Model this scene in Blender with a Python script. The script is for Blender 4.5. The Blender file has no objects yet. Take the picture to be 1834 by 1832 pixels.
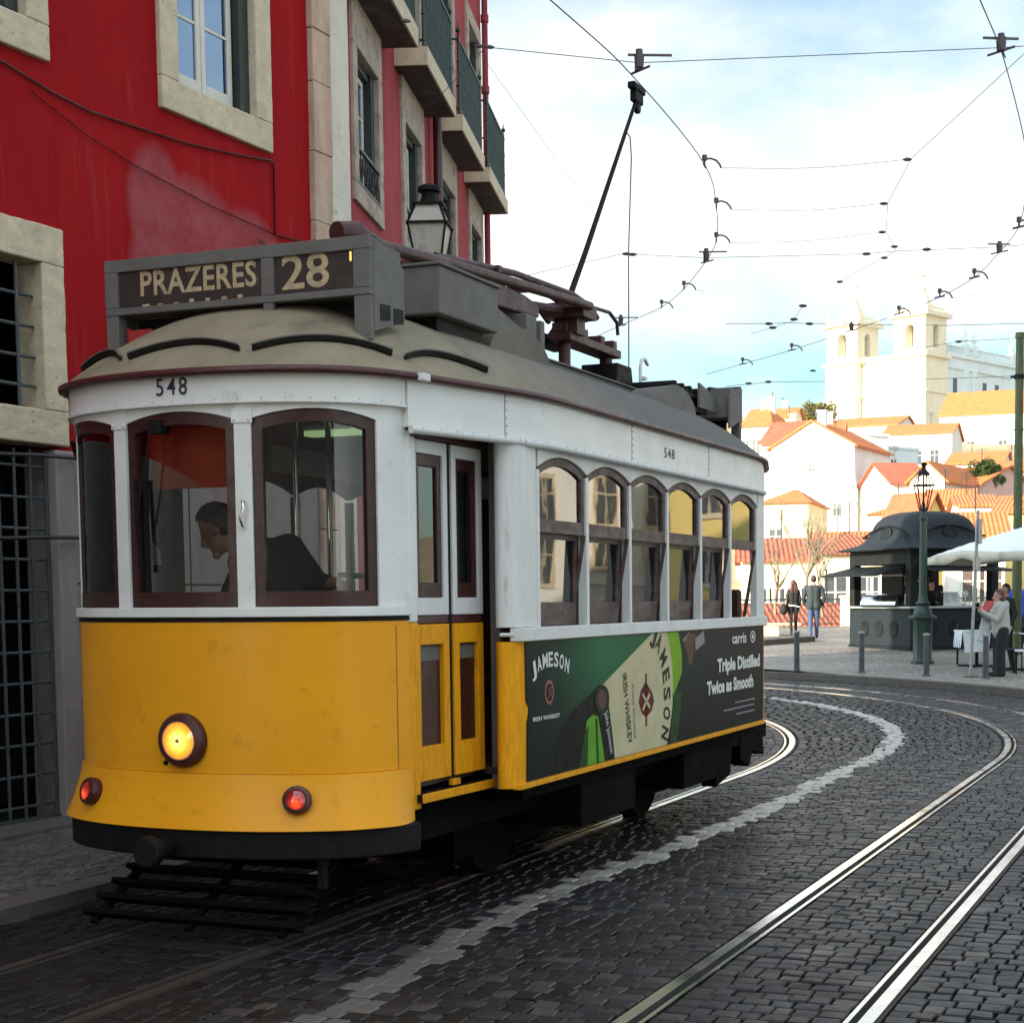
import bpy, bmesh, math, random
from mathutils import Vector as V, Matrix
R = math.radians
random.seed(28)
scene = bpy.context.scene
COL = scene.collection

# ------------------------------------------------------------------ camera
F_PX, CX, CY, PITCH, ROLL, CAM_H = 2850.08, 1102.61, 1292.27, -.0774, -.0077, 1.6209
_cp, _sp, _cr, _sr = math.cos(PITCH), math.sin(PITCH), math.cos(ROLL), math.sin(ROLL)
FW = V((0, _cp, _sp)); _u = V((0, -_sp, _cp)); _r = V((1, 0, 0))
RT = _r * _cr + _u * _sr; UP = _u * _cr - _r * _sr
CAM = V((0, 0, CAM_H))
cam_data = bpy.data.cameras.new('camera')
cam = bpy.data.objects.new('camera', cam_data); COL.objects.link(cam)
cam.matrix_world = Matrix(((RT.x, UP.x, -FW.x, CAM.x), (RT.y, UP.y, -FW.y, CAM.y), (RT.z, UP.z, -FW.z, CAM.z), (0, 0, 0, 1)))
cam_data.sensor_fit = 'HORIZONTAL'; cam_data.sensor_width = 36
cam_data.lens = F_PX / 1834 * 36
cam_data.shift_x = (917 - CX) / 1834; cam_data.shift_y = (CY - 916) / 1834
cam_data.clip_start = .05; cam_data.clip_end = 6000
scene.camera = cam
def ray(x, y): return FW + RT * ((x - CX) / F_PX) - UP * ((y - CY) / F_PX)
def at(x, y, Y):
    d = ray(x, y); return CAM + d * (Y / d.y)
def gnd(x, y, z=0.):
    d = ray(x, y); return CAM + d * ((z - CAM_H) / d.z)

# ------------------------------------------------------------------ sky, sun, exposure
SUN_EL, SUN_DIR = 17, (-.80, -.60)
SUN_ROT = math.atan2(SUN_DIR[0], SUN_DIR[1])
world = bpy.data.worlds.new('World'); scene.world = world; world.use_nodes = True
wt = world.node_tree; wt.nodes.clear()
wo = wt.nodes.new('ShaderNodeOutputWorld'); bg = wt.nodes.new('ShaderNodeBackground')
sky = wt.nodes.new('ShaderNodeTexSky'); sky.sky_type = 'NISHITA'; sky.sun_disc = False
sky.sun_elevation = R(SUN_EL); sky.sun_rotation = SUN_ROT; sky.altitude = 50
sky.air_density = 1.0; sky.dust_density = 1.2; sky.ozone_density = 1.0
tc = wt.nodes.new('ShaderNodeTexCoord'); mp = wt.nodes.new('ShaderNodeMapping'); mp.inputs['Scale'].default_value = (1, 1, 2.2)
mp.inputs['Location'].default_value = (3.1, .4, .2)
nz = wt.nodes.new('ShaderNodeTexNoise'); nz.inputs['Scale'].default_value = 2.6; nz.inputs['Detail'].default_value = 7; nz.inputs['Roughness'].default_value = .56
rp = wt.nodes.new('ShaderNodeValToRGB'); rp.color_ramp.elements[0].position = .38; rp.color_ramp.elements[1].position = .62; rp.color_ramp.elements[0].color = (.10, .10, .10, 1)
mx = wt.nodes.new('ShaderNodeMix'); mx.data_type = 'RGBA'
CLOUD = (3.6, 3.68, 3.68, 1)
mx.inputs['B'].default_value = CLOUD
wt.links.new(tc.outputs['Generated'], mp.inputs['Vector']); wt.links.new(mp.outputs[0], nz.inputs['Vector'])
wt.links.new(nz.outputs['Fac'], rp.inputs['Fac']); wt.links.new(rp.outputs['Color'], mx.inputs['Factor'])
ml = wt.nodes.new('ShaderNodeMix'); ml.data_type = 'RGBA'; ml.blend_type = 'MULTIPLY'; ml.inputs['Factor'].default_value = 1; ml.inputs['B'].default_value = (.40, .61, .64, 1)
wt.links.new(sky.outputs[0], ml.inputs['A']); wt.links.new(ml.outputs['Result'], mx.inputs['A']); dt_ = wt.nodes.new('ShaderNodeVectorMath'); dt_.operation = 'DOT_PRODUCT'; dt_.inputs[1].default_value = (SUN_DIR[0], SUN_DIR[1], .25)
mr_ = wt.nodes.new('ShaderNodeMapRange'); mr_.inputs['From Min'].default_value = -.35; mr_.inputs['From Max'].default_value = .85; mr_.inputs['To Min'].default_value = 1; mr_.inputs['To Max'].default_value = 2.5
sc_ = wt.nodes.new('ShaderNodeVectorMath'); sc_.operation = 'SCALE'          # the half of the sky round the sun is the brighter one
wt.links.new(tc.outputs['Generated'], dt_.inputs[0]); wt.links.new(dt_.outputs['Value'], mr_.inputs['Value'])
wt.links.new(mx.outputs['Result'], sc_.inputs[0]); wt.links.new(mr_.outputs[0], sc_.inputs['Scale']); wt.links.new(sc_.outputs[0], bg.inputs['Color'])
bg.inputs['Strength'].default_value = .12
wt.links.new(bg.outputs[0], wo.inputs['Surface'])
sun_d = bpy.data.lights.new('sun', 'SUN'); sun_d.energy = 5.0; sun_d.angle = R(.5); sun_d.color = (1, .83, .62)
sun = bpy.data.objects.new('sun', sun_d); COL.objects.link(sun)
_sd = V((SUN_DIR[0] * math.cos(R(SUN_EL)), SUN_DIR[1] * math.cos(R(SUN_EL)), math.sin(R(SUN_EL))))
sun.rotation_euler = (-_sd).to_track_quat('-Z', 'Y').to_euler(); sun.location = (-30, -30, 40)
scene.view_settings.view_transform = 'Standard'; scene.view_settings.look = 'None'
scene.view_settings.exposure = 1.56; scene.view_settings.gamma = 1

# ------------------------------------------------------------------ tree of things
def link(o, parent=None):
    COL.objects.link(o)
    if parent is not None: o.parent = parent
    return o
def tag(o, label=None, cat=None, group=None, kind=None):
    for k, v in (('label', label), ('category', cat), ('group', group), ('kind', kind)):
        if v: o[k] = v
    return o
def thing(name, label, cat, loc=(0, 0, 0), rz=0, group=None):
    o = bpy.data.objects.new(name, None); o.empty_display_size = .3
    o.location = loc; o.rotation_euler = (0, 0, rz); COL.objects.link(o)
    return tag(o, label, cat, group)
def kids(o): return [c for c in bpy.data.objects if c.parent == o]
def dup(o, parent=None, label=None, loc=None, rz=None):
    c = o.copy(); COL.objects.link(c)
    if parent is not None: c.parent = parent
    if label: c['label'] = label
    if loc is not None: c.location = loc
    if rz is not None: c.rotation_euler = (0, 0, rz)
    for ch in kids(o): dup(ch, c)
    return c

# ------------------------------------------------------------------ mesh builder
class MB:
    def __init__(s): s.v = []; s.f = []; s.mi = []; s.M = None; s.cur = 0
    def add(s, pts, faces):
        n = len(s.v)
        for p in pts:
            p = V(p)
            s.v.append(s.M @ p if s.M is not None else p)
        for f in faces: s.f.append([n + i for i in f]); s.mi.append(s.cur)
        return s
    def box(s, x0, x1, y0, y1, z0, z1):
        return s.add([(x0,y0,z0),(x1,y0,z0),(x1,y1,z0),(x0,y1,z0),(x0,y0,z1),(x1,y0,z1),(x1,y1,z1),(x0,y1,z1)],
                     [(3,2,1,0),(4,5,6,7),(0,1,5,4),(1,2,6,5),(2,3,7,6),(3,0,4,7)])
    def bar(s, p, q, w, h=None, up=(0, 0, 1)):
        p, q = V(p), V(q); h = h or w; d = (q - p).normalized(); u = V(up)
        if abs(d.dot(u)) > .97: u = V((1, 0, 0))
        a = d.cross(u).normalized() * w / 2; b = d.cross(a).normalized() * h / 2
        return s.add([p-a-b, p+a-b, p+a+b, p-a+b, q-a-b, q+a-b, q+a+b, q-a+b],
                     [(3,2,1,0),(4,5,6,7),(0,1,5,4),(1,2,6,5),(2,3,7,6),(3,0,4,7)])
    def poly(s, pts): return s.add(pts, [tuple(range(len(pts)))])
    def prism(s, base, off):
        n = len(base); off = V(off); b = [V(p) for p in base]
        return s.add(b + [p + off for p in b], [tuple(range(n))[::-1], tuple(range(n, 2*n))] + [(i, (i+1) % n, n+(i+1) % n, n+i) for i in range(n)])
    def tube(s, pts, r, n=8, closed=False, caps=True):
        pts = [V(p) for p in pts]; m = len(pts); rings = []; prev = None
        for i, p in enumerate(pts):
            if closed: d = pts[(i+1) % m] - pts[i-1]
            else: d = pts[min(i+1, m-1)] - pts[max(i-1, 0)]
            d.normalize()
            if prev is None: a = d.orthogonal().normalized()
            else:
                a = prev - d * prev.dot(d)
                a = a.normalized() if a.length > 1e-6 else d.orthogonal().normalized()
            prev = a; b = d.cross(a); rr = r[i] if isinstance(r, (list, tuple)) else r
            rings.append([p + (a * math.cos(2*math.pi*k/n) + b * math.sin(2*math.pi*k/n)) * rr for k in range(n)])
        vs = [q for g in rings for q in g]; fs = []
        for i in range(m if closed else m-1):
            j = (i+1) % m
            fs += [(i*n+k, i*n+(k+1) % n, j*n+(k+1) % n, j*n+k) for k in range(n)]
        if caps and not closed: fs += [tuple(range(n))[::-1], tuple(range((m-1)*n, m*n))]
        return s.add(vs, fs)
    def cyl(s, p, q, r0, r1=None, n=16): return s.tube([p, q], [r0, r0 if r1 is None else r1], n)
    def lathe(s, prof, c=(0, 0, 0), n=20, sx=1, sy=1, ph=0, cap=True):
        c = V(c); vs = []; fs = []
        for r, z in prof:
            for k in range(n):
                a = 2*math.pi*k/n + ph; vs.append(c + V((r*math.cos(a)*sx, r*math.sin(a)*sy, z)))
        for i in range(len(prof)-1):
            fs += [(i*n+k, i*n+(k+1) % n, (i+1)*n+(k+1) % n, (i+1)*n+k) for k in range(n)]
        if cap: fs += [tuple(range(n))[::-1], tuple(range((len(prof)-1)*n, len(prof)*n))]
        return s.add(vs, fs)
    def grid(s, fn, nu, nv):
        vs = [fn(i/nu, j/nv) for j in range(nv+1) for i in range(nu+1)]; w = nu+1
        return s.add(vs, [(j*w+i, j*w+i+1, (j+1)*w+i+1, (j+1)*w+i) for j in range(nv) for i in range(nu)])
    def shell(s, fn, nu, nv, th):
        """closed slab: fn(u,v) -> (point, outward normal)"""
        A = [[fn(i/nu, j/nv) for i in range(nu+1)] for j in range(nv+1)]; w = nu+1; N = w*(nv+1)
        vs = [V(p) for row in A for p, n in row] + [V(p) - V(n)*th for row in A for p, n in row]
        q = [(j*w+i, j*w+i+1, (j+1)*w+i+1, (j+1)*w+i) for j in range(nv) for i in range(nu)]
        fs = q + [tuple(N+k for k in f[::-1]) for f in q]
        for i in range(nu): fs += [(i+1, i, N+i, N+i+1), (nv*w+i, nv*w+i+1, N+nv*w+i+1, N+nv*w+i)]
        for j in range(nv): fs += [(j*w, (j+1)*w, N+(j+1)*w, N+j*w), ((j+1)*w+nu, j*w+nu, N+j*w+nu, N+(j+1)*w+nu)]
        return s.add(vs, fs)
    def ball(s, c, r, nu=16, nv=10, sz=1, sx=1, sy=1):
        c = V(c); n = nu
        return s.lathe([(r*max(.002, math.sin(math.pi*j/nv)), -r*math.cos(math.pi*j/nv)*sz) for j in range(nv+1)], c, n, sx, sy)
    def mesh(s, name, mats, smooth=None):
        me = bpy.data.meshes.new(name); me.from_pydata([tuple(p) for p in s.v], [], s.f)
        ms = mats if isinstance(mats, (list, tuple)) else [mats]
        for m in ms: me.materials.append(m)
        if len(ms) > 1: me.polygons.foreach_set('material_index', s.mi)
        bm = bmesh.new(); bm.from_mesh(me); bmesh.ops.recalc_face_normals(bm, faces=bm.faces); bm.to_mesh(me); bm.free()
        if smooth is not None:
            me.polygons.foreach_set('use_smooth', [True]*len(me.polygons))
            me.set_sharp_from_angle(angle=R(smooth))
        me.update(); return me
    def build(s, name, mats, parent=None, smooth=None, bevel=0, seg=2):
        o = bpy.data.objects.new(name, s.mesh(name, mats, smooth)); link(o, parent)
        if bevel:
            b = o.modifiers.new('Bevel', 'BEVEL'); b.width = bevel; b.segments = seg; b.limit_method = 'ANGLE'; b.angle_limit = R(35)
        return o
def top(mb, name, mats, label, cat, group=None, kind=None, **k):
    return tag(mb.build(name, mats, None, **k), label, cat, group, kind)

_tc = {}
def text_geo(body, bold=0., space=1.):
    """vertices/faces of a line of lettering, 1 unit tall capitals roughly .7"""
    key = (body, bold, space)
    if key in _tc: return _tc[key]
    cu = bpy.data.curves.new('lettering', 'FONT'); cu.body = body; cu.size = 1; cu.offset = bold; cu.space_character = space; cu.resolution_u = 3
    o = bpy.data.objects.new('lettering', cu); COL.objects.link(o)
    bpy.context.view_layer.update()
    me = bpy.data.meshes.new_from_object(o.evaluated_get(bpy.context.evaluated_depsgraph_get()))
    vs = [v.co.copy() for v in me.vertices]; fs = [tuple(p.vertices) for p in me.polygons]
    bpy.data.objects.remove(o); bpy.data.curves.remove(cu); bpy.data.meshes.remove(me)
    _tc[key] = (vs, fs); return vs, fs
def put_text(mb, body, fn, h, bold=.01, space=1., w=None, center=False):
    """fn(a,b) maps text metres to a point; h = capital height; w squeezes to a given width"""
    vs, fs = text_geo(body, bold, space)
    x0 = min(v.x for v in vs); x1 = max(v.x for v in vs); k = h/.70; kx = w/(x1-x0) if w else k
    c = (x1+x0)/2 if center else x0
    mb.add([fn((v.x-c)*kx, v.y*k) for v in vs], fs)
def bake(o):
    """evaluated copy of an object's mesh with its modifiers applied"""
    bpy.context.view_layer.update()
    me = bpy.data.meshes.new_from_object(o.evaluated_get(bpy.context.evaluated_depsgraph_get()))
    o.modifiers.clear(); old = o.data; o.data = me; bpy.data.meshes.remove(old); return o
# ------------------------------------------------------------------ materials
def nmat(name):
    m = bpy.data.materials.new(name); m.use_nodes = True; t = m.node_tree; t.nodes.clear()
    o = t.nodes.new('ShaderNodeOutputMaterial'); p = t.nodes.new('ShaderNodeBsdfPrincipled'); t.links.new(p.outputs[0], o.inputs['Surface'])
    return m, t, p
def N(t, typ, **k):
    n = t.nodes.new(typ)
    for a, b in k.items():
        if a in n.inputs: n.inputs[a].default_value = b
        else: setattr(n, a, b)
    return n
def noise(t, scale, detail=4, rough=.55, stretch=None, space='Object'):
    c = N(t, 'ShaderNodeTexCoord'); n = N(t, 'ShaderNodeTexNoise'); n.inputs['Scale'].default_value = scale; n.inputs['Detail'].default_value = detail; n.inputs['Roughness'].default_value = rough
    if stretch:
        mp = N(t, 'ShaderNodeMapping'); mp.inputs['Scale'].default_value = stretch
        t.links.new(c.outputs[space], mp.inputs['Vector']); t.links.new(mp.outputs[0], n.inputs['Vector'])
    else: t.links.new(c.outputs[space], n.inputs['Vector'])
    return n.outputs['Fac']
def ramp(t, fac, stops):
    r = N(t, 'ShaderNodeValToRGB'); e = r.color_ramp.elements
    while len(e) < len(stops): e.new(.5)
    for i, (p, c) in enumerate(stops):
        e[i].position = p; e[i].color = (*c, 1) if len(c) == 3 else c
    t.links.new(fac, r.inputs['Fac']); return r.outputs['Color']
def mixc(t, fac, a, b, mode='MIX'):
    m = N(t, 'ShaderNodeMix', data_type='RGBA', blend_type=mode)
    for s, x in (('Factor', fac), ('A', a), ('B', b)):
        if hasattr(x, 'links') or hasattr(x, 'is_linked'): t.links.new(x, m.inputs[s])
        else: m.inputs[s].default_value = x if s == 'Factor' else ((*x, 1) if len(x) == 3 else x)
    return m.outputs['Result']
def bump(t, p, fac, strength, dist=.01):
    b = N(t, 'ShaderNodeBump'); b.inputs['Strength'].default_value = strength; b.inputs['Distance'].default_value = dist
    t.links.new(fac, b.inputs['Height']); t.links.new(b.outputs[0], p.inputs['Normal'])
G = lambda v: (v, v, v)
def mat(name, col, rough=.6, metal=0., var=.18, scale=6, bmp=0., bscale=60, grime=None, gscale=3, gpos=(.55, .75), stretch=None, spec=.5, coat=0.):
    m, t, p = nmat(name)
    f = noise(t, scale, 5, .6, stretch)
    c = ramp(t, f, [(.3, tuple(x*(1-var) for x in col)), (.7, tuple(min(1, x*(1+var)) for x in col))])
    if grime:
        g = ramp(t, noise(t, gscale, 8, .68, stretch), [(gpos[0], G(0)), (gpos[1], G(1))]); c = mixc(t, g, c, grime)
    t.links.new(c, p.inputs['Base Color'])
    rr = ramp(t, noise(t, scale*2.3, 4), [(.3, G(max(0, rough-.1))), (.7, G(min(1, rough+.1)))]); t.links.new(rr, p.inputs['Roughness'])
    p.inputs['Metallic'].default_value = metal; p.inputs['Specular IOR Level'].default_value = spec
    if coat: p.inputs['Coat Weight'].default_value = coat; p.inputs['Coat Roughness'].default_value = .15
    if bmp: bump(t, p, noise(t, bscale, 5, .6), bmp)
    return m
def emit(name, col, s, base=(.02, .02, .02)):
    m, t, p = nmat(name); p.inputs['Base Color'].default_value = (*base, 1); p.inputs['Emission Color'].default_value = (*col, 1); p.inputs['Emission Strength'].default_value = s
    return m
def glass(name, tint=(.8, .85, .84), refl=1., rough=.02, gcol=(1, 1, 1)):
    m = bpy.data.materials.new(name); m.use_nodes = True; t = m.node_tree; t.nodes.clear()
    o = N(t, 'ShaderNodeOutputMaterial'); tr = N(t, 'ShaderNodeBsdfTransparent'); tr.inputs[0].default_value = (*tint, 1)
    gl = N(t, 'ShaderNodeBsdfGlossy'); gl.inputs['Roughness'].default_value = rough; gl.inputs['Color'].default_value = (*gcol, 1)
    fr = N(t, 'ShaderNodeFresnel'); fr.inputs['IOR'].default_value = 1.45 * refl
    b = N(t, 'ShaderNodeBump'); b.inputs['Strength'].default_value = .02; b.inputs['Distance'].default_value = .02
    t.links.new(noise(t, 3.0, 2), b.inputs['Height']); t.links.new(b.outputs[0], gl.inputs['Normal'])
    mx = N(t, 'ShaderNodeMixShader'); t.links.new(fr.outputs[0], mx.inputs[0]); t.links.new(tr.outputs[0], mx.inputs[1]); t.links.new(gl.outputs[0], mx.inputs[2])
    t.links.new(mx.outputs[0], o.inputs['Surface']); return m

m_yel = mat('yellow_paint', (.74, .315, .006), .40, var=.06, scale=2.2, bmp=.22, bscale=3.2, grime=(.50, .20, .008), gscale=9, gpos=(.58, .80), spec=.30)
m_yel2 = mat('yellow_paint_worn', (.71, .305, .007), .5, var=.14, scale=7, grime=(.2, .08, .012), gscale=6, gpos=(.55, .8), stretch=(6, 6, 1), spec=.16)
m_white = mat('cream_paint', (.66, .67, .66), .5, var=.06, scale=4, grime=(.36, .33, .28), gscale=5, gpos=(.6, .85), bmp=.06, bscale=30)
m_white2 = mat('cream_paint_streaked', (.60, .61, .61), .5, var=.07, scale=5, grime=(.26, .22, .18), gscale=4, gpos=(.6, .8), stretch=(5, 5, .6), bmp=.06, bscale=30)
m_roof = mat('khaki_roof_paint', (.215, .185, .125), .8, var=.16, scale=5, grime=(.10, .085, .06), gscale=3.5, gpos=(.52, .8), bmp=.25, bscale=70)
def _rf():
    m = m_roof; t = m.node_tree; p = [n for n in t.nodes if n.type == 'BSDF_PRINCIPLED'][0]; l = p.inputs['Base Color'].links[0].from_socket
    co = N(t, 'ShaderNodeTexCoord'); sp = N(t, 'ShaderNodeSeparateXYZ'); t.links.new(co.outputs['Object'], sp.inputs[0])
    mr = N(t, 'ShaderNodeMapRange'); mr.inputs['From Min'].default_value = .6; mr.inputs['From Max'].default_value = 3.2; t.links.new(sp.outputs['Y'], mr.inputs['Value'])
    t.links.new(mixc(t, mr.outputs[0], l, (.085, .083, .078)), p.inputs['Base Color'])  # khaki front to grey rear: rear grime and the lit front in one gradient
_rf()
m_roofgrey = mat('grey_roof_paint', (.112, .107, .102), .7, var=.14, scale=6, grime=(.09, .085, .08), gscale=5, gpos=(.55, .8), bmp=.15, bscale=60)
m_maroon = mat('maroon_paint', (.055, .012, .012), .4, var=.3, scale=9, bmp=.1, bscale=30)
m_wood = mat('varnished_wood', (.034, .007, .006), .4, var=.35, scale=8, stretch=(1, 1, 8), bmp=.15, bscale=30)
m_woodold = mat('weathered_wood', (.075, .045, .038), .6, var=.3, scale=8, grime=(.14, .125, .125), gscale=3, gpos=(.45, .75), stretch=(2, 2, 5), bmp=.2, bscale=40)
m_black = mat('black_metal', (.006, .005, .005), .65, var=.4, scale=9, bmp=.15, bscale=40, spec=.2)
m_dark = mat('grimy_underframe', (.0035, .003, .0028), .95, var=.5, scale=5, bmp=.3, bscale=30, spec=.08)
m_rail = mat('polished_steel', (.80, .78, .75), .20, metal=1, var=.06, scale=2)
m_railside = mat('rusty_steel', (.035, .024, .018), .7, metal=.3, var=.4, scale=20, bmp=.3)
m_chrome = mat('chrome', (.75, .75, .74), .14, metal=1, var=.05)
m_redpole = mat('oxide_red_paint', (.045, .010, .010), .5, var=.35, scale=8, grime=(.03, .015, .015), gscale=6)
m_glass = glass('window_glass', (.62, .64, .66), 1.3)
m_glass2 = glass('windscreen_glass', (.84, .86, .85))
m_amber = emit('headlight_lens', (1, .40, .03), .42)
m_bulb = emit('headlight_bulb', (1, .72, .22), .95)
m_redlens = mat('red_lens', (.35, .02, .012), .15, var=.2, coat=.5)
m_redglow = emit('red_lamp_glow', (1, .10, .015), .38)
m_tube = emit('fluorescent_tube', (.62, .88, .42), .16, (.4, .4, .4))
m_glow = emit('sign_bulb_glow', (1, .60, .16), .5)
m_blind = mat('orange_blind', (.36, .055, .018), .8, var=.15)
m_ceil = mat('dark_ceiling', (.05, .042, .05), .6, var=.1)
m_inter = mat('interior_panelling', (.05, .028, .022), .5, var=.3, stretch=(1, 1, 6))
m_seat = mat('seat_leather', (.05, .016, .012), .5, var=.3)
m_roll = mat('sign_blind_cloth', (.022, .012, .012), .6, var=.3, scale=12, grime=(.07, .045, .035), gscale=9)
m_lett = mat('faded_lettering', (.40, .31, .19), .7, var=.3, scale=20, grime=(.16, .08, .05), gscale=25, gpos=(.55, .75))
m_navy = mat('navy_lettering', (.012, .012, .05), .6)
m_lightlett = mat('pale_lettering', (.62, .62, .60), .6, var=.1)
m_lime = mat('limestone', (.55, .47, .34), .85, var=.14, scale=7, grime=(.24, .18, .11), gscale=26, gpos=(.60, .68), bmp=.5, bscale=22)
m_limedark = mat('stained_limestone', (.40, .33, .27), .85, var=.2, scale=5, grime=(.16, .11, .08), gscale=6, gpos=(.52, .7), bmp=.5, bscale=22)
m_rosestone = mat('rosy_limestone', (.46, .32, .24), .85, var=.2, scale=4, grime=(.50, .42, .36), gscale=3, gpos=(.5, .75), stretch=(2, 2, .7), bmp=.4, bscale=20)
m_palewall = mat('pale_plaster', (.27, .24, .228), .85, var=.12, scale=4, grime=(.25, .21, .19), gscale=3, gpos=(.52, .8), stretch=(2, 2, .5), bmp=.3, bscale=30)
m_stainw = mat('white_quoin_paint', (.60, .56, .48), .8, var=.08, scale=4, grime=(.34, .30, .26), gscale=9, gpos=(.6, .72), bmp=.3, bscale=25)
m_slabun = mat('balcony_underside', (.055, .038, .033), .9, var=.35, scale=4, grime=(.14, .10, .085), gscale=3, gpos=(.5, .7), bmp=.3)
m_green = mat('dark_green_iron', (.012, .035, .025), .5, var=.3, scale=20)
m_greenwood = mat('dark_green_shutter', (.020, .030, .025), .55, var=.3, scale=12, grime=(.12, .13, .12), gscale=15, gpos=(.62, .7), stretch=(3, 3, .5))
m_winwhite = mat('window_white_paint', (.62, .60, .54), .55, var=.08, grime=(.36, .32, .26), gscale=20, gpos=(.6, .7))
m_iron = mat('wrought_iron', (.018, .019, .021), .5, var=.3, scale=30)
m_darkroom = mat('dark_interior', (.008, .008, .009), .9)
m_curtain = mat('sky_tinted_curtain', (.48, .66, 1.0), .9, var=.12, scale=20, stretch=(6, 1, .3))  # cloth tinted blue to carry the sky reflected in its pane
m_pane = glass('house_pane', (.72, .82, .97), 2.9, .02, (.50, .72, 1.))  # blue tint puts the reflected sky's colour into the glass
m_ironbar = mat('bluegrey_iron_bar', (.055, .07, .078), .5, var=.3, scale=20)
m_granite = mat('kerb_granite', (.085, .075, .065), .8, var=.2, scale=9, grime=(.09, .08, .07), gscale=4, bmp=.3, bscale=40)
m_frosted = mat('frosted_lantern_glass', (.42, .40, .34), .5, var=.12, scale=4, grime=(.20, .17, .12), gscale=4)
m_kiosk = mat('slate_blue_paint', (.009, .014, .0195), .6, var=.2, scale=5, bmp=.1, bscale=20, spec=.25)
m_kioskd = mat('dark_kiosk_trim', (.007, .009, .011), .6, var=.25, spec=.2)
m_steel = mat('galvanised_steel', (.30, .31, .31), .5, metal=.5, var=.15, scale=12)
m_canvas = mat('white_canvas', (.66, .70, .74), .85, var=.06)
m_bolls = mat('bollard_iron', (.05, .055, .065), .5, var=.2)
m_greenpole = mat('mossy_green_paint', (.04, .055, .018), .6, var=.3, scale=5, grime=(.17, .13, .06), gscale=4, stretch=(3, 3, .6))
m_paper = mat('paper', (.62, .64, .64), .8, var=.05)
m_skin = mat('skin', (.42, .22, .155), .55, var=.08, scale=20)
m_skind = mat('skin_shaded', (.36, .17, .12), .55, var=.08, scale=20)
m_hair = mat('dark_hair', (.022, .013, .009), .5, var=.4, scale=40)
m_hairr = mat('reddish_brown_hair', (.055, .018, .012), .5, var=.4, scale=40)
m_navycl = mat('navy_cloth', (.014, .016, .028), .85, var=.2, scale=30)
m_blackcl = mat('black_cloth', (.009, .009, .011), .85, var=.3, scale=30)
m_jean = mat('blue_denim', (.035, .065, .14), .85, var=.2, scale=30)
m_greycl = mat('light_grey_knit', (.34, .335, .31), .9, var=.1, scale=40)
m_teal = mat('dark_teal_jacket', (.016, .027, .033), .8, var=.2)
m_bluecl = mat('bright_blue_cloth', (.02, .06, .42), .8, var=.1)
m_redcl = mat('red_cloth', (.32, .02, .02), .7, var=.1)
m_branch = mat('bare_bark', (.17, .145, .10), .9, var=.2, scale=20)
m_tyre = mat('rope', (.10, .10, .09), .8)
m_wire = mat('overhead_wire', (.085, .085, .095), .5, var=.2)

def red_wall():
    m, t, p = nmat('red_plaster')
    c = ramp(t, noise(t, 1.1, 6, .6, (1, 1, .5)), [(.3, (.25, .0065, .010)), (.72, (.35, .011, .014))])
    st = ramp(t, noise(t, 2.2, 7, .65, (3, 3, .35)), [(.56, G(0)), (.8, G(.5))]); c = mixc(t, st, c, (.33, .07, .07))
    s2 = ramp(t, noise(t, 1.7, 8, .7, (4, 4, .22)), [(.54, G(0)), (.72, G(.6))]); c = mixc(t, s2, c, (.17, .004, .006))
    # a repainted pinkish patch with its own outline, and a thin dark run-off line
    co = N(t, 'ShaderNodeTexCoord'); tot = None
    wob = N(t, 'ShaderNodeTexNoise'); wob.inputs['Scale'].default_value = 1.6; wob.inputs['Detail'].default_value = 9; wob.inputs['Roughness'].default_value = .62
    t.links.new(co.outputs['Object'], wob.inputs['Vector'])
    ad = N(t, 'ShaderNodeMix', data_type='VECTOR'); ad.inputs[0].default_value = .13
    t.links.new(co.outputs['Object'], ad.inputs['A']); t.links.new(wob.outputs['Color'], ad.inputs['B'])
    for (x, z, sx, sz) in ((1.55, 4.62, .30, .42), (2.05, 4.45, .52, .45), (2.75, 4.45, .42, .36), (1.7, 4.1, .42, .5), (2.5, 4.0, .9, .5)):
        mp = N(t, 'ShaderNodeMapping'); mp.inputs['Scale'].default_value = (1/sx, 0, 1/sz)
        mp.inputs['Location'].default_value = (-(x*.87+.065)/sx, 0, -(z*.87+.065)/sz)
        t.links.new(ad.outputs[1], mp.inputs['Vector'])
        ln = N(t, 'ShaderNodeVectorMath', operation='LENGTH'); t.links.new(mp.outputs[0], ln.inputs[0])
        mr = N(t, 'ShaderNodeMapRange'); mr.inputs['From Min'].default_value = 1.04; mr.inputs['From Max'].default_value = .80
        t.links.new(ln.outputs['Value'], mr.inputs['Value'])
        if tot is None: tot = mr.outputs[0]
        else:
            q = N(t, 'ShaderNodeMath', operation='MAXIMUM'); t.links.new(tot, q.inputs[0]); t.links.new(mr.outputs[0], q.inputs[1]); tot = q.outputs[0]
    k = N(t, 'ShaderNodeMath', operation='MULTIPLY'); k.inputs[1].default_value = .68; t.links.new(tot, k.inputs[0])
    blot = ramp(t, noise(t, 4, 6, .7), [(.35, (.25, .055, .065)), (.7, (.36, .12, .13))])
    c = mixc(t, k.outputs[0], c, blot)
    t.links.new(c, p.inputs['Base Color']); p.inputs['Roughness'].default_value = .85; p.inputs['Specular IOR Level'].default_value = .08
    bump(t, p, noise(t, 45, 6, .65), .35, .006); return m
m_red = red_wall()
m_pink = mat('pink_red_plaster', (.34, .060, .070), .85, spec=.1, var=.12, scale=2.5, grime=(.25, .035, .045), gscale=1.5, gpos=(.5, .8), stretch=(2, 2, .5), bmp=.3, bscale=40)
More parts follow.
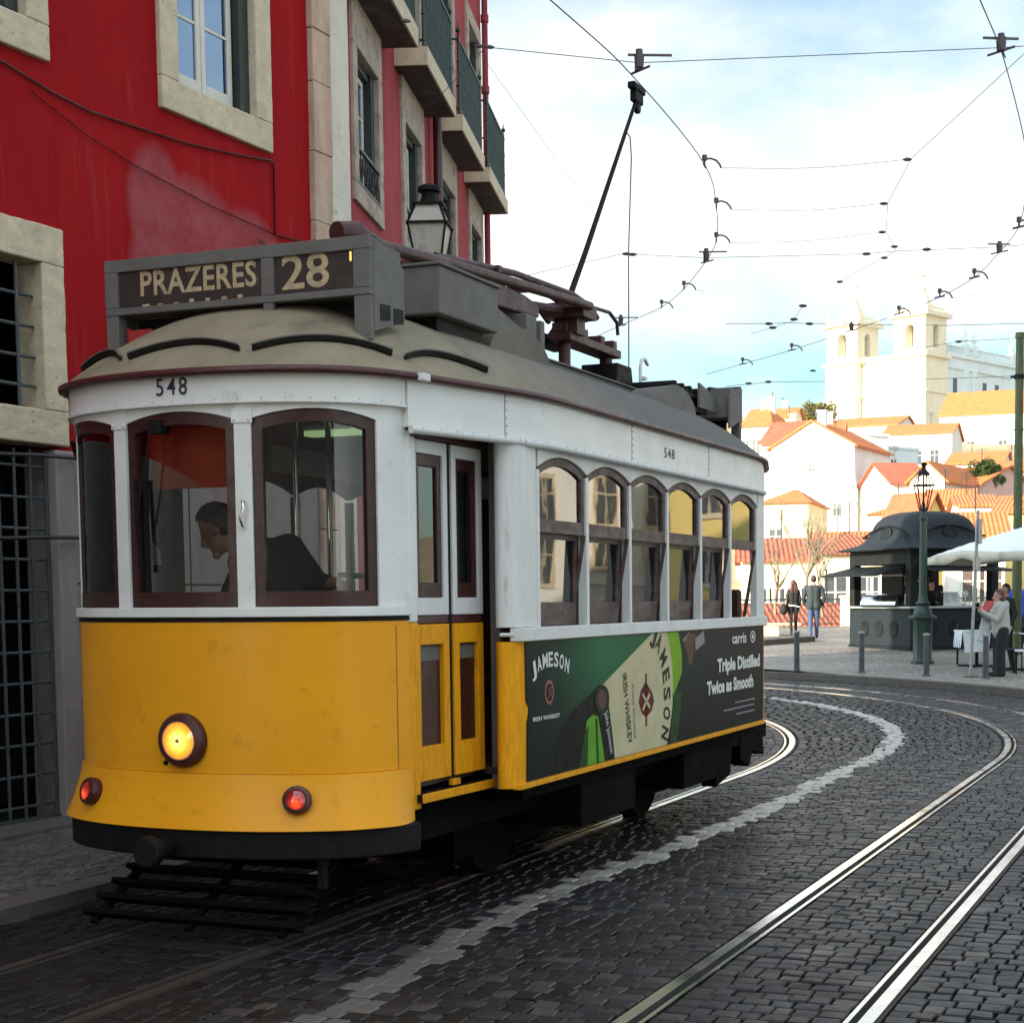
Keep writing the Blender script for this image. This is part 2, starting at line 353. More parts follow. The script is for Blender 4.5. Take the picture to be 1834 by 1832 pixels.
def tile_roof(name, a, b, ang=0.):
    m, t, p = nmat(name)
    co = N(t, 'ShaderNodeTexCoord'); w = N(t, 'ShaderNodeTexWave'); w.wave_type = 'BANDS'; w.bands_direction = 'X'
    w.inputs['Scale'].default_value = 1.4; w.inputs['Distortion'].default_value = .3; w.inputs['Detail'].default_value = 1
    mp = N(t, 'ShaderNodeMapping'); mp.inputs['Rotation'].default_value = (0, 0, ang)
    t.links.new(co.outputs['Object'], mp.inputs['Vector']); t.links.new(mp.outputs[0], w.inputs['Vector'])
    c = ramp(t, noise(t, 1.2, 7, .7), [(.3, a), (.7, b)])
    c = mixc(t, ramp(t, w.outputs['Fac'], [(.05, G(.42)), (.4, G(0))]), c, tuple(x*.45 for x in a))
    t.links.new(c, p.inputs['Base Color']); p.inputs['Roughness'].default_value = .85
    bump(t, p, w.outputs['Fac'], .7, .06); return m
m_tile = tile_roof('terracotta_tiles', (.42, .11, .040), (.58, .20, .07))
m_tile2 = tile_roof('terracotta_tiles_cross', (.30, .070, .030), (.44, .13, .05), R(90))
m_tileo = tile_roof('orange_tiles', (.52, .135, .04), (.64, .21, .065))
m_tiler = tile_roof('faded_red_tiles', (.30, .065, .04), (.46, .13, .065))
def plas(n, c): return mat(n, c, .9, var=.06, scale=.6, grime=tuple(x*.7 for x in c), gscale=.5, gpos=(.58, .9), stretch=(1, 1, .5))
m_hw = plas('white_render', (.74, .72, .67)); m_hc = plas('cream_render', (.70, .64, .46)); m_hy = plas('yellow_render', (.66, .52, .20))
m_hb = plas('pale_blue_render', (.58, .66, .68)); m_hp = plas('pink_render', (.60, .38, .33)); m_hs = plas('church_stone', (.68, .615, .48)); m_hg = plas('shaded_church_stone', (.58, .64, .66))  # last stone is greyed for the shade on the nave side
m_win_dark = mat('far_window_glass', (.05, .06, .07), .2, var=.3)
# ------------------------------------------------------------------ street frame (t across, s along the tram, z up)
YAW = .3719; ORG = V((-2.0459, 7.517, 0)); _c, _s = math.cos(YAW), math.sin(YAW)
def T(t, s, z=0.): return V((ORG.x + _c*t + _s*s, ORG.y - _s*t + _c*s, z))
def s0_of(off): return 7.7 + min(max(off - .45, 0), 2.05) * .88
def curve(off, s, z=0.):
    s0 = s0_of(off)
    if s <= s0: return T(off, s, z)
    ph = (s - s0) / 15.; r = off + 12.5
    return T(-12.5 + r*math.cos(ph), s0 + r*math.sin(ph), z)
S_END = 31.
def plaza_z(y): return .118 + .021 * min(max(y - 30, 0), 24)

def cobble_mat():
    m, t, p = nmat('basalt_cobbles')
    a = N(t, 'ShaderNodeAttribute'); a.attribute_name = 'rnd'
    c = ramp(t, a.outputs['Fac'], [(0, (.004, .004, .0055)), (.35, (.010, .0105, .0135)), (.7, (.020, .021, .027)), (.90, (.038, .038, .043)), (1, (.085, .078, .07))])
    c = mixc(t, ramp(t, noise(t, 30, 5, .65), [(.35, G(.55)), (.7, G(0))]), c, (.012, .010, .009))
    dirt = ramp(t, noise(t, .5, 6, .65), [(.42, G(0)), (.7, G(.7))]); c = mixc(t, dirt, c, (.012, .009, .007))
    t.links.new(c, p.inputs['Base Color'])
    t.links.new(ramp(t, noise(t, 3, 5, .7), [(.3, G(.36)), (.7, G(.62))]), p.inputs['Roughness']); p.inputs['Specular IOR Level'].default_value = .30
    bump(t, p, noise(t, 90, 4, .6), .35, .004); return m
m_cob = cobble_mat()
def whitestone():
    m, t, p = nmat('white_marker_stone')
    a = N(t, 'ShaderNodeAttribute'); a.attribute_name = 'rnd'
    c = ramp(t, a.outputs['Fac'], [(0, (.085, .08, .075)), (.15, (.14, .13, .12)), (.45, (.40, .385, .36)), (1, (.58, .56, .53))])
    c = mixc(t, ramp(t, noise(t, 14, 6, .7), [(.45, G(0)), (.75, G(.6))]), c, (.14, .125, .11))
    t.links.new(c, p.inputs['Base Color']); p.inputs['Roughness'].default_value = .5; bump(t, p, noise(t, 80, 4), .3, .004); return m
m_wst = whitestone()
m_mortar = mat('dark_joint_sand', (.006, .005, .0045), .95, var=.4, scale=20)
m_calc_stone = mat('worn_paving_stone', (.10, .09, .085), .6, var=.5, scale=9, bmp=.3)

class Stones:
    def __init__(s): s.v = []; s.f = []; s.r = []
    def put(s, c, ux, uy, w, l, h=.03, z=0., r=None, inset=.11, bot=-.035):
        n = len(s.v); j = lambda k: random.uniform(-k, k)
        cor = []
        for sx, sy in ((-1, -1), (1, -1), (1, 1), (-1, 1)):
            cor.append((sx*w/2 + j(.05)*w, sy*l/2 + j(.05)*l))
        tx, ty, dz = j(.022), j(.030), j(.0035)
        def P(a, b, zz): q = c + ux*a + uy*b; return (q.x, q.y, z + zz + dz + (a*tx + b*ty if zz > bot else 0))
        for a, b in cor: s.v.append(P(a, b, bot))
        for a, b in cor: s.v.append(P(a*.99, b*.99, -.009))
        for a, b in cor: s.v.append(P(a*(1-inset), b*(1-inset), -.0008))
        s.v.append(P(j(.1)*w, j(.1)*l, .0008))
        for k in range(4):
            k2 = (k+1) % 4
            s.f += [(n+k, n+k2, n+4+k2, n+4+k), (n+4+k, n+4+k2, n+8+k2, n+8+k), (n+8+k, n+8+k2, n+12)]
        rr = random.random() if r is None else r; s.r += [rr]*13
    def build(s, name, m):
        me = bpy.data.meshes.new(name); me.from_pydata(s.v, [], s.f); me.materials.append(m)
        at_ = me.attributes.new('rnd', 'FLOAT', 'POINT'); at_.data.foreach_set('value', s.r)
        me.update()
        return tag(link(bpy.data.objects.new(name, me)), kind='structure')

RAILS = (-.45, .45, 2.47, 3.35)
def white_dist(p):
    d = p - ORG; t = _c*d.x - _s*d.y; s = _s*d.x + _c*d.y
    if s > 9.3: return abs(math.hypot(t + 12.5, s - 9.3) - 13.75)
    xs = [(-6, 1.75), (-1.1, 1.37), (.35, 1.20), (1.9, 1.14), (3.4, 1.24), (5.4, 1.31), (8.3, 1.24), (9.31, 1.25)]
    for (a, b), (a2, b2) in zip(xs, xs[1:]):
        if s <= a2: return abs(t - (b + (b2-b)*(max(s, a)-a)/(a2-a)))
    return 9
st = Stones(); wh = Stones()
rs = -4.0; row = 0
while rs < S_END:
    lw = random.uniform(.095, .115)
    for (o0, o1) in ((-1.14, -.503), (-.36, .36), (.503, 2.417), (2.56, 3.26), (3.403, 4.74)):
        ws = []
        while sum(ws) < o1 - o0: ws.append(random.uniform(.085, .135))
        k = (o1 - o0)/sum(ws); off = o0
        for w in ws:
            w *= k; cen = off + w/2; off += w
            sj = rs + lw/2 + random.uniform(-.006, .006); c = curve(cen, sj); e = curve(cen + .01, sj)
            ux = (e - c).normalized(); uy = V((-ux.y, ux.x, 0)); g = .009
            if white_dist(c) < .098: wh.put(c, ux, uy, w - g, lw - g, r=random.uniform(.45, 1)*min(1, max(.05, .04 + rs/7.)))
            else: st.put(c, ux, uy, w - g, lw - g, r=random.random()*(.62 if cen < .95 and rs < 5 else 1))  # stones by the tram darkened: track dirt and shade in one colour
    rs += lw; row += 1
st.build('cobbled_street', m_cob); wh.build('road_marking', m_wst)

def strip(mb, o0, o1, z0, z1, sa=-5., sb=S_END, n=150):
    """solid band between two offsets, following the street's curve"""
    for a, b, za, zb in ((o0, o1, z1, z1), (o0, o0, z0, z1), (o1, o1, z0, z1)):
        mb.grid(lambda u, v: curve(a + (b-a)*v, sa + (sb-sa)*u, za + (zb-za)*(v if a == b else 0)), n, 1)
mb = MB(); mb.grid(lambda u, v: curve(-1.15 + 5.9*v, -7 + (S_END+7)*u, -.022), 120, 6)
tag(mb.build('road_bed', m_mortar), kind='structure')
m_raildull = mat('sandy_dull_rail', (.05, .042, .036), .6, metal=.4, var=.4, scale=12)
# rails: running head, flangeway, guard lip
for tr in ((-.45, .45), (2.47, 3.35)):
    for k, r in enumerate(tr):
        sg = 1 if k == 0 else -1; mb = MB()
        for sa, sb, mi in (((-5., 1.6, 2), (1.6, S_END, 0)) if tr[0] < 0 else ((-5., S_END, 0),)):
            mb.cur = mi; strip(mb, *sorted((r - sg*.030, r + sg*.026)), -.05, .004 if mi == 0 else .002, sa, sb)
            strip(mb, *sorted((r + sg*.062, r + sg*.082)), -.05, .001, sa, sb)
        mb.cur = 1; strip(mb, *sorted((r + sg*.026, r + sg*.062)), -.06, -.032)
        strip(mb, *sorted((r - sg*.045, r - sg*.031)), -.05, -.006)
        tag(mb.build('tram_rail', [m_rail, m_railside, m_raildull], smooth=40), kind='structure')

# kerbs and pavements
mb = MB(); strip(mb, 4.75, 4.98, -.05, .125)
tag(mb.build('kerb', m_granite), kind='structure')
mb = MB(); strip(mb, -1.37, -1.15, -.05, .075, n=150)
tag(mb.build('kerb', m_granite), kind='structure')
def calcada():
    m, t, p = nmat('limestone_calcada')
    co = N(t, 'ShaderNodeTexCoord'); vo = N(t, 'ShaderNodeTexVoronoi'); vo.inputs['Scale'].default_value = 13; vo.inputs['Randomness'].default_value = .75
    v2 = N(t, 'ShaderNodeTexVoronoi'); v2.feature = 'DISTANCE_TO_EDGE'; v2.inputs['Scale'].default_value = 13; v2.inputs['Randomness'].default_value = .75
    for q in (vo, v2): t.links.new(co.outputs['Object'], q.inputs['Vector'])
    sx = N(t, 'ShaderNodeSeparateColor'); t.links.new(vo.outputs['Color'], sx.inputs[0])
    c = ramp(t, sx.outputs[0], [(0, (.20, .185, .16)), (.6, (.31, .295, .265)), (1, (.42, .40, .37))])
    c = mixc(t, ramp(t, noise(t, .7, 6, .65), [(.4, G(0)), (.75, G(.6))]), c, (.15, .135, .115))
    c = mixc(t, ramp(t, v2.outputs['Distance'], [(.03, G(1)), (.16, G(0))]), c, (.05, .045, .038))
    t.links.new(c, p.inputs['Base Color']); p.inputs['Roughness'].default_value = .55
    bump(t, p, ramp(t, v2.outputs['Distance'], [(.02, G(0)), (.2, G(1))]), .6, .012); return m
m_calc = calcada()
def plz(u, v):
    q = curve(4.98 + 55*v**1.4, -7 + (S_END+9)*u); y = min(q.y, 54.0); return V((q.x, y, plaza_z(y)))
mb = MB(); mb.grid(plz, 70, 60)
tag(mb.build('plaza_pavement', m_calc, smooth=30), kind='structure')
mb = MB(); mb.grid(lambda u, v: curve(-1.37 - 4.5*v, -7 + (S_END+3)*u, .045), 80, 2)
tag(mb.build('pavement', m_mortar), kind='structure')
cs = Stones(); y = -2.2
while y < 5.5:
    x = -1.40
    l = random.uniform(.058, .07)
    while x > -3.45:
        w = random.uniform(.055, .078); c = T(x - w/2, y + random.uniform(-.012, .012)); ux = V((_c, -_s, 0)); uy = V((_s, _c, 0))
        cs.put(c, ux, uy, w-.008, l-.008, z=.073); x -= w
    y += l
cs.build('pavement_stones', m_calc_stone)

# terrain: street level, a drop behind the plaza, then the hill with the church
def hz(x, y):
    if y <= 54: return -.09
    if y < 55: return -.09 - 6.4*(y-54)
    if y < 90: return -6.5
    k = min(1, (y-90)/215.); k = k*k*(3-2*k)*.55 + k*.45
    return -6.5 + 41*k - .00010*(x-30)**2*k + 1.2*math.sin(x*.07)*math.sin(y*.05)*k
ys = [-60, -30, 0, 20, 40, 53.9, 54, 54.4, 55, 60, 75, 90] + [90+10*i for i in range(1, 26)] + [400, 600, 1200, 2500]
xs = [-1500, -700, -300] + [-200+10*i for i in range(45)] + [400, 800, 1600]
mb = MB(); mb.add([(x, y, hz(x, min(y, 340))) for y in ys for x in xs], [(j*len(xs)+i, j*len(xs)+i+1, (j+1)*len(xs)+i+1, (j+1)*len(xs)+i) for j in range(len(ys)-1) for i in range(len(xs)-1)])
m_hill = mat('dry_hillside', (.26, .21, .13), .95, var=.3, scale=.08, grime=(.36, .27, .17), gscale=.1)
tag(mb.build('hillside', m_hill, smooth=60), kind='structure')
# ------------------------------------------------------------------ the two house fronts on the left
A1 = R(23.6); O1 = V((-4.1, 11.0, 0)); RZ1 = math.pi/2 - A1
O2 = V((-2.43, 14.82, 0)); A2 = R(3.56); RZ2 = math.pi/2 - A2
def wall_holes(mb, x0, x1, z0, z1, holes, y0=0., depth=.28):
    """wall face at y0 (outside is -Y) pierced by rectangular holes with reveals"""
    xs = sorted({x0, x1, *[h[0] for h in holes], *[h[1] for h in holes]}); zs = sorted({z0, z1, *[h[2] for h in holes], *[h[3] for h in holes]})
    for xa, xb in zip(xs, xs[1:]):
        for za, zb in zip(zs, zs[1:]):
            mxx, mzz = (xa+xb)/2, (za+zb)/2
            if any(h[0] < mxx < h[1] and h[2] < mzz < h[3] for h in holes): continue
            mb.add([(xa, y0, za), (xb, y0, za), (xb, y0, zb), (xa, y0, zb)], [(0, 1, 2, 3)])
    for a, b, c, d in holes:
        y1 = y0 + depth
        mb.add([(a, y0, c), (b, y0, c), (b, y0, d), (a, y0, d), (a, y1, c), (b, y1, c), (b, y1, d), (a, y1, d)], [(0, 4, 5, 1), (1, 5, 6, 2), (2, 6, 7, 3), (3, 7, 4, 0)])
def surround(mb, a, b, c, d, w, proud, y0=0., wb=None, wt=None, depth=.2):
    """stone frame round the opening a..b, c..d, made of four stones butted end to end"""
    wb = w if wb is None else wb; wt = w if wt is None else wt; f, k = y0 - proud, y0 + depth
    mb.box(a-w, a, f, k, c, d); mb.box(b, b+w, f, k, c, d)
    if wb: mb.box(a-w, b+w, f, k, c-wb, c)
    if wt: mb.box(a-w, b+w, f, k, d, d+wt)
def wobble(o, amt=.006, seed=1):
    """weathered, slightly broken edges"""
    s = o.modifiers.new('Subdivision', 'SUBSURF'); s.subdivision_type = 'SIMPLE'; s.levels = s.render_levels = 5
    tx = bpy.data.textures.new('weathering', 'CLOUDS'); tx.noise_scale = .11; tx.noise_depth = 3
    d = o.modifiers.new('Displace', 'DISPLACE'); d.texture = tx; d.strength = amt*1.3; d.mid_level = .5; return o
def sash(parent, a, b, c, d, y, rows=3, fr=.055, bars=.026, mframe=None, leaves=2, pane=m_pane, name='window'):
    """window leaves with glazing bars, a pane and the room behind"""
    mb = MB(); W = b - a
    for k in range(leaves):
        x0 = a + W*k/leaves + .004; x1 = a + W*(k+1)/leaves - .004
        mb.box(x0, x0+fr, y, y+.045, c, d); mb.box(x1-fr, x1, y, y+.045, c, d)
        mb.box(x0+fr, x1-fr, y, y+.045, c, c+fr*1.5); mb.box(x0+fr, x1-fr, y, y+.045, d-fr, d)
        for j in range(1, rows):
            z = c + (d-c)*j/rows; mb.box(x0+fr, x1-fr, y+.008, y+.037, z-bars/2, z+bars/2)
    f = mb.build(name, mframe or m_winwhite, parent, bevel=.004, seg=1)
    g = MB(); g.box(a+.02, b-.02, y+.018, y+.024, c+.02, d-.02); g.build('pane', pane, f)
    return f

# ---- dark red house
red = thing('red_house', 'deep red plastered house with stone window frames, nearest the camera on the left', 'house', O1, RZ1)
L_, R_, ZT = -17., 4.15, 13.2
holes = [(1.82, 2.82, 5.62, 7.30), (-.85, .22, 5.60, 7.30), (-.86, .27, 2.96, 3.97), (-1.05, .34, .03, 2.69), (-4.4, -3.4, 5.62, 7.3), (-7.5, -6.5, 5.62, 7.3), (1.82, 2.82, 9.3, 11.1), (-.85, .22, 9.3, 11.1)]
mb = MB(); wall_holes(mb, L_, R_, .0, ZT, [(a-.07, b+.07, max(0, c-.03 if c < .1 else c-.07), d+.07) for a, b, c, d in holes])
mb.add([(L_, 0, 0), (L_, 9, 0), (L_, 9, ZT), (L_, 0, ZT)], [(0, 1, 2, 3)]); mb.add([(L_, 9, 0), (R_+.5, 9, 0), (R_+.5, 9, ZT), (L_, 9, ZT)], [(0, 1, 2, 3)])
mb.build('wall', m_red, red)
mb = MB(); mb.box(L_-.2, R_+.2, -.3, 9.2, ZT, ZT+.25); mb.build('cornice', m_lime, red, bevel=.04)
mb = MB(); mb.prism([(L_-.2, -.3, ZT+.26), (L_-.2, 9.2, ZT+.26), (L_-.2, 4.4, ZT+2.6)], (R_-L_+.4, 0, 0)); mb.build('roof', m_tile, red)
mb = MB(); mb.box(L_+.3, R_-.3, .9, 8, .1, ZT-.2); mb.build('room_backing', m_darkroom, red)
def stone_window(a, b, c, d, w, wb, label=None, shutter_right=True):
    mb = MB(); surround(mb, a, b, c, d, w, .045, 0, wb, w)
    fr = wobble(mb.build('stone_frame', m_lime, red, bevel=.012), .008)
    sw = sash(red, a+.05, b-.14, c+.06, d-.03, .10, rows=3)
    mb = MB(); mb.box(a, b, .04, .2, c, c+.035); mb.build('sill_board', m_greenwood, sw)
    mb = MB(); mb.box(b-.13, b-.005, .03, .2, c+.036, d-.02); mb.box(a+.005, a+.045, .05, .2, c+.036, d-.02); mb.build('shutter', m_greenwood, sw, bevel=.008)
    mb = MB(); mb.grid(lambda u, v: V((a+.06+(b-a-.22)*u, .158+.009*math.sin(u*44), c+.08+(d-c-.12)*v)), 60, 1); mb.build('curtain', m_curtain, sw, smooth=60)
    return fr
stone_window(1.82, 2.82, 5.62, 7.30, .21, .24)
stone_window(-.85, .22, 5.60, 7.30, .21, .24)
for h in holes[4:]: stone_window(*h, .2, .22)
# barred ground floor window over the barred doorway
mb = MB(); surround(mb, -.86, .27, 2.96, 3.97, .22, .05, 0, .24, .26); wobble(mb.build('stone_frame', m_lime, red, bevel=.012), .01)
mb = MB()
for x in (-.7, -.42, -.14, .10): mb.cyl((x, .03, 2.97), (x, .03, 3.96), .013, n=8)
for z in (3.12, 3.32, 3.53, 3.74): mb.cyl((-.85, .04, z), (.26, .04, z), .012, n=8)
mb.build('window_grille', m_ironbar, red, smooth=40)
for x, w_ in ((-1.27, .22), (.34, .18)): mb = MB(); mb.box(x, x+w_, -.05, .25, .03, 2.69); wobble(mb.build('door_jamb', m_palewall, red, bevel=.012), .006)
mb = MB()
for k in range(10): x = -1.03 + .15*k; mb.cyl((x, .03, .12), (x, .03, 2.68), .012, n=8)
for k in range(12): z = .2 + .215*k; mb.cyl((-1.04, .04, z), (.335, .04, z), .011, n=8)
mb.box(-1.04, .335, .01, .06, .06, .12)
mb.build('door_grille', m_ironbar, red, smooth=40)
mb = MB(); mb.box(.525, 3.60, -.028, .1, .0, 2.66); mb.box(L_, -1.275, -.028, .1, 0, 2.66); mb.build('plinth_cladding', m_palewall, red, bevel=.01)
mb = MB()
for x in (.62, .98, 1.8, 2.6): mb.box(x, x+.012, -.0315, -.027, .0, 2.66)
for z in (.9, 1.75): mb.box(.526, 3.6, -.0312, -.027, z, z+.010)
mb.build('cladding_joint', m_mortar, red)
mb = MB(); mb.box(-1.3, .52, -.34, .2, 0, .10); mb.build('doorstep', m_granite, red, bevel=.02)
for z in (2.63, 2.07):
    mb = MB(); mb.tube([(-1.3, -.09, z-.03), (-.3, -.11, z-.02), (.1, -.12, z), (.56, -.10, z+.012)], .014, 8); mb.ball((.57, -.09, z+.012), .026, 10, 6)
    b = mb.build('door_bar', m_iron, red, smooth=50)
    if z > 2.5:
        mb = MB(); mb.box(.545, .60, -.12, -.085, 2.44, 2.50); mb.tube([(.56, -.1, 2.5), (.56, -.1, 2.55), (.585, -.1, 2.55), (.585, -.1, 2.5)], .006, 6); mb.build('padlock', m_black, b, bevel=.006)
mb = MB(); mb.box(.55, .6, -.08, -.03, 1.50, 1.56); mb.build('wall_bolt', m_black, red, bevel=.008)
# corner pilaster of rosy blocks beside a painted strip
mb = MB(); z = 0
while z < ZT:
    h = random.choice((.45, .6, .75)); mb.box(3.62 + random.uniform(-.006, .006), 3.90, -.055 - random.uniform(0, .012), .1, z+.004, min(ZT, z+h)); z += h
wobble(mb.build('corner_block', m_rosestone, red, bevel=.01), .006)
mb = MB(); mb.box(3.90, 4.20, -.05, .1, 0, ZT); wobble(mb.build('corner_strip', m_stainw, red, bevel=.008), .006)
def wallcable(pts, r, name='wall_cable'):
    mb = MB(); mb.tube(pts, r, 6); return mb.build(name, m_maroon if r > .0075 else m_black, red, smooth=60)
wallcable([(-2, -.02, 5.30), (.02, -.02, 5.24), (.45, -.02, 5.17), (.85, -.02, 5.14), (1.4, -.02, 5.16), (1.91, -.02, 5.185), (2.5, -.02, 5.25), (3.02, -.02, 5.325), (3.06, -.02, 5.30), (3.05, -.02, 4.72), (3.65, -.02, 4.74)], .009)
wallcable([(.25, -.02, 5.12), (.8, -.02, 4.96), (1.31, -.02, 4.87), (2.2, -.02, 4.77), (3.05, -.02, 4.72)], .004)

# ---- pink-red house with balconies
pink = thing('balcony_house', 'faded pink red house with iron balconies behind the tram', 'house', O2, RZ2)
X1 = 8.9; cen = (.97, 3.33, 5.69, 8.05)
hol = []
for c in cen: hol += [(c-.48, c+.48, 5.52, 6.78), (c-.48, c+.48, 7.42, 9.5), (c-.45, c+.45, .3, 2.7), (c-.48, c+.48, 10.6, 12.4)]
mb = MB(); wall_holes(mb, .02, X1, 0, ZT, [(a-.06, b+.06, c-.06, d+.06) for a, b, c, d in hol])
mb.add([(X1, 0, 0), (X1, 11, 0), (X1, 11, ZT), (X1, 0, ZT)], [(0, 1, 2, 3)]); mb.add([(.1, 11, 0), (X1, 11, 0), (X1, 11, ZT), (.1, 11, ZT)], [(0, 1, 2, 3)])
mb.build('wall', m_pink, pink)
mb = MB(); mb.box(0.06, X1+.25, -.3, 11.2, ZT+.005, ZT+.26); mb.build('cornice', m_lime, pink, bevel=.04)
mb = MB(); mb.prism([(.1, -.3, ZT+.27), (.1, 11.2, ZT+.27), (.1, 5.4, ZT+2.7)], (X1+.1, 0, 0)); mb.build('roof', m_tile, pink)
mb = MB(); mb.box(.5, X1-.3, .9, 10, .1, ZT-.2); mb.build('room_backing', m_darkroom, pink)
for c in cen:
    mb = MB(); surround(mb, c-.48, c+.48, 5.52, 6.78, .17, .035, 0, .18, .0); mb.box(c-.65, c+.65, -.035, .2, 6.78, 7.22); wobble(mb.build('stone_frame', m_limedark, pink, bevel=.008), .006)
    f = sash(pink, c-.36, c+.36, 5.58, 6.70, .10, rows=3)
    mb = MB(); mb.box(c-.475, c-.37, .02, .2, 5.53, 6.77); mb.box(c+.37, c+.475, .02, .2, 5.53, 6.77); mb.box(c-.37, c+.37, .05, .2, 6.71, 6.77); mb.build('shutter', m_greenwood, f, bevel=.006)
    mb = MB(); mb.bar((c-.47, -.02, 5.86), (c+.47, -.02, 5.86), .03); mb.bar((c-.47, -.02, 5.54), (c+.47, -.02, 5.54), .025)
    for k in range(9):
        x = c - .44 + .11*k; mb.tube([(x + .03*math.sin(q*.9), -.02, 5.54 + .32*q/7) for q in range(8)], .007, 5)
    for k in range(4): 
        x = c - .33 + .22*k; mb.tube([(x + .06*math.cos(q*.785), -.022, 5.70 + .09*math.sin(q*.785)) for q in range(8)], .007, 5, closed=True)
    mb.build('window_guard', m_iron, pink, smooth=50)
    mb = MB(); surround(mb, c-.48, c+.48, 7.44, 9.5, .17, .035, 0, 0, .2); mb.build('stone_frame', m_limedark, pink, bevel=.008)
    f = sash(pink, c-.44, c+.44, 7.45, 9.46, .10, rows=4, pane=m_pane)
    mb = MB(); mb.box(c-.475, c-.445, .02, .2, 7.46, 9.48); mb.box(c+.445, c+.475, .02, .2, 7.46, 9.48); mb.build('shutter', m_greenwood, f)
    # balcony
    b0, b1, oz, q = c-.92, c+.92, 7.22, .36
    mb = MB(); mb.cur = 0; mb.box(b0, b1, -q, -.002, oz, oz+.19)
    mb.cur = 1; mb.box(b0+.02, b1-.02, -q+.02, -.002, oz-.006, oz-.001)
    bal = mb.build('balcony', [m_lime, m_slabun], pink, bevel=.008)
    mb = MB(); z0, z1 = oz+.27, oz+1.08
    for x in (b0+.05, b1-.05):
        mb.cyl((x, -q+.05, oz+.19), (x, -q+.05, z1+.06), .016, n=8); mb.ball((x, -q+.05, z1+.10), .032, 10, 8); mb.cyl((x, -q+.05, z1+.12), (x, -q+.05, z1+.21), .012, .002, 6)
        for z in (z0, z0+.27, z0+.55, z1-.03): mb.ball((x, -q+.05, z), .024, 8, 6)
        mb.bar((x, -q+.05, z1), (x, .03, z1), .022); mb.bar((x, -q+.05, z0), (x, .03, z0), .022); mb.cyl((x, -q*.5, z0), (x, -q*.5, z1), .008, n=6)
    mb.bar((b0+.05, -q+.05, z1), (b1-.05, -q+.05, z1), .03); mb.bar((b0+.05, -q+.05, z0), (b1-.05, -q+.05, z0), .02)
    n = 21
    for k in range(1, n):
        x = b0 + .05 + (b1-b0-.1)*k/n; mb.cyl((x, -q+.05, z0), (x, -q+.05, z1), .009, n=6); mb.ball((x, -q+.05, (z0+z1)/2), .015, 6, 4)
    mb.build('railing', m_green, bal, smooth=50)
mb = MB(); mb.tube([(4.48, -.10, ZT-.2), (4.48, -.10, 6.0), (4.50, -.12, 5.2), (4.48, -.1, .2)], .055, 10); mb.build('drainpipe', m_maroon, pink, smooth=50)
mb = MB(); mb.tube([(X1-.06, -.07, ZT-.2), (X1-.06, -.07, .2)], .045, 10)
for z in (7.9, 8.9, 9.9): mb.cyl((X1-.06, -.07, z), (X1-.06, -.07, z+.1), .06, n=10)
mb.build('drainpipe', m_pink, pink, smooth=50)
for k in range(2):
    mb = MB(); mb.tube([(.07+.03*k + .025*math.sin(i*1.7+k), -.03, 7.4 - .35*i) for i in range(16)], .006, 5); mb.build('hanging_cable', m_black, pink)
# bracket lantern
lc = at(770, 410, 15.6)
lan = thing('wall_lantern', 'old square street lantern with frosted panes on the balcony house wall', 'street lamp', (lc.x, lc.y, lc.z), RZ2)
def frustum(mb, z0, w0, z1, w1, yy=0):
    mb.add([(-w0, -w0, z0), (w0, -w0, z0), (w0, w0, z0), (-w0, w0, z0), (-w1, -w1, z1), (w1, -w1, z1), (w1, w1, z1), (-w1, w1, z1)], [(3, 2, 1, 0), (4, 5, 6, 7), (0, 1, 5, 4), (1, 2, 6, 5), (2, 3, 7, 6), (3, 0, 4, 7)])
mb = MB(); frustum(mb, -.40, .105, .015, .175); mb.build('lantern_glass', m_frosted, lan)
mb = MB(); frustum(mb, .035, .178, .20, .115); mb.build('lantern_hood', m_frosted, lan)
mb = MB()
for sx in (-1, 1):
    for sy in (-1, 1): mb.bar((sx*.108, sy*.108, -.41), (sx*.181, sy*.181, .02), .018); mb.bar((sx*.181, sy*.181, .03), (sx*.118, sy*.118, .205), .018)
for w, z, h in ((.192, .024, .022), (.14, .212, .022), (.112, -.41, .02)): 
    for sx in (-1, 1): mb.bar((sx*w, -w, z), (sx*w, w, z), .02, h); mb.bar((-w+.01, sx*w, z), (w-.01, sx*w, z), .02, h)
mb.lathe([(.14, .22), (.10, .25), (.075, .29), (.075, .33), (.11, .345), (.11, .385), (.06, .41), (.02, .42)], n=14)
mb.tube([(0, .0, -.42), (0, .02, -.50), (0, .28, -.62), (0, .52, -.60)], .02, 8); mb.tube([(0, .05, -.50), (0, .3, -.32), (0, .52, -.3)], .012, 6)
mb.build('lantern_frame', m_black, lan, smooth=40)
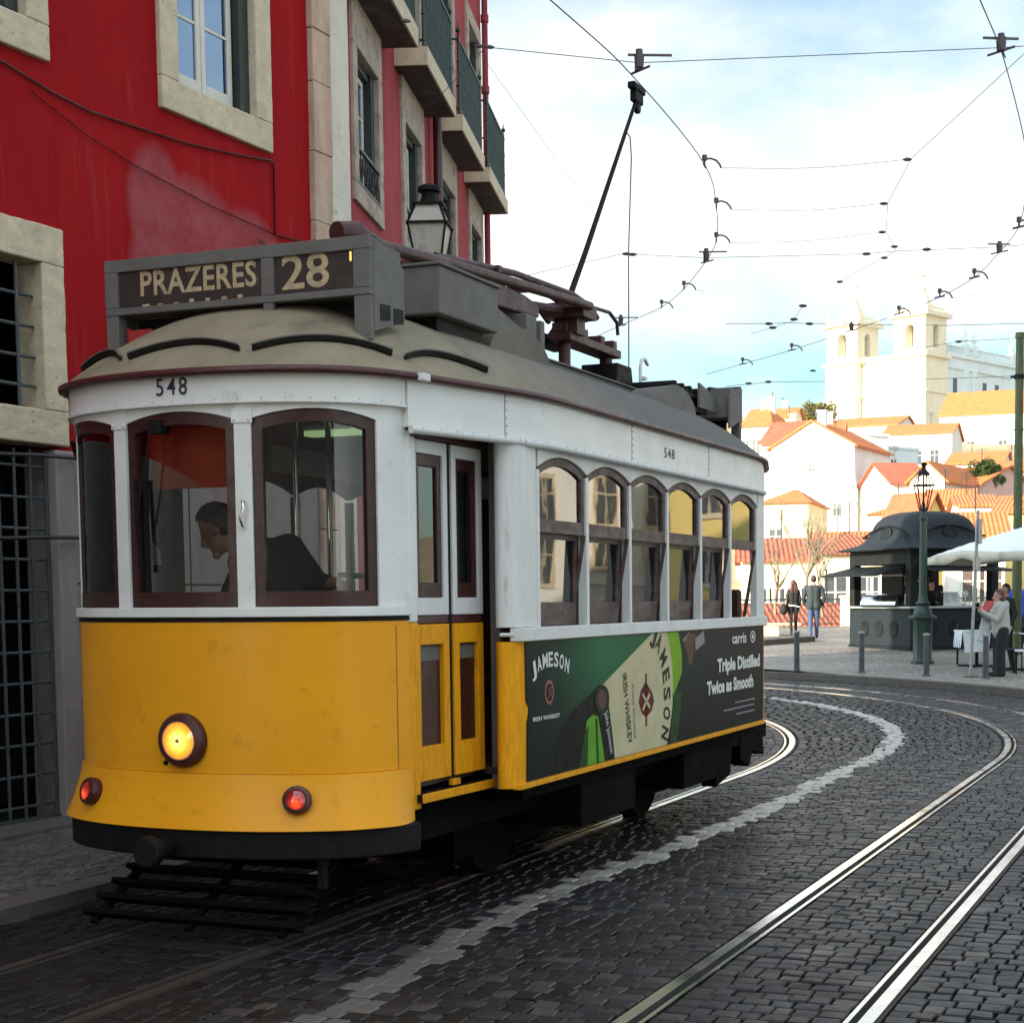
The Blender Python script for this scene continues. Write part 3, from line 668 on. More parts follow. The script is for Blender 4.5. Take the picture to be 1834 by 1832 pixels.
# ------------------------------------------------------------------ an added light-blocking house behind the viewer, more houses across the plaza
def block(label, x0, x1, y0, y1, h, wall, faces, group='tall houses closing the street'):
    """plain tall house with storeys of framed windows on the faces named (W, E, N, S)"""
    r = thing('town_house', label, 'house', ((x0+x1)/2, (y0+y1)/2, 0), 0, group); w, d = (x1-x0)/2, (y1-y0)/2
    mb = MB(); mb.box(-w, w, -d, d, 0, h); mb.build('wall', wall, r)
    mb = MB(); mb.box(-w-.25, w+.25, -d-.25, d+.25, h+.003, h+.3); mb.build('cornice', m_lime, r)
    mb = MB(); mb.lathe([(1.414*1.02, h+.301), (.02, h+2.8)], (0, 0, 0), 4, w, d, math.pi/4); mb.build('roof', m_tile, r)
    for f in faces:
        n = int((2*d if f in 'WE' else 2*w) // 2.4); L = 2*d if f in 'WE' else 2*w
        for i in range(n):
            for k in range(int(h // 3.2)):
                c = -L/2 + L*(i+.5)/n; z = 1.0 + 3.2*k
                M_ = Matrix.Rotation({'S': 0, 'E': 90, 'N': 180, 'W': -90}[f]*math.pi/180, 4, 'Z') @ Matrix.Translation((c, -(w if f in 'WE' else d), z))
                mb = MB(); mb.M = M_; mb.box(-.62, -.47, -.06, .02, -.15, 1.75); mb.box(.47, .62, -.06, .02, -.15, 1.75); mb.box(-.47, .47, -.06, .02, 1.6, 1.75); mb.box(-.47, .47, -.06, .02, -.15, 0); mb.box(-.03, .03, -.03, .02, 0, 1.6); mb.box(-.47, .47, -.03, .02, 1.0, 1.05)
                fr = mb.build('window', m_lime, r); mb = MB(); mb.M = M_; mb.box(-.47, .47, -.012, .02, 0, 1.6); mb.build('pane', m_win_dark, fr)
    return r
m_greyw = plas('grey_render', (.26, .25, .24)); m_ochre = plas('ochre_render', (.40, .27, .10))
block('unseen tall grey house added behind the viewer to cut light on the street', -16, 10, -34, -20, 15, m_greyw, '')  # out of view, added and sized to darken tram and road
block('tall yellow house on the far right side of the plaza', 23.2, 26.6, 41, 48, 7, m_hy, 'WS')
block('tall white house farther right than the yellow one across the plaza', 31.5, 38, 42, 50, 8, m_hw, 'WS')
# ------------------------------------------------------------------ the tram (local x across, y back along its length, z up)
def loft(mb, rings, cap=True):
    n = len(rings[0]); vs = [p for r in rings for p in r]; fs = []
    for i in range(len(rings)-1): fs += [(i*n+k, i*n+(k+1) % n, (i+1)*n+(k+1) % n, (i+1)*n+k) for k in range(n)]
    if cap: fs += [tuple(range(n))[::-1], tuple(range((len(rings)-1)*n, len(rings)*n))]
    mb.add(vs, fs)
class PL:
    """polyline in plan, smoothed, read by arc length; outward normal on the left-hand turn side"""
    def __init__(s, pts, sub=6):
        P = [V((a, b)) for a, b in pts]; out = []
        for i in range(len(P)-1):
            p0, p1, p2, p3 = P[max(i-1, 0)], P[i], P[i+1], P[min(i+2, len(P)-1)]
            for k in range(sub):
                u = k/sub; out.append(.5*((2*p1) + (p2-p0)*u + (2*p0-5*p1+4*p2-p3)*u*u + (3*p1-p0-3*p2+p3)*u**3))
        out.append(P[-1]); s.p = out; s.d = [0]
        for a, b in zip(out, out[1:]): s.d.append(s.d[-1] + (b-a).length)
        s.L = s.d[-1]
    def at(s, d):
        d = min(max(d, 0), s.L); i = 0
        import bisect
        i = min(max(bisect.bisect_right(s.d, d)-1, 0), len(s.p)-2)
        u = (d - s.d[i]) / max(1e-9, s.d[i+1]-s.d[i]); return s.p[i].lerp(s.p[i+1], u)
    def nrm(s, d):
        q = (s.at(d+.02) - s.at(d-.02)).normalized(); return V((q.y, -q.x))
    def P(s, d, z, off=0.):
        p = s.at(d); n = s.nrm(d); return V((p.x + n.x*off, p.y + n.y*off, z))
    def N3(s, d): n = s.nrm(d); return V((n.x, n.y, 0))
    def dt(s, t):
        """arc length where x == t"""
        for i in range(len(s.p)-1):
            a, b = s.p[i].x, s.p[i+1].x
            if min(a, b) <= t <= max(a, b) and a != b: return s.d[i] + (s.d[i+1]-s.d[i])*(t-a)/(b-a)
        return 0 if abs(t-s.p[0].x) < abs(t-s.p[-1].x) else s.L
TL = 7.1
half = [(.2, .010), (.4, .045), (.6, .115), (.75, .205), (.83, .295), (.88, .375), (.91, .45), (.925, .53)]
FR = PL([(-x, y) for x, y in half[::-1]] + [(0, 0)] + half)
uh = [(.2, -.005), (.4, .03), (.6, .10), (.76, .20), (.85, .30), (.905, .40), (.95, .52), (.995, .67), (1.045, .87), (1.11, 1.10), (1.165, 1.33), (1.197, 1.6), (1.205, 2.0), (1.205, 2.8)]
_up = [(-x, y) for x, y in uh[::-1]] + [(0, -.015)] + uh
UP_ = PL(_up + [(x, TL-y) for x, y in _up[::-1]] + [_up[0]])      # runs left side -> front -> right side -> rear -> left
D_FRONT0, D_FRONT1 = UP_.dt(-.93), None
def up_d(t, front=True, rightside_s=None):
    best, bd = 0, 9
    for d, p in zip(UP_.d, UP_.p):
        e = (p.x-t)**2*4 + (p.y-rightside_s)**2
        if e < bd: best, bd = d, e
    return best
tram = thing('tram', 'yellow and cream vintage tram with lit headlamp climbing the cobbled street', 'tram', ORG, -YAW)

# ---- front apron, flared skirt, bumper
fn = lambda d0, d1, z0, z1, off=lambda v: 0., pl=FR: (lambda u, v: (pl.P(d0+(d1-d0)*u, z0+(z1-z0)*v, off(v)), pl.N3(d0+(d1-d0)*u)))
dA, dB = 0, FR.L
mb = MB(); mb.shell(fn(dA, dB, .812, 1.523), 48, 8, .03); fp_ = mb.build('front_panel', m_yel, tram, smooth=35)
mb = MB(); d_ = FR.dt(.905); mb.shell(fn(d_, d_+.006, .815, 1.50, lambda v: .0012), 1, 1, .003); mb.build('panel_joint', mat('panel_joint_shade', (.30, .12, .006), .6), fp_)
mb = MB(); dS = FR.L; mb.shell(lambda u, v: (lambda d, e: (FR.P(d, .555 + .255*v, .012 + (.085*(1-v)**1.3)*e), FR.N3(d)))(dA + (dS-dA)*u, min(1, (1-abs(2*u-1))*7 + (.35 if u < .5 else .05))), 48, 8, .02); mb.build('front_skirt', m_yel, tram, smooth=35)
mb = MB(); mb.shell(fn(dA+.02, dB-.02, .415, .553, lambda v: .07), 40, 2, .12); mb.build('bumper', m_black, tram, smooth=35, bevel=.01)
mb = MB(); mb.shell(fn(dA, dB, 1.524, 1.545, lambda v: .004), 48, 1, .03); mb.build('belt_strip', m_black, tram, smooth=35)
mb = MB(); mb.shell(fn(dA, dB, 1.546, 1.592, lambda v: .018), 48, 1, .07); mb.build('front_sill', m_white, tram, smooth=35, bevel=.004)
# ---- windscreen: pillars, arched header, wooden frames, panes
wins = [(-.868, -.385), (-.305, .305), (.385, .868)]
def arch(u): return 2.460 + .045*(1-(2*u-1)**2)
mb = MB()
for a, b in ((-.925, -.868), (-.385, -.305), (.305, .385), (.868, .925)):
    d0, d1 = FR.dt(a), FR.dt(b); mb.shell(fn(d0, d1, 1.593, 2.535), 4, 1, .06)
for wa, wb in wins:
    d0, d1 = FR.dt(wa), FR.dt(wb)
    mb.shell(lambda u, v: (FR.P(d0+(d1-d0)*u, arch(u) + (2.535-arch(u))*v, 0), FR.N3(d0+(d1-d0)*u)), 14, 1, .05)
for t in (-.345, .345):     # bolted bracket plates at the pillar heads
    d = FR.dt(t); mb.shell(fn(d-.05, d+.05, 2.44, 2.53, lambda v: .006), 2, 1, .008)
    for q in (-.035, .035):
        for z in (2.455, 2.515): mb.ball(FR.P(d+q, z, .008), .007, 6, 4)
mb.build('windscreen_pillars', m_white, tram, smooth=35)
for i, (wa, wb) in enumerate(wins):
    d0, d1 = FR.dt(wa)+.002, FR.dt(wb)-.002; L = d1-d0; w = .047; off = -.014
    mb = MB(); S = lambda a, b, z0, z1, th=.04: mb.shell(lambda u, v: (FR.P(a+(b-a)*u, z0((a+(b-a)*u-d0)/L) + (z1((a+(b-a)*u-d0)/L)-z0((a+(b-a)*u-d0)/L))*v, off), FR.N3(a+(b-a)*u)), 10, 1, th)
    c0 = lambda k: (lambda q: k)
    S(d0, d0+w, c0(1.594), arch); S(d1-w, d1, c0(1.594), arch); S(d0+w, d1-w, c0(1.594), c0(1.665)); S(d0+w, d1-w, lambda q: arch(q)-.058, arch)
    f = mb.build('windscreen_frame', m_wood, tram, smooth=35)
    mb = MB(); mb.shell(lambda u, v: (lambda d: (FR.P(d, 1.655 + (arch((d-d0)/L)-.050-1.655)*v, -.034), FR.N3(d)))(d0+w-.01 + (L-2*w+.02)*u), 10, 1, .004); mb.build('pane', m_glass2, f, smooth=35)
# ---- letterboards
def band(name, da, db, z0, z1, m, off=0., th=.05, n=60, par=tram, **k):
    mb = MB(); mb.shell(lambda u, v: (UP_.P(da+(db-da)*u, z0+(z1-z0)*v, off), UP_.N3(da+(db-da)*u)), n, 1, th); return mb, (lambda: mb.build(name, m, par, smooth=35, **k))
dl, dr = up_d(-.945, True, .51), up_d(.945, True, .51)
dr2 = up_d(1.205, True, 5.75); dl2 = up_d(-1.205, True, 2.9)
mb, bd = band('front_letterboard', dl, dr, 2.537, 2.672, m_white, .004, .05, 60)
k = int((dr-dl)/.115)
for i in range(k+1):
    d = dl+.03 + (dr-dl-.06)*i/k; mb.ball(UP_.P(d, 2.552, .006), .0065, 6, 4)
for i in range(5): mb.ball(UP_.P(dl+.1 + (dr-dl-.2)*i/4, 2.660, .006), .006, 6, 4)
fl = bd()
mb = MB(); mb.shell(lambda u, v: (UP_.P(dl+(dr-dl)*u, 2.5285+.009*v, .014), UP_.N3(dl+(dr-dl)*u)), 60, 1, .05); mb.build('drip_moulding', m_white2, tram, smooth=35)
# side letterboards: door end to rear, both sides, and across the rear
dsr = dr + .004; d_end = up_d(0, True, TL)
mb, bd = band('side_letterboard', dsr, up_d(1.205, True, 5.76), 2.44, 2.672, m_white, .016, .05, 70)
sl = bd()
for s_ in (1.22, 2.75, 4.25):
    d = up_d(1.1 if s_ < 1.3 else 1.205, True, s_); mb = MB(); mb.shell(lambda u, v: (UP_.P(d+.004*u, 2.442+.228*v, .0175), UP_.N3(d)), 1, 1, .004)
    for z in (2.46, 2.5, 2.54, 2.58, 2.62, 2.65): mb.ball(UP_.P(d+.014, z, .017), .004, 5, 3)
    mb.build('panel_joint', m_woodold, sl)
mb, bd = band('rear_letterboard', up_d(1.205, True, 5.765), UP_.L - .001, 2.44, 2.672, m_white, .016, .05, 60); bd()
mb, bd = band('side_letterboard', up_d(-1.205, True, 2.0) if False else 0.0, dl-.004, 2.44, 2.672, m_white, .016, .05, 60); bd()
mb = MB(); q0, q1 = dsr, up_d(1.205, True, 5.78)
for a, b in ((q0, q0+(q1-q0)*.155), (q0+(q1-q0)*.157, q0+(q1-q0)*.6), (q0+(q1-q0)*.602, q1)):
    mb.tube([UP_.P(a+(b-a)*i/30, 2.425, .034) for i in range(31)], .020, 8)
n = 44
for i in range(n): mb.ball(UP_.P(q0+(q1-q0)*(i+.5)/n, 2.437, .050), .006, 5, 3)
mb.build('side_moulding', m_white2, tram, smooth=50)
# ---- roof, gutter, window hoods
def roofp(d, v, off=0.):
    p = UP_.at(d); n = UP_.nrm(d); P0 = V((p.x + n.x*.045, p.y + n.y*.045))
    Cc = V((0, min(max(P0.y, 1.15), TL-1.15))); q = P0 + (Cc-P0)*v
    z = 2.678 + .50*(1-(1-v)**2.15); P3 = V((q.x, q.y, z))
    if off:
        dz = .50*2.15*(1-v)**1.15; run = (Cc-P0).length; nn = V((n.x*dz, n.y*dz, run)).normalized(); P3 = P3 + nn*off
    return P3
mb = MB(); NU, NV = 200, 14
vs = []; fs = []
for j in range(NV+1):
    for i in range(NU): vs.append(roofp(UP_.L*i/NU, (j/NV)**1.0*.999))
for j in range(NV): fs += [(j*NU+i, j*NU+(i+1) % NU, (j+1)*NU+(i+1) % NU, (j+1)*NU+i) for i in range(NU)]
b0 = len(vs)
for i in range(NU): p = roofp(UP_.L*i/NU, 0); vs.append(V((p.x*.96, TL/2+(p.y-TL/2)*.985, p.z-.012)))
fs += [(b0+i, b0+(i+1) % NU, (i+1) % NU, i) for i in range(NU)]
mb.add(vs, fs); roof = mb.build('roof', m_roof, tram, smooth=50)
mb = MB(); pts = [UP_.P(UP_.L*i/160, 2.674, .040) for i in range(160)]; mb.tube(pts, .019, 8, closed=True)
d = up_d(.98, True, .55); p = UP_.P(d, 2.672, .058); mb.build('gutter', m_maroon, tram, smooth=60)
mb = MB(); mb.box(p.x-.02, p.x+.015, p.y-.035, p.y+.04, 2.655, 2.690); mb.build('gutter_bracket', m_white2, tram, bevel=.004)
def hood(t0, s0, t1, s1, va, vb):
    a, b = up_d(t0, True, s0), up_d(t1, True, s1); rings = []
    for i in range(17):
        u = i/16; d = a+(b-a)*u; v = va + (vb-va)*(1-(2*u-1)**2)
        P0, P1 = roofp(d, v, -.004), roofp(d, v, .006); n = UP_.N3(d); up = V((0, 0, 1)); out = (n*.8 + up*.35).normalized()
        k = .024; e = out*k + up*.004
        rings.append((P0, P1, e, up))
    mb = MB(); mb.cur = 1; loft(mb, [[P0 - up*.010, P0 + e - up*.013, P1 + e + up*.001, P1 + up*.004] for P0, P1, e, up in rings])  # underside coloured black for its shade, lip kept paler as if lit
    mb.cur = 0; loft(mb, [[P1 + up*.0065, P1 + e*.98 + up*.0025, P1 + e*.98 + up*.009, P1 - e*.3 + up*.016] for P0, P1, e, up in rings])
    rings = [[P0, P1, P1 + e*.6 + up*.012, P1 + up*.014] for P0, P1, e, up in rings]
    for i in range(1, 16, 4): mb.cur = 0; mb.ball(rings[i][2]*.5 + rings[i][3]*.5, .006, 5, 3)
    return mb.build('window_hood', [m_roofgrey, m_black], tram, smooth=40)
hood(-.33, .02, .33, .02, .10, .16); hood(.41, .03, .925, .43, .10, .16); hood(.955, .52, 1.115, 1.12, .09, .145); hood(-.84, .29, -.41, .03, .10, .155)
hood(-1.1, 1.05, -.93, .45, .09, .15)
for u in (.30, .80):  # shallow ventilator bulges on the flanks
    pass
def bulge(s0, s1, side, m):
    mb = MB(); rings = []
    for j in range(9):
        a = math.pi*j/8; 
    mb.grid(lambda u, v: V((side*(1.06 - .80*v), s0 + (s1-s0)*u, 2.92 + .16*math.sin(math.pi*u)**.6*(math.sin(math.pi*min(1, v*1.15+.02))**.5) + .16*v - .05)), 16, 10)
    return mb
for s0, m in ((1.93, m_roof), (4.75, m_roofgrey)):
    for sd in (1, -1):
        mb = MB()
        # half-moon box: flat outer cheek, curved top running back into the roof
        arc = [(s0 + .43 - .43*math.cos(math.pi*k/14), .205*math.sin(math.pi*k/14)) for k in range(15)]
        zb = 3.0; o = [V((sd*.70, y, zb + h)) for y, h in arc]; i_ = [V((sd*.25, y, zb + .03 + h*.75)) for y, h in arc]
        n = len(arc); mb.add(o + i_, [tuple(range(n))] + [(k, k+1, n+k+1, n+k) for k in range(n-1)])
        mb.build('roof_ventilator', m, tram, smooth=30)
# ---- destination box over the front
dest = MB(); zs0, zs1, ys = 3.075, 3.335, .50; tw = .765
dest.box(-tw, tw, ys+.012, ys+.30, zs0+.01, zs1-.012)                    # case
fr = MB()
fr.box(-tw-.004, tw+.004, ys-.012, ys+.03, zs1-.050, zs1+.012); fr.box(-tw-.004, tw+.004, ys-.012, ys+.03, zs0-.004, zs0+.030)
fr.box(-tw-.004, -tw+.075, ys-.012, ys+.03, zs0+.031, zs1-.051); fr.box(tw-.085, tw+.004, ys-.012, ys+.03, zs0+.031, zs1-.051)
fr.box(.165, .235, ys-.012, ys+.03, zs0+.031, zs1-.051); fr.box(.172, .228, ys-.010, ys+.02, zs0-.06, zs0-.005)
fr.box(-tw-.002, -tw+.072, ys-.008, ys+.06, 2.80, zs0-.005)
fr.box(tw-.085, tw+.002, ys-.008, ys+.03, 2.86, zs0-.005)
fr.prism([(tw-.02, ys+.031, 2.90), (tw-.02, ys+.33, 2.99), (tw-.02, ys+.33, 3.245), (tw-.02, ys+.06, zs1+.012), (tw-.02, ys+.031, zs1+.012)], (.024, 0, 0))
fr.prism([(-tw-.004, ys+.031, zs0), (-tw-.004, ys+.33, 2.99), (-tw-.004, ys+.33, 3.245), (-tw-.004, ys+.06, zs1+.012), (-tw-.004, ys+.031, zs1+.012)], (.02, 0, 0))
fr.box(-tw-.01, tw+.006, ys+.02, ys+.07, zs1+.013, zs1+.020)
sign = fr.build('destination_box', m_roofgrey, tram, bevel=.008)
dest.build('box_case', m_roofgrey, sign)
mb = MB(); mb.box(-tw+.07, tw-.08, ys+.004, ys+.010, zs0+.025, zs1-.045); mb.build('sign_blind', m_roll, sign)
mb = MB(); mb.box(tw-.11, tw-.10, ys+.001, ys+.0035, zs1-.10, zs1-.056); mb.build('sign_bulb', m_glow, sign)
mb = MB(); wob = lambda a, b: V((a - .56, ys+.0028 , zs0 + .088 + b))
put_text(mb, 'PRAZERES', wob, .118, .022, 1.06, w=.69)
mb.build('lettering', m_lett, sign); mb = MB(); put_text(mb, '28', lambda a, b: V((a + .275, ys+.0028, zs0 + .055 + b)), .160, .014, 1.0, w=.265)
mb.build('lettering', m_lett, sign); mb = MB()
for k in range(7): mb.box(-.55 + .095*k, -.55 + .095*k + random.uniform(.025, .055), ys+.0022, ys+.0034, zs0+.034, zs0+.034+random.uniform(.006, .016))
mb.build('next_lettering', m_lett, sign)
mb = MB()
for y in (ys+.085, ys+.215):
    mb = MB(); mb.prism([(tw+.0045, y, 2.96), (tw+.0045, y+.095, 2.975), (tw+.0045, y+.095, 3.045), (tw+.0045, y, 3.04)], (.003, 0, 0)); mb.build('vent_hole', m_darkroom, sign)
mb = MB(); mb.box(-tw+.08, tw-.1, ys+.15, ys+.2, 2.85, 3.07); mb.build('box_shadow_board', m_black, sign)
mb = MB(); mb.box(-.66, -.52, ys+.03, ys+.04, 2.93, 3.00); mb.build('reflector', m_redcl, sign)
for a, b in (((.10, ys+.2, zs1), (.05, ys+.16, zs1+.085)), ((.24, ys+.25, zs1), (.30, ys+.28, zs1+.085))): mb = MB(); mb.bar(a, b, .018); mb.build('sign_bracket', m_redpole, sign)
rs_ = dup(sign, tram)
rs_.location = (0, TL, 0); rs_.rotation_euler = (0, 0, math.pi)
# ---- equipment along the roof
mb = MB(); mb.box(.16, .76, 1.22, 1.93, 3.10, 3.345); eq = mb.build('equipment_box', m_roofgrey, tram, bevel=.008)
mb = MB(); mb.box(.145, .775, 1.205, 1.945, 3.346, 3.362); mb.build('lid', m_roofgrey, eq, bevel=.005)
mb = MB(); mb.box(.22, .70, 1.3, 1.85, 3.02, 3.098); mb.build('box_foot', m_black, eq)
mb = MB(); mb.box(-.5, .42, 2.25, 5.2, 3.04, 3.165); mb.box(-.52, .44, 2.24, 5.21, 3.166, 3.18); mb.build('roof_board', m_roofgrey, tram, bevel=.006)
mb = MB()
mb.prism([(.40, 2.45, 3.181), (.40, 3.05, 3.181), (.40, 3.05, 3.30), (.40, 2.45, 3.42)], (.02, 0, 0))
mb.box(.18, .42, 3.06, 3.22, 3.181, 3.42); mb.box(.16, .44, 3.24, 3.30, 3.181, 3.40); mb.build('cable_housing', m_roofgrey, tram, bevel=.006)
tb = MB()
tb.prism([(-.25, 2.2, 3.36), (-.25, 3.3, 3.40), (-.25, 3.3, 3.50), (-.25, 2.9, 3.62), (-.25, 2.2, 3.62)], (.5, 0, 0))
tb.box(-.14, .14, 2.5, 2.7, 3.181, 3.36); tb.box(-.14, .14, 3.1, 3.3, 3.181, 3.40)
tb.prism([(.30, 2.3, 3.40), (.30, 3.42, 3.45), (.30, 3.42, 3.53), (.30, 3.2, 3.56), (.30, 2.3, 3.58)], (.05, 0, 0))
tb.cyl((0, 3.4, 3.42), (0, 3.4, 3.66), .06, n=10); tb.cyl((.2, 3.38, 3.2), (.2, 3.38, 3.6), .045, n=10)
base = tb.build('trolley_base', m_redpole, tram, bevel=.012)
mb = MB(); mb.tube([(.30, .98, 3.50), (.33, 1.1, 3.51), (.33, 1.35, 3.50)], [.055, .07, .045], 12); mb.tube([(.33, 1.3, 3.50), (.34, 2.2, 3.56), (.34, 3.4, 3.63), (.33, 4.35, 3.68)], [.036, .034, .033, .03], 12)
mb.ball((.32, 1.12, 3.50), .078, 12, 8)
mb.build('trolley_pole', m_redpole, tram, smooth=50)
mb = MB()
for x in (-.10, .12, .28): mb.tube([(x, 2.1, 3.60), (x, 3.2, 3.70), (x, 4.15, 3.73), (x, 4.45, 3.70), (x, 4.6, 3.64)], .022, 8)
for y in (2.9, 3.55, 4.2): mb.bar((-.14, y, 3.67), (.32, y, 3.67), .05, .04)
mb.tube([(.28, 4.45, 3.70), (.28, 4.85, 3.72), (.28, 5.0, 3.67), (.28, 5.02, 3.58)], .014, 8); mb.tube([(.12, 4.45, 3.70), (.12, 4.7, 3.72), (.12, 4.8, 3.66)], .014, 8)
mb.box(.02, .32, 4.25, 4.5, 3.60, 3.69); mb.box(.1, .25, 4.3, 4.45, 3.49, 3.60); mb.cyl((.17, 4.2, 3.64), (.17, 3.6, 3.58), .03, n=8)
mb.build('pole_cradle', m_redpole, tram, smooth=40)
mb = MB(); mb.box(.05, .22, 4.25, 5.25, 3.44, 3.50)
for y in (4.3, 4.62, 4.95, 5.2): mb.box(.07, .19, y-.04, y+.04, 3.501, 3.57)
mb.cyl((.13, 5.15, 3.30), (.13, 5.15, 3.44), .05, n=10); mb.cyl((.13, 4.35, 3.18), (.13, 4.35, 3.44), .045, n=10)
mb.build('pole_stand', m_redpole, tram, bevel=.008)
mb = MB(); mb.prism([(-.02, 4.98, 3.181), (-.02, 5.36, 3.181), (-.02, 5.31, 3.38), (-.02, 5.02, 3.38)], (.30, 0, 0)); mb.build('stand_box', m_black, tram, bevel=.01)
contact = V((.0, 6.25, 5.79))
mb = MB(); mb.tube([(0.04, 4.25, 3.44), (.04, 4.5, 3.62), (.03, 5.0, 4.20), (.0, 6.1, 5.53), (0, 6.2, 5.66)], [.027, .025, .021, .015, .015], 10)
mb.box(-.02, .02, 4.2, 4.5, 3.4, 3.5)
tp = mb.build('trolley_pole', m_black, tram, smooth=50)
mb = MB(); mb.box(-.028, .028, 6.12, 6.30, 5.63, 5.72); mb.box(-.034, .034, 6.08, 6.34, 5.72, 5.775); mb.cyl((-.02, 6.22, 5.60), (.02, 6.22, 5.60), .05, n=10); mb.build('trolley_head', m_black, tp, bevel=.012)
mb = MB(); a = V((.01, 5.93, 5.33)); mb.tube([a, a+V((.035, .0, -.04)), a+V((.045, .0, -.2)), V((.03, 5.92, 4.4)), V((.03, 5.90, 3.2))], .0055, 5); mb.build('trolley_rope', m_tyre, tp)
# resistor bank, hooks, rear boxes
mb = MB(); mb.box(.05, .62, 5.28, 6.12, 3.09, 3.13); mb.box(.05, .62, 5.3, 6.1, 3.19, 3.215)
for k in range(9): mb.box(.06, .60, 5.31+.09*k, 5.36+.09*k, 3.131, 3.25 + .03*(k % 2))
mb.build('resistor_bank', m_black, tram, bevel=.006)
mb = MB(); mb.prism([(.63, 5.85, 3.12), (.63, 6.28, 3.12), (.63, 6.28, 3.24), (.63, 5.85, 3.31)], (.02, 0, 0)); mb.build('resistor_plate', m_roofgrey, tram)
mb = MB(); mb.tube([(.15, 5.85, 3.2), (.15, 5.85, 3.46), (.15, 5.88, 3.52), (.15, 5.95, 3.54), (.15, 6.02, 3.50)], .014, 8); mb.box(.14, .19, 5.84, 5.90, 3.36, 3.385); mb.build('pole_hook', m_white2, tram, smooth=50)
mb = MB(); mb.tube([(.50, 6.2, 3.22), (.58, 6.3, 3.32), (.62, 6.5, 3.33), (.64, 6.62, 3.28), (.64, 6.64, 3.2)], .016, 8); mb.build('pole_hook', m_black, tram, smooth=50)

# ---- entrance: corner post, two folding door leaves, header, step
DO = PL([(.93, .56), (.965, 1.30)], 1)
def dpt(u, z, off=0.): return DO.P(DO.L*u, z, off)
def dbox(mb, u0, u1, z0, z1, o0, o1):
    mb.add([dpt(u0, z0, o1), dpt(u1, z0, o1), dpt(u1, z0, o0), dpt(u0, z0, o0), dpt(u0, z1, o1), dpt(u1, z1, o1), dpt(u1, z1, o0), dpt(u0, z1, o0)],
           [(3, 2, 1, 0), (4, 5, 6, 7), (0, 1, 5, 4), (1, 2, 6, 5), (2, 3, 7, 6), (3, 0, 4, 7)])
mb = MB(); mb.cur = 0; mb.prism([(.912, .515, .60), (.936, .545, .60), (.940, .60, .60), (.90, .60, .60)], (0, 0, .91)); mb.cur = 1; mb.prism([(.912, .515, 1.512), (.934, .545, 1.512), (.938, .60, 1.512), (.90, .60, 1.512)], (0, 0, .92))
mb.build('door_post', [m_yel2, m_white], tram, bevel=.008)
for u0, u1 in ((.015, .475), (.535, .955)):
    w = u1-u0; du = .06/DO.L
    root = MB(); b = .045
    root.cur = 0
    dbox(root, u0, u0+du, .73, 1.50, -.045, 0); dbox(root, u1-du, u1, .73, 1.50, -.045, 0); dbox(root, u0+du, u1-du, .73, .90, -.045, 0); dbox(root, u0+du, u1-du, 1.40, 1.50, -.045, 0)
    root.cur = 1
    dbox(root, u0, u0+du*.75, 1.545, 2.395, -.045, 0); dbox(root, u1-du*.75, u1, 1.545, 2.395, -.045, 0); dbox(root, u0+du*.75, u1-du*.75, 1.545, 1.63, -.045, 0); dbox(root, u0+du*.75, u1-du*.75, 2.33, 2.395, -.045, 0)
    root.cur = 2; dbox(root, u0, u1, 1.503, 1.543, -.043, -.006)
    o = root.build('door', [m_yel2, m_white2, m_maroon], tram, bevel=.004)
    e0, e1 = u0+du*.75, u1-du*.75; k = .04/DO.L
    mb = MB(); dbox(mb, e0, e0+k, 1.63, 2.33, -.04, -.012); dbox(mb, e1-k, e1, 1.63, 2.33, -.04, -.012); dbox(mb, e0+k, e1-k, 1.63, 1.705, -.04, -.012); dbox(mb, e0+k, e1-k, 2.27, 2.33, -.04, -.012); mb.build('window_frame', m_wood, o, bevel=.004)
    mb = MB(); dbox(mb, e0+k-.01, e1-k+.01, 1.70, 2.28, -.03, -.025); mb.build('pane', m_glass, o)
    mb = MB(); mb.cur = 0; dbox(mb, u0+du, u1-du, .90, 1.40, -.04, -.025); mb.cur = 1; dbox(mb, u0+du+.01, u1-du-.01, 1.32, 1.39, -.024, -.022); mb.build('lower_pane', [m_wood, m_roofgrey], o)
mb = MB(); dbox(mb, .0, 1.02, 2.40, 2.445, -.10, .02); mb.build('door_header', m_maroon, tram)  # dark header colour stands for the shading above the doors
mb = MB(); dbox(mb, .478, .532, .72, 2.40, -.04, -.012); dbox(mb, .957, 1.0, .70, 2.40, -.06, -.02); mb.build('door_gap_strip', m_black, tram)  # black strips fill the gaps beside the door leaves
mb = MB(); mb.cur = 0; dbox(mb, -.01, 1.02, .635, .675, -.25, .035); mb.cur = 1; dbox(mb, -.01, 1.02, .632, .678, .036, .044); mb.build('door_step', [m_black, m_yel2], tram, bevel=.004)
mb = MB(); dbox(mb, .46, .56, .685, .715, -.01, .015); mb.build('door_guide', m_yel2, tram)
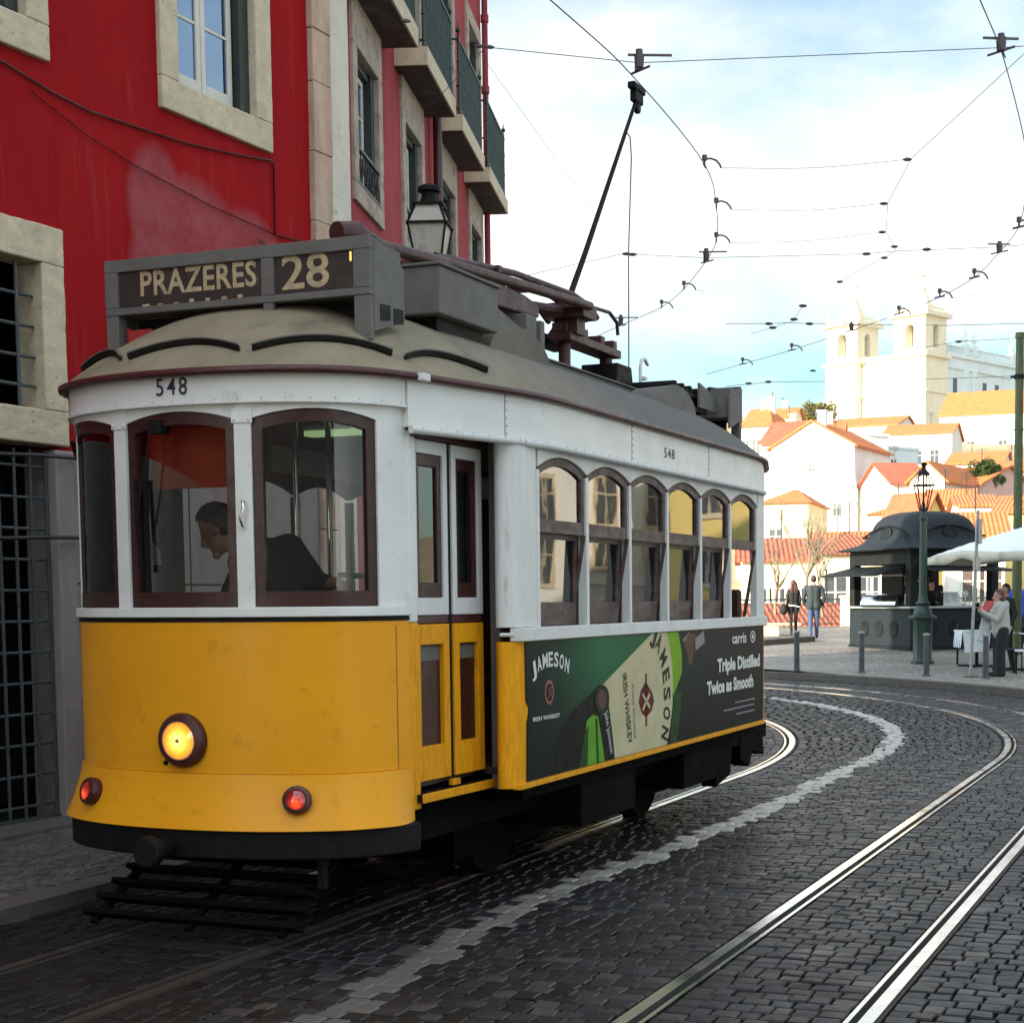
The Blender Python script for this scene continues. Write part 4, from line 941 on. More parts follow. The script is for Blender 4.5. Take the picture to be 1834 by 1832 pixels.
# ---- saloon side: rounded corner, posts, windows, sill, apron
CR = PL([(1.045, 1.30), (1.06, 1.215), (1.10, 1.165), (1.155, 1.185), (1.187, 1.235), (1.195, 1.31), (1.195, 1.40)])
mb = MB(); mb.shell(fn(0, CR.L, 1.475, 2.445, lambda v: 0, CR), 20, 1, .03); mb.build('corner_panel', m_white2, tram, smooth=40)
mb = MB(); mb.shell(fn(0, CR.dt(1.1949)-.0, .64, 1.40, lambda v: 0, CR), 20, 1, .03); mb.build('corner_apron', m_yel2, tram, smooth=40)
mb = MB(); mb.box(.985, 1.043, 1.30, 1.345, .62, 2.44); mb.build('door_jamb', m_roofgrey, tram, bevel=.005)
S0, PI_, X = 1.465, .687, 1.195
mb = MB(); mb.tube([(1.10, 1.175, 1.437), (1.15, 1.185, 1.437), (1.19, 1.25, 1.437)], .012, 6); mb.box(X-.05, X+.022, 1.20, 5.80, 1.402, 1.472); sill = mb.build('side_sill', m_white2, tram, bevel=.006)
for sd in (1, -1):
    mb = MB(); x0, x1 = (X-.05, X) if sd > 0 else (-X, -X+.05)
    if sd > 0: mb.box(x0, x1-.002, 1.4, S0-.02, 1.473, 2.44)
    for i in range(7):
        s = S0 + i*PI_; mb.box(x0, x1, s-.020, s+.020, 1.473, 2.30)
    mb.box(x0, x1, S0+6*PI_+.021, 5.78, 1.473, 2.44)
    # spandrel over the arched window heads
    for i in range(6):
        a, b = S0+i*PI_, S0+(i+1)*PI_
        A = lambda u: 2.315 + .07*(1-(2*u-1)**2)
        xx = x1 if sd > 0 else x0; n_ = V((sd, 0, 0))
        mb.shell(lambda u, v: (V((xx, a+(b-a)*u, A(u)+(2.445-A(u))*v)), n_), 12, 1, .045)
    if sd < 0: mb.box(-X, -X+.05, 1.0, S0-.02, 1.473, 2.44)
    mb.build('side_frame', m_white2 if sd > 0 else m_inter, tram, smooth=35)
tilt = (.03, .05, .05, .045, .045, 0)
for i in range(6):
    a, b = S0+i*PI_+.021, S0+(i+1)*PI_-.021; xo = X-.014; w = .036
    A = lambda q: 2.310 + .07*(1-(2*((q-a)/(b-a))-1)**2)
    mb = MB(); rail = 1.975; m_ = MB
    def vb(mb, y0, y1, z0, z1, x_=xo, th=.035):
        mb.shell(lambda u, v: (V((x_, y0+(y1-y0)*u, (z0(y0+(y1-y0)*u) if callable(z0) else z0)*(1-v) + (z1(y0+(y1-y0)*u) if callable(z1) else z1)*v)), V((1, 0, 0))), 8, 1, th)
    vb(mb, a, a+w*.55, rail, A); vb(mb, b-w, b, rail, A); vb(mb, a+w*.55, b-w, rail, rail+.07); vb(mb, a+w*.55, b-w, lambda q: A(q)-.042, A)
    up_ = mb.build('top_sash', m_woodold, tram, smooth=35)
    mb = MB(); vb(mb, a+.02, b-.035, rail+.06, lambda q: A(q)-.035, xo-.015, .004); mb.build('pane', m_glass, up_)
    # lower sash stands back, its foot pulled in
    k = tilt[i]; lo = lambda z: X - .052 - k*(1-(z-1.475)/(rail-1.475))*.5
    if i < 5:
        mb = MB()
        def pl(mb, y0, y1, z0, z1, th=.03, off=0.): mb.add([(lo(z0)+off, y0, z0), (lo(z0)+off, y1, z0), (lo(z1)+off, y1, z1), (lo(z1)+off, y0, z1), (lo(z0)+off-th, y0, z0), (lo(z0)+off-th, y1, z0), (lo(z1)+off-th, y1, z1), (lo(z1)+off-th, y0, z1)], [(0, 1, 2, 3), (7, 6, 5, 4), (0, 4, 5, 1), (1, 5, 6, 2), (2, 6, 7, 3), (3, 7, 4, 0)])
        pl(mb, a, a+w*.5, 1.475, rail); pl(mb, b-w*1.1, b, 1.475, rail); pl(mb, a+w*.5, b-w*1.1, 1.475, 1.60); pl(mb, a+w*.5, b-w*1.1, rail-.03, rail)
        lo_ = mb.build('lower_sash', m_woodold, tram)
        mb = MB(); pl(mb, a+.015, b-.04, 1.595, rail-.02, .004, -.012); mb.build('pane', m_glass, lo_)
    mb = MB(); mb.prism([(X-.002, b-.012, rail), (X-.002, b+.02, rail), (X-.09, b+.02, 1.474), (X-.09, b-.012, 1.474)], (-.02, 0, 0)); mb.build('sash_guide', m_woodold, tram)
# apron with the poster
mb = MB(); mb.box(X-.04, X-.002, 1.32, 5.78, .645, 1.40); mb.box(X-.045, X+.006, 1.20, 5.79, .632, .662); mb.build('side_apron', m_yel2, tram, bevel=.004)
mb = MB(); mb.box(-X, -X+.04, 1.45, 5.8, .645, 1.472); mb.build('side_apron', m_yel2, tram)
def ad_mat():
    m, t, p = nmat('printed_poster')
    co = N(t, 'ShaderNodeTexCoord'); sp = N(t, 'ShaderNodeSeparateXYZ'); t.links.new(co.outputs['Object'], sp.inputs[0])
    mr = N(t, 'ShaderNodeMapRange'); mr.inputs['From Min'].default_value = 1.26; mr.inputs['From Max'].default_value = 5.75; t.links.new(sp.outputs['Y'], mr.inputs['Value'])
    h = ramp(t, mr.outputs[0], [(0, (.004, .008, .010)), (.10, (.008, .032, .022)), (.24, (.018, .125, .052)), (.42, (.016, .10, .042)), (.56, (.008, .022, .018)), (.72, (.010, .013, .018)), (1, (.012, .011, .013))])
    m2 = N(t, 'ShaderNodeMapRange'); m2.inputs['From Min'].default_value = .72; m2.inputs['From Max'].default_value = 1.25; t.links.new(sp.outputs['Z'], m2.inputs['Value'])
    c = mixc(t, m2.outputs[0], (.004, .007, .008), h)
    t.links.new(c, p.inputs['Base Color']); p.inputs['Roughness'].default_value = .5; p.inputs['Specular IOR Level'].default_value = .1; bump(t, p, noise(t, 1.5, 3, .5), .10, .02); return m
m_ad = ad_mat()
xp = X + .002
mb = MB(); mb.prism([(xp, 1.27, 1.398), (xp, 1.275, 1.09), (xp, 1.315, 1.05), (xp, 1.285, .98), (xp, 1.275, .668), (xp, 5.73, .668), (xp, 5.74, 1.398)], (.004, 0, 0)); ad = mb.build('poster', m_ad, tram)
_adk = [0]
def shp(name, pts, m, lvl):
    x = xp + .004 + lvl*.0009; q = MB(); q.prism([(x, a, b) for a, b in pts], (.0007, 0, 0)); return q.build(name, m, ad)
def pm(n, c, r=.5, **k): return mat('print_' + n, c, r, var=.10, scale=5, spec=.1, **k)
p_cream = pm('cream', (.48, .44, .27), grime=(.36, .32, .17), gscale=3); p_lime = pm('lime', (.17, .34, .015)); p_dk = pm('dark', (.004, .006, .006)); p_grn = pm('bottle_green', (.10, .30, .02)); p_dg = pm('deep_green', (.012, .05, .014))
p_ink = pm('ink', (.02, .02, .018)); p_pink = pm('faded_pink', (.30, .12, .10)); p_red = pm('crest_red', (.11, .015, .015)); p_grey = pm('glass_grey', (.22, .22, .21)); p_brown = pm('brown', (.10, .05, .04))
shp('printed_bottle', [(1.62, .67), (1.68, .88), (1.90, 1.00), (2.14, 1.07), (2.30, 1.125), (2.42, 1.09), (2.43, .97), (2.30, .95), (2.36, .67)], p_dk, 0)
shp('printed_shine', [(2.0, .67), (2.10, .93), (2.19, .955), (2.27, .94), (2.37, .67)], p_grn, 1); shp('printed_shine', [(2.24, .67), (2.225, .93), (2.255, .93), (2.275, .67)], p_dg, 2)
shp('printed_shine', [(1.97, .67), (2.06, .86), (2.12, .9), (2.10, .67)], p_dg, 2)
shp('printed_band', [(2.27, .97), (2.40, .985), (2.525, .67), (2.37, .67)], p_dk, 2)
shp('printed_bottle', [(3.40, 1.398), (3.70, 1.398), (3.77, 1.25), (3.77, 1.12), (3.66, 1.03), (3.60, .98)], p_lime, 0)
shp('printed_bottle', [(3.53, .67), (3.66, .67), (3.74, .85), (3.77, 1.0), (3.60, .98)], p_dg, 0)
shp('printed_label', [(3.19, 1.398), (3.47, 1.398), (3.53, 1.31), (3.57, 1.20), (3.585, 1.06), (3.575, .92), (3.53, .79), (3.46, .67), (2.53, .67), (2.50, .80), (2.42, 1.06), (2.34, 1.118)], p_cream, 1)
mb = MB(); lv = xp + .0065
circ = lambda c, r, n=20, k=1.: [(c[0] + r*math.cos(2*math.pi*i/n)*k, c[1] + r*math.sin(2*math.pi*i/n)) for i in range(n)]
shp('printed_cap', circ((2.33, 1.035), .085, 22, 1.35), p_ink, 3); shp('printed_cap', circ((2.33, 1.035), .055, 22, 1.3), p_brown, 4)
shp('printed_emblem', circ((1.57, 1.12), .066, 22, .9), p_pink, 1); shp('printed_emblem', circ((1.57, 1.12), .050, 22, .9), p_dk, 2)
shp('printed_glass', [(3.80, 1.35), (3.92, 1.385), (4.06, 1.37), (4.02, 1.25), (3.97, 1.17), (3.92, 1.17), (3.88, 1.25)], p_brown, 0); shp('printed_glass', [(4.05, 1.34), (4.24, 1.395), (4.26, 1.31), (4.06, 1.26)], p_grey, 1)
shp('printed_glass', [(3.79, 1.34), (3.93, 1.392), (3.91, 1.375), (3.81, 1.325)], p_grey, 1)
shp('printed_crest', [(3.07, 1.10), (3.19, 1.02), (3.22, .97), (3.17, .91), (3.07, .875), (2.99, .91), (2.94, .98), (2.98, 1.05)], p_red, 2)
shp('printed_crest', [(3.00, 1.02), (3.02, 1.03), (3.15, .94), (3.13, .925)], p_cream, 3); shp('printed_crest', [(3.00, .93), (3.02, .92), (3.15, 1.01), (3.13, 1.03)], p_cream, 3)
shp('printed_crest', [(3.06, 1.15), (3.09, 1.15), (3.09, .82), (3.06, .82)], p_red, 2)
def adtext(body, s, z, h, m, bold=.02, w=None, lvl=5, rot=0., name='lettering', space=1.):
    q = MB(); x = xp + .004 + lvl*.0009; cr, sr = math.cos(rot), math.sin(rot)
    put_text(q, body, lambda a, b: V((x, s + a*cr - b*sr, z + a*sr + b*cr)), h, bold, space, w); return q.build(name, m, ad)
# arched name: each letter set on a circle, taller in the middle
q = MB(); word = 'JAMESON'; sk = V((0, 0, 0))
for i, ch in enumerate(word):
    u = (i+.5)/7; s = 1.34 + .50*u; z = 1.205 + .055*(1-(2*u-1)**2); rot = .30*(1-2*u); cr, sr = math.cos(rot), math.sin(rot)
    put_text(q, ch, lambda a, b: V((xp+.0072, s + a*cr - b*sr, z + a*sr + b*cr)), .075, .03, 1., w=.060 if ch != 'M' else .068, center=True)
q.build('lettering', m_lightlett, ad)
adtext('IRISH WHISKEY', 1.345, .978, .022, m_lightlett, .02, w=.36)
q = MB(); word = 'JAMESON'; cs_ = [(3.20, 1.345), (3.275, 1.29), (3.35, 1.205), (3.39, 1.105), (3.405, 1.0), (3.40, .885), (3.365, .765)]
for i, (ch, (s, z)) in enumerate(zip(word, cs_)):
    a_ = cs_[max(i-1, 0)]; b_ = cs_[min(i+1, 6)]; rot = math.atan2((b_[1]-a_[1]), (b_[0]-a_[0])); cr, sr = math.cos(rot), math.sin(rot)
    put_text(q, ch, lambda a, b: V((xp+.0072, s + a*cr - b*sr, z + a*sr + b*cr)), .125, .03, 1., w=.085, center=True)
q.build('lettering', p_ink, ad)
adtext('IRISH WHISKEY', 2.66, 1.16, .07, p_ink, .012, w=.44, rot=R(-78))
adtext('Triple Distilled', 2.82, 1.10, .03, p_ink, .0, w=.34, rot=R(-84)); adtext('John Jameson', 2.36, .955, .05, m_lightlett, .0, w=.27, rot=R(-70), lvl=6)
adtext('J', 1.545, 1.10, .05, p_pink, .0); adtext('S', 1.572, 1.10, .05, p_pink, .0)
adtext('carris', 4.90, 1.285, .075, m_lightlett, .025, w=.36)
q = MB(); x = xp + .0085
for r0, r1, kk in ((.045, .034, 1.5),):
    n = 24; o = [(x, 5.43 + r0*kk*math.cos(2*math.pi*i/n), 1.322 + r0*math.sin(2*math.pi*i/n)) for i in range(n)]; i_ = [(x, 5.43 + r1*kk*math.cos(2*math.pi*i/n), 1.322 + r1*math.sin(2*math.pi*i/n)) for i in range(n)]
    q.add(o + i_, [(k, (k+1) % n, n+(k+1) % n, n+k) for k in range(n)])
q.add([(x, 5.43 + .028*math.cos(2*math.pi*i/16), 1.322 + .021*math.sin(2*math.pi*i/16)) for i in range(16)], [tuple(range(16))]); q.build('printed_emblem', m_lightlett, ad)
adtext('Triple Distilled', 4.54, 1.095, .088, m_lightlett, .045, w=1.08); adtext('Twice as Smooth', 4.30, .945, .088, m_lightlett, .045, w=1.14)
q = MB()
for s0_, s1_, z in ((4.97, 5.48, .842), (4.69, 5.47, .800), (5.0, 5.47, .756)):
    s = s0_
    while s < s1_: l = random.uniform(.02, .07); q.box(xp+.0083, xp+.0088, s, min(s+l, s1_), z, z+.011); s += l + .012
q.build('fine_print', pm('grey_violet', (.30, .28, .36)), ad)
# numbers
mb = MB(); put_text(mb, '548', lambda a, b: V((a - .085, FR.at(FR.dt(-.0)).y - .0225, 2.578 + b)), .080, .004, 1.25, w=.172); mb.build('number', m_navy, tram)
mb = MB(); put_text(mb, '548', lambda a, b: V((UP_.at(up_d(1.205, True, 3.5)).x + .0185, 3.385 + a, 2.513 + b)), .062, .006, 1.2, w=.20); mb.build('number', m_navy, tram)
# ---- lamps
def lens_mat(name, P, r, stops, strength, base, ofs=0.):
    """lit lens: brightest round the bulb, falling off over the ribbed reflector"""
    m, t, p = nmat(name); co = N(t, 'ShaderNodeTexCoord'); sb = N(t, 'ShaderNodeVectorMath', operation='SUBTRACT'); sb.inputs[1].default_value = (P.x, P.y, P.z + ofs)
    t.links.new(co.outputs['Object'], sb.inputs[0]); ln = N(t, 'ShaderNodeVectorMath', operation='LENGTH'); t.links.new(sb.outputs[0], ln.inputs[0])
    mr = N(t, 'ShaderNodeMapRange'); mr.inputs['From Max'].default_value = r; t.links.new(ln.outputs['Value'], mr.inputs['Value'])
    ad = N(t, 'ShaderNodeMath', operation='MULTIPLY_ADD'); ad.inputs[1].default_value = .35; t.links.new(noise(t, 38, 3, .6), ad.inputs[0])
    s2 = N(t, 'ShaderNodeMath', operation='SUBTRACT'); s2.inputs[1].default_value = .17; t.links.new(mr.outputs[0], s2.inputs[0]); t.links.new(s2.outputs[0], ad.inputs[2])
    t.links.new(ramp(t, ad.outputs[0], stops), p.inputs['Emission Color']); p.inputs['Emission Strength'].default_value = strength
    p.inputs['Base Color'].default_value = (*base, 1); p.inputs['Roughness'].default_value = .08; p.inputs['Coat Weight'].default_value = .6; return m
def lamp(name, t, z, r, mats, off, tilt=0.):
    d = FR.dt(t); P = FR.P(d, z, off); n = (FR.N3(d) + V((0, 0, tilt))).normalized()
    M_ = Matrix.Translation(P) @ n.to_track_quat('Z', 'Y').to_matrix().to_4x4()
    mb = MB(); mb.M = M_; mb.lathe([(r*.90, -.05), (r, 0), (r*1.0, .02), (r*.93, .034), (r*.74, .040), (r*.71, .03), (r*.66, .005)], n=32); o = mb.build(name, mats[0], tram, smooth=40)
    mb = MB(); mb.M = M_; mb.lathe([(r*.70, .0335 if name == 'headlamp' else .03), (r*.70, .036), (r*.5, .042), (r*.3, .048), (.001, .050)], n=28); mb.build('lens', mats[1], o, smooth=60)
    mb = MB(); mb.M = M_; mb.lathe([(r*.70, .034), (r*.715, .043), (r*.68, .043)], n=28, cap=False); mb.build('lens_ring', m_chrome if r > .1 else m_maroon, o, smooth=40)
    if mats[2]:
        mb = MB(); mb.M = M_
        if name == 'headlamp': mb.lathe([(r*.085, .0480), (r*.07, .0535), (.001, .0545)], (0, 0, 0), n=16)
        else: mb.lathe([(r*.16, .0490), (r*.1, .0515), (.001, .0525)], (0, -r*.16, 0), n=16)
        mb.build('bulb', mats[2], o, smooth=60)
    return o
_P = FR.P(0 + FR.dt(0.), .967, .05)
lamp('headlamp', 0, .967, .130, (m_maroon, lens_mat('headlamp_lens', _P, .092, [(0, (1, .80, .32)), (.28, (1, .62, .12)), (.62, (.92, .36, .03)), (.95, (.42, .13, .012))], .72, (.25, .10, .02)), mat('bulb_cap', (.5, .2, .06), .3)), .005)
for t in (-.565, .565):
    _P = FR.P(FR.dt(t), .695, .10)
    lamp('red_lamp', t, .695, .068, (m_maroon, lens_mat('red_lamp_lens', _P, .048, [(0, (1, .16, .03)), (.35, (.75, .05, .012)), (.75, (.22, .010, .005)), (1, (.06, .003, .002))], .45, (.22, .012, .008), -.012), m_redglow), .055, .25)
mb = MB(); P = FR.P(FR.dt(-.11), .855, .0); mb.ball(P, .013, 10, 6); mb.build('screw_plug', m_black, tram)
# ---- wiper, handle, paper behind the windscreen
mb = MB(); P = FR.P(FR.dt(-.20), 2.42, .03)
mb.tube([FR.P(FR.dt(-.12), 2.44, .02), FR.P(FR.dt(-.19), 2.12, .035), FR.P(FR.dt(-.225), 1.98, .03)], .006, 6); mb.bar(FR.P(FR.dt(-.235), 2.20, .012), FR.P(FR.dt(-.215), 1.76, .012), .014, .02); mb.box(-.16, -.08, .0, .06, 2.41, 2.47); mb.build('wiper', m_black, tram)
mb = MB(); d = FR.dt(.345); mb.tube([FR.P(d, 2.085, .0), FR.P(d, 2.08, .02), FR.P(d+.01, 2.05, .032), FR.P(d-.008, 2.0, .03), FR.P(d, 1.965, .02), FR.P(d, 1.96, 0)], .007, 8); mb.build('grab_handle', m_chrome, tram, smooth=60)
# ---- interior
mb = MB(); mb.box(-.90, .90, .40, 1.30, .70, .74); mb.box(-1.15, 1.15, 1.30, 5.8, .70, .74); mb.box(-.9, .9, 5.8, 6.7, .70, .74); mb.build('floor', m_inter, tram)
mb = MB(); mb.box(-.86, .86, .40, 1.40, 2.62, 2.65); mb.box(-1.14, 1.14, 1.4, 5.75, 2.62, 2.65); mb.box(-.86, .86, 5.75, 6.7, 2.62, 2.65); mb.build('ceiling', m_ceil, tram)
mb = MB()
for (a, b, z0, z1) in ((-1.14, -.34, .74, 2.62), (.34, 1.0, .74, 1.5), (-.34, .34, 2.46, 2.62), (.34, 1.0, 2.30, 2.62)): mb.box(a, b, 5.76, 5.79, z0, z1)
mb.build('rear_bulkhead', m_inter, tram)
for a in ((-1.14, -.42, 1.40, 1.43, 2.30, 2.615), (.38, 1.0, 1.40, 1.43, 2.36, 2.615), (-1.14, -.42, 1.40, 1.43, .745, 1.30)): mb = MB(); mb.box(*a); mb.build('front_bulkhead', m_inter, tram)
mb = MB(); mb.box(-.93, -.90, .42, 1.36, .74, 1.60); mb.box(-.95, -.90, .50, .58, 1.6, 2.60); mb.box(-1.05, -1.0, 1.3, 1.4, 1.6, 2.6); mb.build('platform_wall', m_inter, tram)
mb = MB(); mb.prism([(-.31, .16, 1.80), (-.24, .18, 1.80), (-.25, .18, 1.87), (-.31, .16, 1.95)], (0, .006, 0)); mb.build('card', m_paper, tram)
# orange sun blind rolled down behind the centre pane
mb = MB(); mb.box(-.30, .262, .155, .165, 2.16, 2.445); bl = mb.build('sun_blind', m_blind, tram)
mb = MB(); mb.box(-.285, -.275, .148, .1545, 2.34, 2.375); mb.box(.222, .232, .148, .1545, 2.345, 2.375); mb.build('blind_clip', m_white, bl)
for x, y in ((.01, 1.0), (.09, 1.2), (.66, 1.42), (-.6, 1.42), (.2, 3.0), (.2, 4.4)): mb = MB(); mb.cyl((x, y, .74), (x, y, 2.62), .016, n=10); mb.build('grab_pole', m_chrome, tram, smooth=50)
mb = MB(); mb.cyl((.50, .60, 1.745), (.80, .60, 1.735), .014, n=10); mb.build('hand_rail', m_chrome, tram, smooth=50)
for a, b, y0, y1 in ((.03, .40, 1.12, 1.24), (-.02, .40, 1.62, 1.72), (-.05, .4, 2.05, 2.12), (-.35, -.2, 1.2, 1.28), (.25, .62, 3.2, 3.34), (-.5, -.1, 1.9, 2.0)): mb = MB(); mb.box(a, b, y0, y1, 2.585, 2.615); mb.build('ceiling_light', m_tube, tram)
for y in (2.0, 2.75, 3.5, 4.25, 5.0):
    for x in (-.75, .75):
        mb = MB(); mb.box(x-.36, x+.36, y, y+.42, 1.10, 1.18); mb.box(x-.36, x+.36, y+.42, y+.48, 1.1, 1.68); mb.box(x-.30, x+.30, y+.1, y+.4, .74, 1.1); mb.build('seat', m_seat, tram, bevel=.025)
mb = MB(); mb.box(.28, .62, .44, .66, .74, 1.54); mb.cyl((.45, .55, 1.54), (.45, .55, 1.60), .13, n=16); mb.build('controller', m_black, tram, bevel=.02)
mb = MB(); mb.bar((.45, .55, 1.61), (.50, .605, 1.64), .03); mb.ball((.50, .605, 1.665), .028, 10, 8); mb.build('controller_handle', m_chrome, tram)
mb = MB(); mb.cyl((.24, .96, .74), (.24, .96, 1.25), .03, n=10); mb.lathe([(.02, 1.3), (.17, 1.31), (.17, 1.37), (.1, 1.39)], (.24, .96, -.06), 16); mb.build('driver_stool', m_seat, tram)
# ---- running gear
mb = MB(); mb.box(-.88, .88, .55, 6.5, .42, .62); mb.box(-.60, .60, 1.6, 5.5, .16, .42); mb.box(.55, 1.12, 2.2, 3.1, .30, .63); mb.box(-1.1, -.55, 2.2, 5.1, .30, .63); mb.box(.6, 1.1, 4.1, 5.2, .30, .63)
mb.box(-.95, 1.14, 1.35, 5.75, .56, .63); mb.build('underframe', m_dark, tram, bevel=.01)
mb = MB(); mb.prism([(.75, 6.15, .63), (.75, 6.75, .63), (.75, 6.85, .28), (.75, 6.5, .34), (.75, 6.4, .22), (.75, 6.15, .3)], (.14, 0, 0)); mb.prism([(.85, 5.15, .63), (.85, 5.7, .63), (.85, 5.6, .24), (.85, 5.25, .18)], (.12, 0, 0)); mb.box(-.85, .85, 6.62, 7.05, .42, .55); mb.build('lifeguard_gear', m_dark, tram, bevel=.008)
for s in (2.25, 4.85):
    for x in (-.45, .45):
        mb = MB(); mb.M = Matrix.Translation((x, s, .34)) @ Matrix.Rotation(R(90), 4, 'Y'); mb.lathe([(.34, -.07), (.34, .0), (.365, .01), (.365, .035), (.25, .03), (.1, .05), (.1, .09)] if x < 0 else [(.365, -.035), (.365, -.01), (.34, .0), (.34, .07), (.25, .04), (.1, .05), (.1, .09)], n=32); mb.build('wheel', m_dark, tram, smooth=40)
    mb = MB(); mb.cyl((-.5, s, .34), (.5, s, .34), .06, n=12); mb.build('axle', m_dark, tram)
mb = MB(); mb.cyl((-.06, -.02, .47), (-.06, -.22, .46), .05, n=14); mb.cyl((-.06, -.18, .46), (-.06, -.24, .46), .075, n=14); mb.box(-.16, .04, -.05, .1, .40, .54); mb.build('coupler', m_black, tram, bevel=.012)
mb = MB()
for k in range(5):
    y0 = .02 + .10*k; z = .10 + .058*k; mb.bar((-.62 + .012*k, y0, z), (.60 - .02*k, y0, z), .096, .028, up=(0, .5, 1))
for x in (-.55, 0, .52): mb.bar((x, -.02, .06), (x, .55, .38), .04, .03)
lg = MB(); lift = mb.build('lifeguard_tray', mat('dark_tarred_wood', (.005, .003, .0025), .9, var=.3, scale=8, stretch=(1, 8, 8), spec=.1, bmp=.3), tram, bevel=.004)
for a, b in (((-.58, .55, .40), (-.58, .55, .62)), ((.55, .55, .40), (.55, .55, .62)), ((.62, .2, .26), (.62, .2, .50))): mb = MB(); mb.bar(a, b, .035); mb.build('tray_hanger', m_black, tram)
mb = MB(); mb.tube([FR.P(FR.dt(-.90), 2.44, .04), FR.P(FR.dt(-.92), 2.35, .05), FR.P(FR.dt(-.92), 2.25, .04)], .012, 6); mb.build('side_hook', m_black, tram)
# ------------------------------------------------------------------ people: capsules fused by a voxel remesh into one continuous body
def seg_d(p, a, b, ra, rb):
    ab = b - a; L = ab.length_squared; u = 0 if L < 1e-9 else max(0, min(1, (p-a).dot(ab)/L)); return (p - (a + ab*u)).length - (ra + (rb-ra)*u)
def head_geo(mb, c, yaw=0., pitch=0., s=1.):
    """skull, jaw, nose, brow, lips and ears; faces -Y before turning"""
    M_ = Matrix.Translation(c) @ Matrix.Rotation(yaw, 4, 'Z') @ Matrix.Rotation(pitch, 4, 'X') @ Matrix.Scale(s, 4); old = mb.M; mb.M = (old or Matrix()) @ M_
    mb.ball((0, .012, .035), .094, 20, 14, 1.05, .80, 1.0); mb.ball((0, -.028, -.045), .062, 16, 12, 1.15, .88, .95); mb.ball((0, -.084, -.096), .027, 10, 8, .9)
    mb.tube([(0, -.085, .030), (0, -.116, -.020), (0, -.090, -.040)], [.012, .019, .013], 8); mb.tube([(-.036, -.072, .035), (0, -.085, .034), (.036, -.072, .035)], .010, 8)
    mb.tube([(-.020, -.080, -.060), (0, -.090, -.061), (.020, -.080, -.060)], .009, 8)
    for sx in (-1, 1): mb.ball((sx*.076, .01, -.005), .03, 8, 6, 1.1, .35, .7)
    mb.M = old; return M_
def hand(mb, w, d, up, side=1, curl=.6, s=1.):
    """palm with four unequal bent fingers and a thumb leaving its side; w wrist, d pointing direction, up the back of the hand"""
    d = V(d).normalized(); up = V(up); up = (up - d*up.dot(d)).normalized(); r = d.cross(up)*side; w = V(w); k = s
    mb.tube([w, w + d*.04*k, w + d*.085*k], [.022*k, .03*k, .028*k], 10)
    for i, L in enumerate((.066, .076, .070, .054)):
        b = w + d*.08*k + r*(.026 - .0175*i)*k; a1 = curl*.6; a2 = curl*1.5
        p1 = b + (d*math.cos(a1) - up*math.sin(a1))*L*.5*k; p2 = p1 + (d*math.cos(a2) - up*math.sin(a2))*L*.5*k
        mb.tube([b, p1, p2], [.0095*k, .0085*k, .007*k], 8); mb.ball(p2, .007*k, 8, 6)
    b = w + d*.03*k + r*.024*k; p1 = b + (d*.6 + r*.7 - up*.25).normalized()*.04*k; p2 = p1 + (d*.95 + r*.05 - up*.4).normalized()*.032*k
    mb.tube([b, p1, p2], [.012*k, .010*k, .008*k], 8); mb.ball(p2, .008*k, 8, 6)
